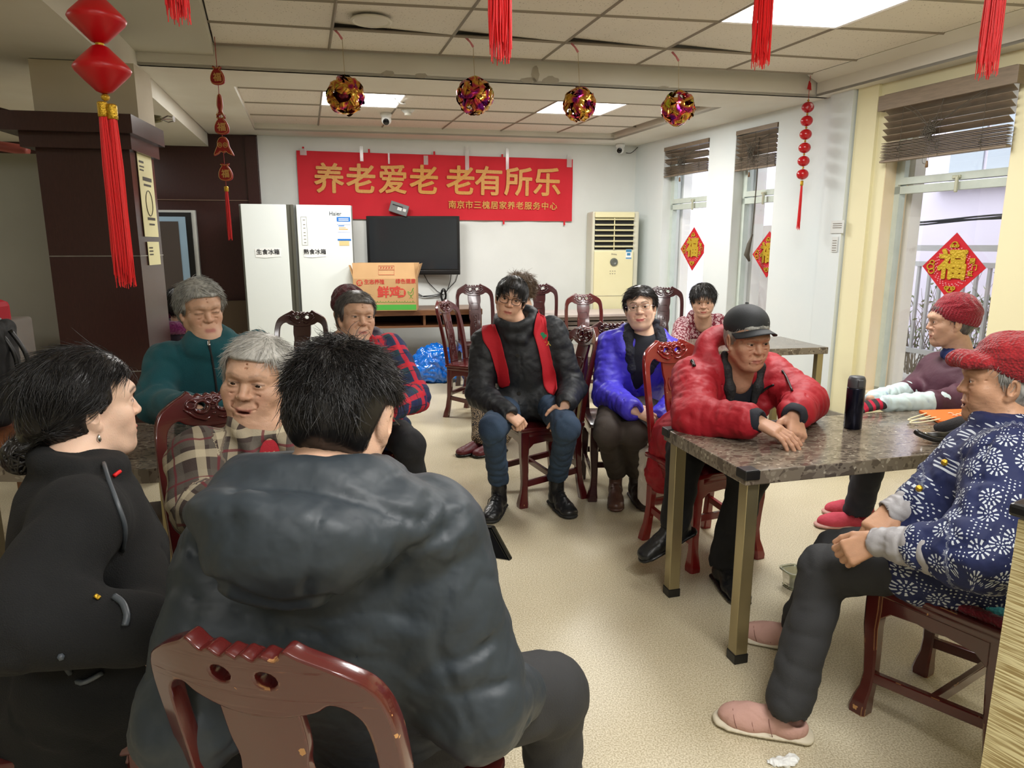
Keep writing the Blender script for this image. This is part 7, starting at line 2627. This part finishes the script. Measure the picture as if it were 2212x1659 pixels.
# vest: two front panels over the parka
M['vest'] = mat('red_vest', rgb(190, 14, 34), .75, col2=rgb(174, 10, 28), cscale=6, bump=.35, bscale=330)
def panel_on(o, outline, m, name, parent, off=.008, step=7, th=.004):
    """a cloth panel laid on object o where it is seen: outline in the photograph, real thickness and place"""
    bpy.context.view_layer.update()
    out = np.array(outline, float)
    x0, y0 = out.min(0); x1, y1 = out.max(0)
    def inside(x, y):
        c = False
        for i in range(len(out)):
            (xa, ya_), (xb, yb_) = out[i], out[i - 1]
            if (ya_ > y) != (yb_ > y) and x < (xb - xa) * (y - ya_) / (yb_ - ya_) + xa: c = not c
        return c
    ny_ = int((y1 - y0) / step) + 1
    bm = bmesh.new()
    grid = []
    for j in range(ny_ + 1):
        y = y0 + (y1 - y0) * min(max(j / ny_, .004), .996)
        xs = []
        for i in range(len(out)):
            (xa, ya_), (xb, yb_) = out[i], out[i - 1]
            if (ya_ > y) != (yb_ > y): xs.append((xb - xa) * (y - ya_) / (yb_ - ya_) + xa)
        xs.sort()
        row = []
        nx_ = 14
        for i in range(nx_ + 1):
            x = xs[0] + (xs[-1] - xs[0]) * i / nx_
            row.append(surf(o, x, y, off))
        grid.append(row)
    last = None
    A, B = [], []
    for row in grid:
        ok = [q for q in row if q is not None]
        if not ok: A.append(None); continue
        fx_ = [q if q is not None else ok[min(range(len(ok)), key=lambda k_: 0)] for q in row]
        A.append(fx_)
    A = [a for a in A if a is not None]
    G = np.array(A)
    for _ in range(3):
        Gm = G.copy()
        Gm[1:-1, 1:-1] = (G[1:-1, 1:-1] * 2 + G[:-2, 1:-1] + G[2:, 1:-1] + G[1:-1, :-2] + G[1:-1, 2:]) / 6
        G = Gm
    c = np.array([0, 0, H])
    d = G - c; d /= np.linalg.norm(d, axis=2)[..., None]
    G2 = G + d * th * 2.2
    mb = MB()
    mb.quadstrip(G); mb.quadstrip(G2)
    ed = lambda g: np.concatenate([g[0, :], g[1:, -1], g[-1, -2::-1], g[-2:0:-1, 0]])
    mb.quadstrip([list(ed(G)) + [ed(G)[0]], list(ed(G2)) + [ed(G2)[0]]])
    bmesh.ops.remove_doubles(mb.bm, verts=mb.bm.verts, dist=.0004)
    return mb.build(name, m, parent, True, True)
v1 = panel_on(parka, [(1046, 700), (1072, 700), (1084, 735), (1092, 770), (1100, 800), (1103, 828), (1098, 836), (1083, 838), (1072, 815), (1066, 790), (1058, 760), (1044, 735), (1041, 715)], M['vest'], 'vest', p.root, .010)
v2 = panel_on(parka, [(1152, 700), (1160, 672), (1172, 665), (1180, 690), (1184, 740), (1192, 780), (1204, 810), (1207, 842), (1200, 855), (1184, 850), (1172, 830), (1168, 790), (1160, 750), (1150, 720)], M['vest'], 'vest', p.root, .010)
bpy.context.view_layer.update()
c_ = surf(v2, 1172, 722, .004)
if c_ is not None:
    MB().lathe([(.012, 0), (.012, .003)], 12, c_ + V3(0, -.004, 0), Matrix.Rotation(math.pi / 2, 3, 'X')).lathe([(.008, 0), (.008, .003)], 12, c_ + V3(.016, -.004, -.008), Matrix.Rotation(math.pi / 2, 3, 'X')).lathe([(.009, 0), (.009, .003)], 12, c_ + V3(0.004, -.004, -.018), Matrix.Rotation(math.pi / 2, 3, 'X')).build('printed_emblem', mat('emblem_green', rgb(40, 150, 100), .6), v2, False, True)
    me = text_mesh('义工人', .026, .002, .0006); me.transform(Matrix.Translation(Vector(tuple(c_ + V3(.008, -.006, -.052))))); linkmesh('lettering', me, mat('vest_gold', rgb(220, 190, 70), .6), v2, False, True)
for px, py in ((1118, 768), (1121, 850)):
    c_ = surf(parka, px, py, .001)
    if c_ is not None: MB().lathe([(.011, 0), (.011, .005), (.007, .005)], 16, c_, Matrix.Rotation(math.pi / 2, 3, 'X')).build('button', M['black'], p.root, False, True)
p.garment('sweater', M['blackcloth'], .90, .99, 0, .010, arms=True, disp=[], armr=(.045, .04, .038, .034))
p.trousers(M['denim'], (.088, .072, .066, .056), disp=[limb_folds(.007, .07, 3.), folds(.005, 9, 2)])
M['bootleather'] = mat('black_boot_leather', rgb(26, 27, 29), .35, bump=.25, bscale=40)
for q, t in ((1, (-.25, -1)), (-1, (.35, -1))):
    so, F = p.shoe(q, t, M['bootleather'], mat('boot_sole', rgb(34, 34, 34), .7), w=.052, top=.055)
    mb = MB()
    for i in range(5):
        y, z = .10 - i * .020, .072 + i * .014
        mb.tube([F(-.022, y, z), F(0, y + .004, z + .008), F(.022, y, z)], .0024, 5)
    mb.tube([F(0, .03, .12), F(.04, .06, .08), F(.052, .07, .02)], .0022, 5)
    mb.build('lace', M['matteblack'], so, True, True)
    MB().ring if False else None
    sd = Sdf(); sd.ring(Frame(F(0, -.012, .17), F.R), .045, .045, .005, 20, 160, 8, k=.002)
    sculpt('ankle_tab', sd, .003, mat('amber_tab', rgb(190, 140, 40), .5), so)
flf = lambda l: np.stack([l[:, 0] * 5 - .15, l[:, 1] * 9 + .5, -.35 - 4 * np.clip(l[:, 1] - .04, 0, 1) - .6 * (l[:, 1] > .05)], 1)
p.hair(M['hblack'], 'fringe', 5500, .045, 11, 1.1, flow=flf, rad=.0009, lift=.0, jit=.03, hcap=.0034)
p.glasses(mat('amber_frame', rgb(66, 44, 34), .25), .0019, .0235, .018)

# ---- 8 curly hair behind
p = Person('person with curly brown hair half hidden behind the man in the red vest', V3(.10, 5.5, .56), at(1140, 680, 5.35), -140, at(1122, 624, 5.40), (-150, -4, 0), s=1.02, sw=.18, w=1.08, face=dict(skin=SK_MID), thick=1.25)
p.leg(1, at(1045, 870, 5.1), atz(1040, 950, .09)).leg(-1, at(1120, 880, 5.0), V3(-.1, 4.75, .09))
p.body(.0045)
def ex(sd, p):
    for k_ in range(7):
        z = .08 + k_ * .065
        c = lerp(p.P, p.N, z * 2.)
p.garment('quilted_jacket', mat('quilted_navy', rgb(40, 48, 58), .35, bump=.2, bscale=60), 1.15, .98, .05, .010, disp=[limb_folds(.010, .06, 2.), folds(.010, 14, 2)], puff=(.012, .05, 0))
M['leopard'] = mat('leopard_print', rgb(168, 146, 116), .85)
_m = M['leopard']; _t = N(_m, 'ShaderNodeTexCoord'); _v = N(_m, 'ShaderNodeTexVoronoi', i_Scale=85., feature='DISTANCE_TO_EDGE'); L(_m, _t.outputs['Object'], _v.inputs['Vector'])
L(_m, mix(_m, mathn(_m, 'LESS_THAN', _v.outputs[0], .16), rgb(168, 146, 116), rgb(34, 28, 26)), bsdf(_m).inputs['Base Color'])
p.trousers(M['leopard'], (.12, .10, .09, .075), h=.011)
for q in (1, -1): p.shoe(q, (-.8, -.6), mat('dark_red_shoe%d' % (q + 1), rgb(88, 20, 30), .5))
def curl(l): return np.stack([l[:, 0] * 4 + .5 * np.sin(l[:, 2] * 160), l[:, 1] * 4 + .5 * np.cos(l[:, 2] * 160), -.8 + 0 * l[:, 2]], 1)
def exc(sd, F, s):
    rs = np.random.RandomState(5)
    for i in range(46):
        a = rs.uniform(0, 6.28); z = rs.uniform(-.10, .06)
        rr_ = .078 * math.sqrt(max(.1, 1 - ((z - .02) / .16) ** 2))
        sd.ell(F(rr_ * 1.06 * math.cos(a) * s, (-.02 + rr_ * 1.2 * math.sin(a) * (1 if math.sin(a) < 0 else .6)) * s, z * s), np.array([.017, .017, .017]) * s, F.R, .006)
p.hair(M['hbrown'], 'bob', 2200, .06, 4, 1.5, flow=curl, rad=.0013, lift=.25, jit=.35, hcap=.0045, extra=exc)

# ---- 9 woman in blue-violet
p = Person('person with glasses and tied black hair smiling in a bright blue-violet down jacket', V3(.70, 4.02, .56), at(1390, 728, 3.92), -93, at(1383, 664, 3.90), (-104, 7, 6), s=1.04, sw=.172, w=1.0,
           face=dict(skin=SK_FAIR, smile=.8, blush=.5, fat=.4, lip=rgb(196, 104, 100), browk=.8), thick=1.12)
p.arm(1, at(1312, 852, 3.90), at(1366, 884, 3.58)).arm(-1, at(1478, 850, 3.90), at(1424, 905, 3.62))
p.leg(1, at(1312, 935, 3.60), V3(.60, 3.83, .15)).leg(-1, at(1372, 938, 3.60), V3(.72, 3.84, .15))
p.body(.0026, hands=[(1, V3(.85, -.30, -.30), V3(.1, -.7, .7), dict(curl=(30, 40, 30))), (-1, V3(-.5, -.2, -.8), V3(-.1, -.9, .3), dict(curl=(25, 35, 25)))])
M['violet'] = mat('blue_violet_nylon', rgb(72, 62, 214), .48, col2=rgb(62, 52, 196), cscale=4, bump=.6, bscale=20)
def ex(sd, p):
    F = Frame(p.N, p.R)
    for x in (-1, 1): sd.chain([F(x * .10, -.04, .015), F(x * .13, .04, -.02), F(x * .11, .10, -.06)], [.04, .042, .034], .03)
    sd.cap(F(.12, .02, -.02), F(.19, .05, -.05), .028, .014, .02)
    sd.ell(F(0, .10, -.10), (.050, .09, .17), p.R, .03, '-')
    sd.chain([F(.0, .15, -.24), F(.01, .17, -.48)], .006, .012, '-')
    sd.ell(F(0, .0, .04), (.085, .075, .07), p.R, .02, '-')
p.garment('down_jacket', M['violet'], 1.14, .97, .04, .008, extra=ex, disp=[limb_folds(.007, .08, 6.), limb_folds(.004, .034, 3.), folds(.004, 12, 44)], armr=(.068, .066, .064, .050), grooves=[([(1340, 765), (1368, 800), (1378, 850), (1374, 880)], .003), ([(1325, 800), (1335, 840), (1350, 870)], .003), ([(1300, 830), (1325, 838), (1345, 852)], .003), ([(1420, 790), (1424, 840), (1428, 880)], .003)])
p.garment('shirt', M['navy'], .99, .9, 0, .009, arms=False, disp=[])
sd = Sdf(); F = Frame(p.N, p.R)
for x in (-1, 1):
    sd.chain([F(x * .060, -.06, .045), F(x * .085, -.01, .035), F(x * .095, .05, .0), F(x * .080, .10, -.06), F(x * .050, .130, -.14), F(x * .035, .14, -.2)], [.018, .026, .032, .030, .020, .010], .03)
    sd.chain([F(x * .12, .02, -.01), F(x * .125, .07, -.05)], .02, .03)
sd.chain([F(-.07, -.07, .07), F(0, -.095, .08), F(.07, -.07, .07)], .018, .02)
sculpt('collar_lining', sd, .0055, mat('navy_quilt', rgb(22, 26, 40), .8, bump=.5, bscale=90), p.root, [folds(.004, 22)])
p.trousers(cloth('brown_grey_trousers', rgb(60, 52, 46)), (.090, .074, .068, .052))
M['brownleather'] = mat('brown_leather', rgb(88, 60, 50), .4, bump=.25, bscale=50)
for q, mm_ in ((1, M['brownleather']), (-1, mat('dark_brown_leather', rgb(50, 40, 36), .45))):
    so, F = p.shoe(q, (-.12 * q, -1), mm_, mm_, w=.046, top=.03)
    mb = MB()
    for i in range(3): mb.tube([F(-.018, .09 - i * .02, .072 + i * .01), F(.018, .08 - i * .02, .078 + i * .01)], .002, 5)
    mb.tube([F(0, .05, .10), F(.03, .06, .09), F(0, .055, .10), F(-.03, .06, .09)], .002, 5)
    mb.build('lace', mm_, so, True, True)
flp = lambda l: np.stack([l[:, 0] * 9 + np.where(l[:, 0] > -.01, .25, -.25), -.35 + 0 * l[:, 0] - 2 * np.clip(.05 - l[:, 2], 0, 1), -.55 + 0 * l[:, 2]], 1)
def exp_(sd, F, s):
    sd.ell(F(0, -.12 * s, -.06 * s), np.array([.035, .04, .07]) * s, F.R, .03)
    for x in (-1, 1): sd.cap(F(x * .040 * s, .058 * s, .058 * s), F(x * .070 * s, .030 * s, -.01 * s), .015 * s, .012 * s, .02)
p.hair(M['hblack'], 'back', 4200, .05, 12, 1.2, flow=flp, rad=.001, lift=.06, jit=.08, hcap=.0034, extra=exp_)
p.glasses(mat('silver_frame', rgb(206, 196, 186), .2, .9), .0011, .021, .0135)

# ---- 10 woman in patterned coat
p = Person('person with short black hair in a maroon ring-patterned coat at the back table', V3(1.62, 5.95, .56), at(1523, 702, 5.62), -105, at(1519, 648, 5.46), (-102, -10, 3), s=1.06, sw=.165, w=1.0,
           face=dict(skin=SK_MID, age=.3, fat=1, blush=.4, browk=.4), thick=1.2)
p.arm(1, at(1462, 762, 5.35), at(1505, 772, 5.15)).arm(-1, at(1580, 764, 5.35), at(1535, 774, 5.15))
p.body(.0034)
def ex(sd, p):
    F = Frame(p.N, p.R)
    for x in (-1, 1): sd.chain([F(x * .10, -.05, .03), F(x * .11, .03, .03), F(x * .085, .10, -.03), F(x * .05, .14, -.12)], [.045, .042, .04, .03], .03)
    sd.cap(F(-.1, -.05, .03), F(.1, -.05, .03), .045, .045, .03)
p.garment('patterned_coat', flowers('maroon_rings', rgb(110, 26, 44), rgb(216, 190, 192), 42., True), 1.12, 1.02, .05, .010, extra=ex, pat=True)
p.garment('sweater', M['redpink'], 1.0, .8, 0, .012, arms=False, disp=[])
p.trousers(M['blackcloth'], h=.012)
for q in (1, -1): p.shoe(q, tuple(p.f[:2]), M['leather'])
p.hair(M['hblack'], 'fringe', 2200, .05, 3, 1.6, flow=lambda l: np.stack([l[:, 0] * 6, l[:, 1] * 7 + .3, -.6 + 0 * l[:, 2]], 1), rad=.0014, lift=.12, jit=.1, hcap=.0042)

# ---- 11 man in the red coat
p = Person('elderly person in black baseball cap and red padded coat bending over the table', V3(.90, 3.22, .56), at(1592, 785, 3.02), -72, at(1615, 730, 2.90), (-77, -9, 2), s=1.04, sw=.190, w=1.02,
           face=dict(skin=SK_TAN, age=1, fat=.3, browk=.35, brow=rgb(90, 78, 70)), thick=1.12)
p.arm(1, at(1503, 905, 2.80), at(1630, 908, 2.60)).arm(-1, at(1737, 868, 2.92), at(1716, 897, 2.68))
p.leg(1, V3(.76, 2.92, .54), at(1458, 1132, 3.04)).leg(-1, V3(.98, 2.74, .52), V3(.92, 2.80, .10))
p.body(.0026, hands=[(1, V3(.72, -.62, -.30), V3(.1, -.3, .95), dict(curl=(10, 18, 12), spread=6, thumb=25, s=1.05)), (-1, V3(-.15, -.75, -.62), V3(.35, -.35, .85), dict(curl=(35, 35, 25), spread=6, thumb=30, s=1.05))])
M['redcoat'] = mat('red_padded_nylon', rgb(166, 14, 34), .62, col2=rgb(150, 10, 28), cscale=4, bump=.6, bscale=20)
def ex(sd, p):
    F = Frame(p.N, p.R)
    sd.ring(Frame(p.N + V3(-.02, .03, .03), p.R @ rotm(rx=-22)), .125, .105, .040, 130, 410, 14, k=.03)
    sd.chain([F(.125, .03, -.01), F(.14, .09, -.08), F(.10, .15, -.16), F(.05, .17, -.22)], [.036, .034, .028, .02], .03)
    sd.chain([F(-.125, .03, -.01), F(-.13, .09, -.06), F(-.11, .15, -.14), F(-.10, .17, -.2)], [.036, .034, .028, .02], .03)
    sd.ell(F(0, .13, -.16), (.055, .10, .20), p.R, .03, '-')
    sd.ell(F(0, .02, .06), (.085, .085, .08), p.R, .02, '-')
    for q in (1, -1): sd.cap(p.hip[q], lerp(p.hip[q], p.kn[q], .25), .125, .12, .05)
    sd.cap(p.P + V3(-.12, .05, -.02), p.P + V3(-.14, .03, -.20), .10, .11, .05)
p.garment('padded_coat', M['redcoat'], 1.18, .86, .08, .008, extra=ex, disp=[limb_folds(.007, .085, 8.), limb_folds(.004, .032, 2.), folds(.004, 12, 55)], armr=(.074, .070, .066, .052), grooves=[([(1480, 818), (1520, 808), (1560, 826)], .003), ([(1482, 848), (1525, 842), (1558, 862)], .003), ([(1500, 905), (1550, 880), (1600, 890)], .0025), ([(1560, 880), (1556, 905), (1552, 928)], .0025), ([(1612, 890), (1606, 912), (1604, 930)], .0025), ([(1528, 765), (1545, 800), (1560, 840), (1580, 870)], .0035), ([(1672, 848), (1700, 846), (1745, 862)], .003), ([(1680, 870), (1710, 866), (1748, 884)], .003)])
redc = [c for c in bpy.data.objects if c.parent == p.root and c.name.startswith('padded_coat')][0]
p.garment('shirt', M['navy'], 1.04, .99, 0, .009, disp=[], armr=(.05, .045, .046, .043))
trim(redc, [(1690, 802), (1700, 818), (1712, 845)], .005, M['black'], 'pocket_zip', p.root)
trim(redc, [(1644, 848), (1658, 838), (1672, 832)], .005, M['black'], 'pocket_zip', p.root)
trim(redc, [(1494, 780), (1498, 786), (1500, 792)], .008, M['black'], 'cord_toggle', p.root)
sd = Sdf(); F = Frame(p.N, p.R)
for x in (-1, 1): sd.chain([F(x * .07, -.02, .04), F(x * .085, .045, .015), F(x * .070, .10, -.05), F(x * .060, .135, -.11)], [.016, .020, .024, .014], .02)
sculpt('collar_lining', sd, .0055, mat('black_lining', rgb(30, 32, 34), .7, bump=.4, bscale=120), p.root, [folds(.003, 22)])
p.trousers(M['blackcloth'], (.095, .080, .078, .066))
so, F = p.shoe(1, (-.88, -.22, -.42), M['bootleather'], w=.048, lift=1)
so, F = p.shoe(-1, (.12, -1), M['bootleather'], w=.050)
mb = MB()
for i in range(5): mb.tube([F(-.018, .10 - i * .018, .070 + i * .010), F(.018, .09 - i * .018, .076 + i * .010)], .002, 5)
mb.build('lace', M['matteblack'], so, True, True)
p.hair(M['hgrey'], 'short', 900, .018, 3, .5, rad=.001, lift=.02, jit=.1, hcap=.004)
# cap
F, s = p.HF.child(0, -.004, .013, rx=9), p.s
sd = Sdf()
sd.ell(F(0, -.012 * s, .045 * s), np.array([.085, .101, .077]) * s, F.R, .02)
sd.box(F(0, 0, (.004 - .12) * s), np.array([.2, .2, .12]) * s, F.R @ rotm(rx=-4), 0, .005, '-')
sd.ell(F(0, -.012 * s, .030 * s), np.array([.074, .089, .070]) * s, F.R, .004, '-')
for a in range(3):
    t = a * math.pi / 3 + math.pi / 2
    pts = [F(.0885 * math.cos(t) * math.cos(e) * s, (-.012 + .1045 * math.sin(t) * math.cos(e)) * s, (.045 + .0812 * math.sin(e)) * s) for e in np.linspace(0, math.pi, 14)]
    sd.chain(pts, .0012, .002, '-')
cap_ = sculpt('cap', sd, .0028, mat('black_twill', rgb(32, 36, 40), .7, bump=.2, bscale=500), p.root)
rows = []
for i in range(9):
    u = i / 8
    row = []
    for j in range(21):
        a = math.radians(-72 + 144 * j / 20)
        r_ = .0 + .064 * u * math.cos(a) ** .6
        x = .086 * math.sin(a); y = -.012 + .102 * math.cos(a) + r_
        z = .030 - .010 * u - .26 * (x * x) / .086 * (1 + u * .3)
        row.append(F(x * s, y * s, z * s))
    rows.append(row)
G = np.array(rows); G2 = G + F.d(0, 0, .0035)
mb = MB(); mb.quadstrip(G); mb.quadstrip(G2)
ed = np.concatenate([G[:, 0], G[-1, 1:], G[-2::-1, -1], G[0, -2:0:-1]]); ed2 = np.concatenate([G2[:, 0], G2[-1, 1:], G2[-2::-1, -1], G2[0, -2:0:-1]])
mb.quadstrip([list(ed), list(ed2)], close=True)
bmesh.ops.remove_doubles(mb.bm, verts=mb.bm.verts, dist=.0003)
mb.build('peak', bpy.data.materials['black_twill'], cap_, True, True)
MB().lathe([(.008, 0), (.007, .004), (.001, .006)], 12, F(0, -.012 * s, .124 * s)).build('button', bpy.data.materials['black_twill'], cap_, True, True)
pk_ = p

# ---- 12 woman in the red beanie
p = Person('elderly person in red knitted beanie and purple jacket, arms on the table by the window', V3(2.22, 3.42, .56), at(2090, 785, 3.42), 190, at(2054, 692, 3.42), (166, -4, 0), s=1.02, sw=.17, w=1.05,
           face=dict(skin=SK_OLD, age=1, fat=.3, browk=.15), thick=1.2)
p.arm(-1, at(2062, 868, 3.22), at(1905, 872, 3.12)).arm(1, at(1985, 840, 3.62), at(1880, 862, 3.22))
p.leg(-1, V3(1.80, 3.30, .5), V3(1.80, 3.42, .09)).leg(1, V3(1.85, 3.5, .5), V3(1.92, 3.6, .09))
p.body(.0030, hands=[])
M['plum'] = mat('plum_jacket', rgb(78, 36, 54), .65, col2=rgb(66, 30, 46), cscale=5, bump=.5, bscale=18)
def ex(sd, p):
    F = Frame(p.N, p.R)
    for x in (-1, 1): sd.chain([F(x * .09, -.03, .0), F(x * .085, .06, -.03), F(x * .05, .12, -.09)], [.028, .026, .02], .02)
    sd.chain([F(0, .14, -.1), F(0, .16, -.4)], .003, .008, '-')
p.garment('jacket', M['plum'], 1.12, .30, .05, .009, extra=ex, disp=[limb_folds(.007, .08, 2.), folds(.006, 8, 61)])
M['oversleeve'] = mat('pale_blue_oversleeve', rgb(196, 216, 218), .7, col2=rgb(120, 160, 200), cscale=16, cw=.70, sharp=.92)
sd = Sdf()
for q in (-1, 1):
    sd.cap(lerp(p.sh[q], p.el[q], .82), p.el[q], .056, .056, .02).cap(p.el[q], lerp(p.el[q], p.wr[q], .90), .054, .038, .03)
for q in (-1, 1):
    sd2 = Sdf()
    sd2.cap(lerp(p.sh[q], p.el[q], .93), p.el[q], .058, .060, .02).cap(p.el[q], lerp(p.el[q], p.wr[q], .95), .058, .040, .03)
    sculpt('oversleeve', sd2, .006, M['oversleeve'], p.root, [limb_folds(.007, .05, 3 + q), folds(.005, 14, 5)])
M['stripe'] = mat('striped_knit', rgb(40, 36, 38), .95)
_m = M['stripe']; _t = N(_m, 'ShaderNodeTexCoord'); _w = N(_m, 'ShaderNodeTexWave', i_Scale=9.); L(_m, _t.outputs['Object'], _w.inputs['Vector'])
L(_m, mix(_m, mathn(_m, 'GREATER_THAN', _w.outputs['Fac'], .62), rgb(44, 40, 42), rgb(170, 20, 50)), bsdf(_m).inputs['Base Color'])
sd = Sdf(); w_ = p.wr[-1]; hand_sdf(sd, w_, V3(-1, -.15, -.12), V3(0, -.3, .95), 1, (20, 25, 20), 2, 10, s=1.0, arm=.03)
for q in sd.p: pass
gl = sculpt('glove', sd, .005, M['stripe'], p.root, [], 4)
for v_ in (): pass
M['navyscarf'] = cloth('navy_scarf', rgb(26, 38, 84), rgb(40, 60, 120))
sd = Sdf(); sd.ring(Frame(p.N + V3(-.015, 0, .035), p.R), .074, .066, .034, 0, 360, 12, k=.02); sd.cap(p.N + p.R @ V3(.01, .07, .0), p.N + p.R @ V3(0, .12, -.08), .03, .02, .02)
sculpt('scarf', sd, .006, M['navyscarf'], p.root, [folds(.006, 20)])
p.trousers(cloth('navy_trousers', rgb(30, 34, 48)), (.09, .075, .072, .070))
M['redslip'] = mat('pink_red_suede', rgb(196, 66, 84), .8, bump=.2, bscale=90)
for q in (1, -1): p.shoe(q, (-1, .05), M['redslip'], mat('slipper_sole%d' % (q + 1), rgb(196, 150, 140), .7), style='slip')
p.hair(M['hsalt'], 'short', 900, .03, 5, .4, rad=.001, lift=.03, hcap=.0045)
beanie(p, knit('red_knit', rgb(150, 12, 36), rgb(104, 6, 22)), -.004, .018, .003, tilt=24)

# ---- 13 woman in the floral coat
p = Person('elderly person at right in a red knitted peaked hat and navy floral coat', V3(1.34, 1.92, .56), at(2185, 925, 1.97), 150, at(2166, 822, 2.0), (158, 0, 0), s=1.04, sw=.170, w=1.0,
           face=dict(skin=rgb(186, 142, 112), age=1, fat=.6, smile=.5, open=.0015, blush=.3, browk=.1), thick=1.15)
p.arm(-1, at(2120, 1200, 1.74), at(1895, 1170, 1.93)).arm(1, at(2040, 1080, 2.05), at(1925, 1105, 2.06))
p.leg(-1, at(1782, 1232, 2.16), at(1708, 1470, 2.06)).leg(1, at(1810, 1195, 2.36), at(1730, 1320, 2.52))
p.an[-1][2] = .10; p.an[1][2] = .10
p.body(.0025, hands=[(-1, V3(-.8, .25, -.5), V3(-.5, -.7, .5), dict(curl=(50, 55, 35), thumb=10)), (1, V3(-.7, -.35, -.45), V3(-.3, -.4, .85), dict(curl=(45, 50, 30), thumb=15))])
M['floral'] = flowers('navy_floral', rgb(18, 30, 76), rgb(196, 204, 212), 15.)
def ex(sd, p):
    F = Frame(p.N, p.R)
    sd.ring(Frame(p.N + V3(0, 0, .015), p.R @ rotm(rx=-10)), .088, .078, .024, 0, 360, 14, k=.02)
    for q in (1, -1): sd.cap(p.hip[q], lerp(p.hip[q], p.kn[q], .30), .13, .12, .06)
    sd.cap(p.P, p.P + V3(.04, -.03, -.04), .18, .19, .06)
    sd.chain([F(.02, .12, -.03), F(.02, .16, -.2), F(.02, .19, -.42)], .0035, .010, '-')
p.garment('floral_coat', M['floral'], 1.14, .50, .08, .0075, extra=ex, pat=True, disp=[limb_folds(.009, .09, 3.), folds(.006, 7, 71), folds(.003, 24, 3)], armr=(.074, .070, .066, .052), kk=.05, grooves=[([(2150, 930), (2120, 1000), (2110, 1080), (2125, 1150)], .004), ([(2060, 930), (2010, 1000), (1975, 1060), (1950, 1130)], .003), ([(2040, 1180), (2100, 1190), (2160, 1150)], .004)])
fc = [c for c in bpy.data.objects if c.parent == p.root and c.name.startswith('floral_coat')][0]
M['greycuff'] = mat('grey_nylon_cuff', rgb(158, 156, 158), .5, bump=.1, bscale=200)
for q in (-1, 1):
    sd2 = Sdf(); sd2.cap(lerp(p.el[q], p.wr[q], .44), lerp(p.el[q], p.wr[q], .97), .066, .042, .02)
    d = (p.wr[q] - p.el[q]); d /= np.linalg.norm(d)
    sd2.cap(lerp(p.el[q], p.wr[q], .97), p.wr[q] + d * .08, .026, .034, .006, '-')
    sculpt('oversleeve', sd2, .005, M['greycuff'], p.root, [limb_folds(.006, .03, 3 + q), folds(.004, 18, 5)])
for px, py in ((2043, 995), (1987, 1052)):
    c_ = surf(fc, px, py + 4, .003)
    if c_ is not None: sculpt('button', Sdf().ell(c_, (.010, .010, .010), k=.002), .002, M['gold'], p.root)
p.trousers(M['charcoal'], (.092, .078, .072, .066), disp=[limb_folds(.006, .09, 3.), folds(.005, 7, 2)])
M['pinksuede'] = mat('dusty_pink_quilt', rgb(190, 150, 138), .85, bump=.15, bscale=150)
M['offwhite'] = mat('off_white_rubber', rgb(214, 206, 186), .6, col2=rgb(196, 186, 160), cscale=12)
for q, t in ((-1, (-.95, .32)), (1, (-.9, .35))):
    so, F = p.shoe(q, t, M['pinksuede'], M['offwhite'], style='slip', w=.052)
    mb = MB()
    bpy.context.view_layer.update()
    for y in (.045, .095, .145):
        pts = []
        for a in np.linspace(-.5, math.pi + .5, 11):
            pts.append(F(.051 * math.cos(a), y + .012 * math.sin(a), .033 + .042 * math.sin(a) * (1 - max(0, y - .08) * 3.0)))
        mb.tube(pts, .0012, 4)
    mb.tube([F(0, .03, .083), F(0, .09, .076), F(0, .15, .062), F(0, .19, .045)], .0012, 4)
    mb.build('stitching', mat('pink_seam', rgb(140, 100, 92), .8), so, True, True)
p.hair(M['hgrey'], 'short', 1500, .03, 5, .5, rad=.0009, lift=.03, hcap=.0036)
# knitted peaked hat
F, s = p.HF.child(0, 0, .0, rx=22), p.s
sd = Sdf()
sd.ell(F(0, -.030 * s, .076 * s), np.array([.108, .128, .074]) * s, F.R @ rotm(rx=-6), .02)
sd.ell(F(0, -.012 * s, .036 * s), np.array([.089, .106, .045]) * s, F.R, .02)
sd.box(F(0, 0, (.012 - .12) * s), np.array([.2, .2, .12]) * s, F.R @ rotm(rx=-10), 0, .006, '-')
sd.ell(F(0, -.012 * s, .016 * s), np.array([.079, .097, .066]) * s, F.R, .004, '-')
sd.chain([F(x * s, y * s, z * s) for x, y, z in ((-.066, .080, .026), (-.045, .112, .012), (0, .132, .004), (.045, .112, .012), (.066, .080, .026))], [.016, .017, .018, .017, .016], .02)
sd.ell(F(0, .098 * s, .030 * s), np.array([.055, .042, .013]) * s, F.R @ rotm(rx=-12), .015)
for a in np.linspace(-2.4, 2.4, 5):
    sd.chain([F(.02 * math.sin(a) * s, (-.03 + .02 * math.cos(a)) * s, .150 * s), F(.09 * math.sin(a) * s, (-.03 + .10 * math.cos(a)) * s, .118 * s)], .003, .014, '-')
sculpt('knitted_hat', sd, .0032, knit('brick_red_knit', rgb(170, 26, 34), rgb(120, 14, 24)), p.root, [ribs(F, .0012, 60)], 1)
# crocheted cushion
cf = Frame(V3(1.36, 1.91, .46), rotm(rz=math.degrees(math.atan2(.845, -.535)) - 90))
o = empty('seat_cushion', (1.36, 1.91, .46), 0, 'crocheted turquoise cushion with crimson edge on the chair at right', 'cushion')
M['turq'] = knit('turquoise_crochet', rgb(84, 186, 196), rgb(50, 140, 150)); M['crim'] = knit('crimson_crochet', rgb(124, 14, 44), rgb(84, 8, 30))
sculpt('cover', Sdf().box(cf(0, .0, .022), (.155, .145, .004), cf.R, .014, .01), .006, M['turq'], o, [folds(.003, 40)])
sd = Sdf(); sd.chain([cf(x, y, .010) for x, y in ((-.18, -.17), (.18, -.17), (.18, .17), (-.18, .17), (-.18, -.17))], .017, .01)
sculpt('border', sd, .005, M['crim'], o, [folds(.004, 50)])
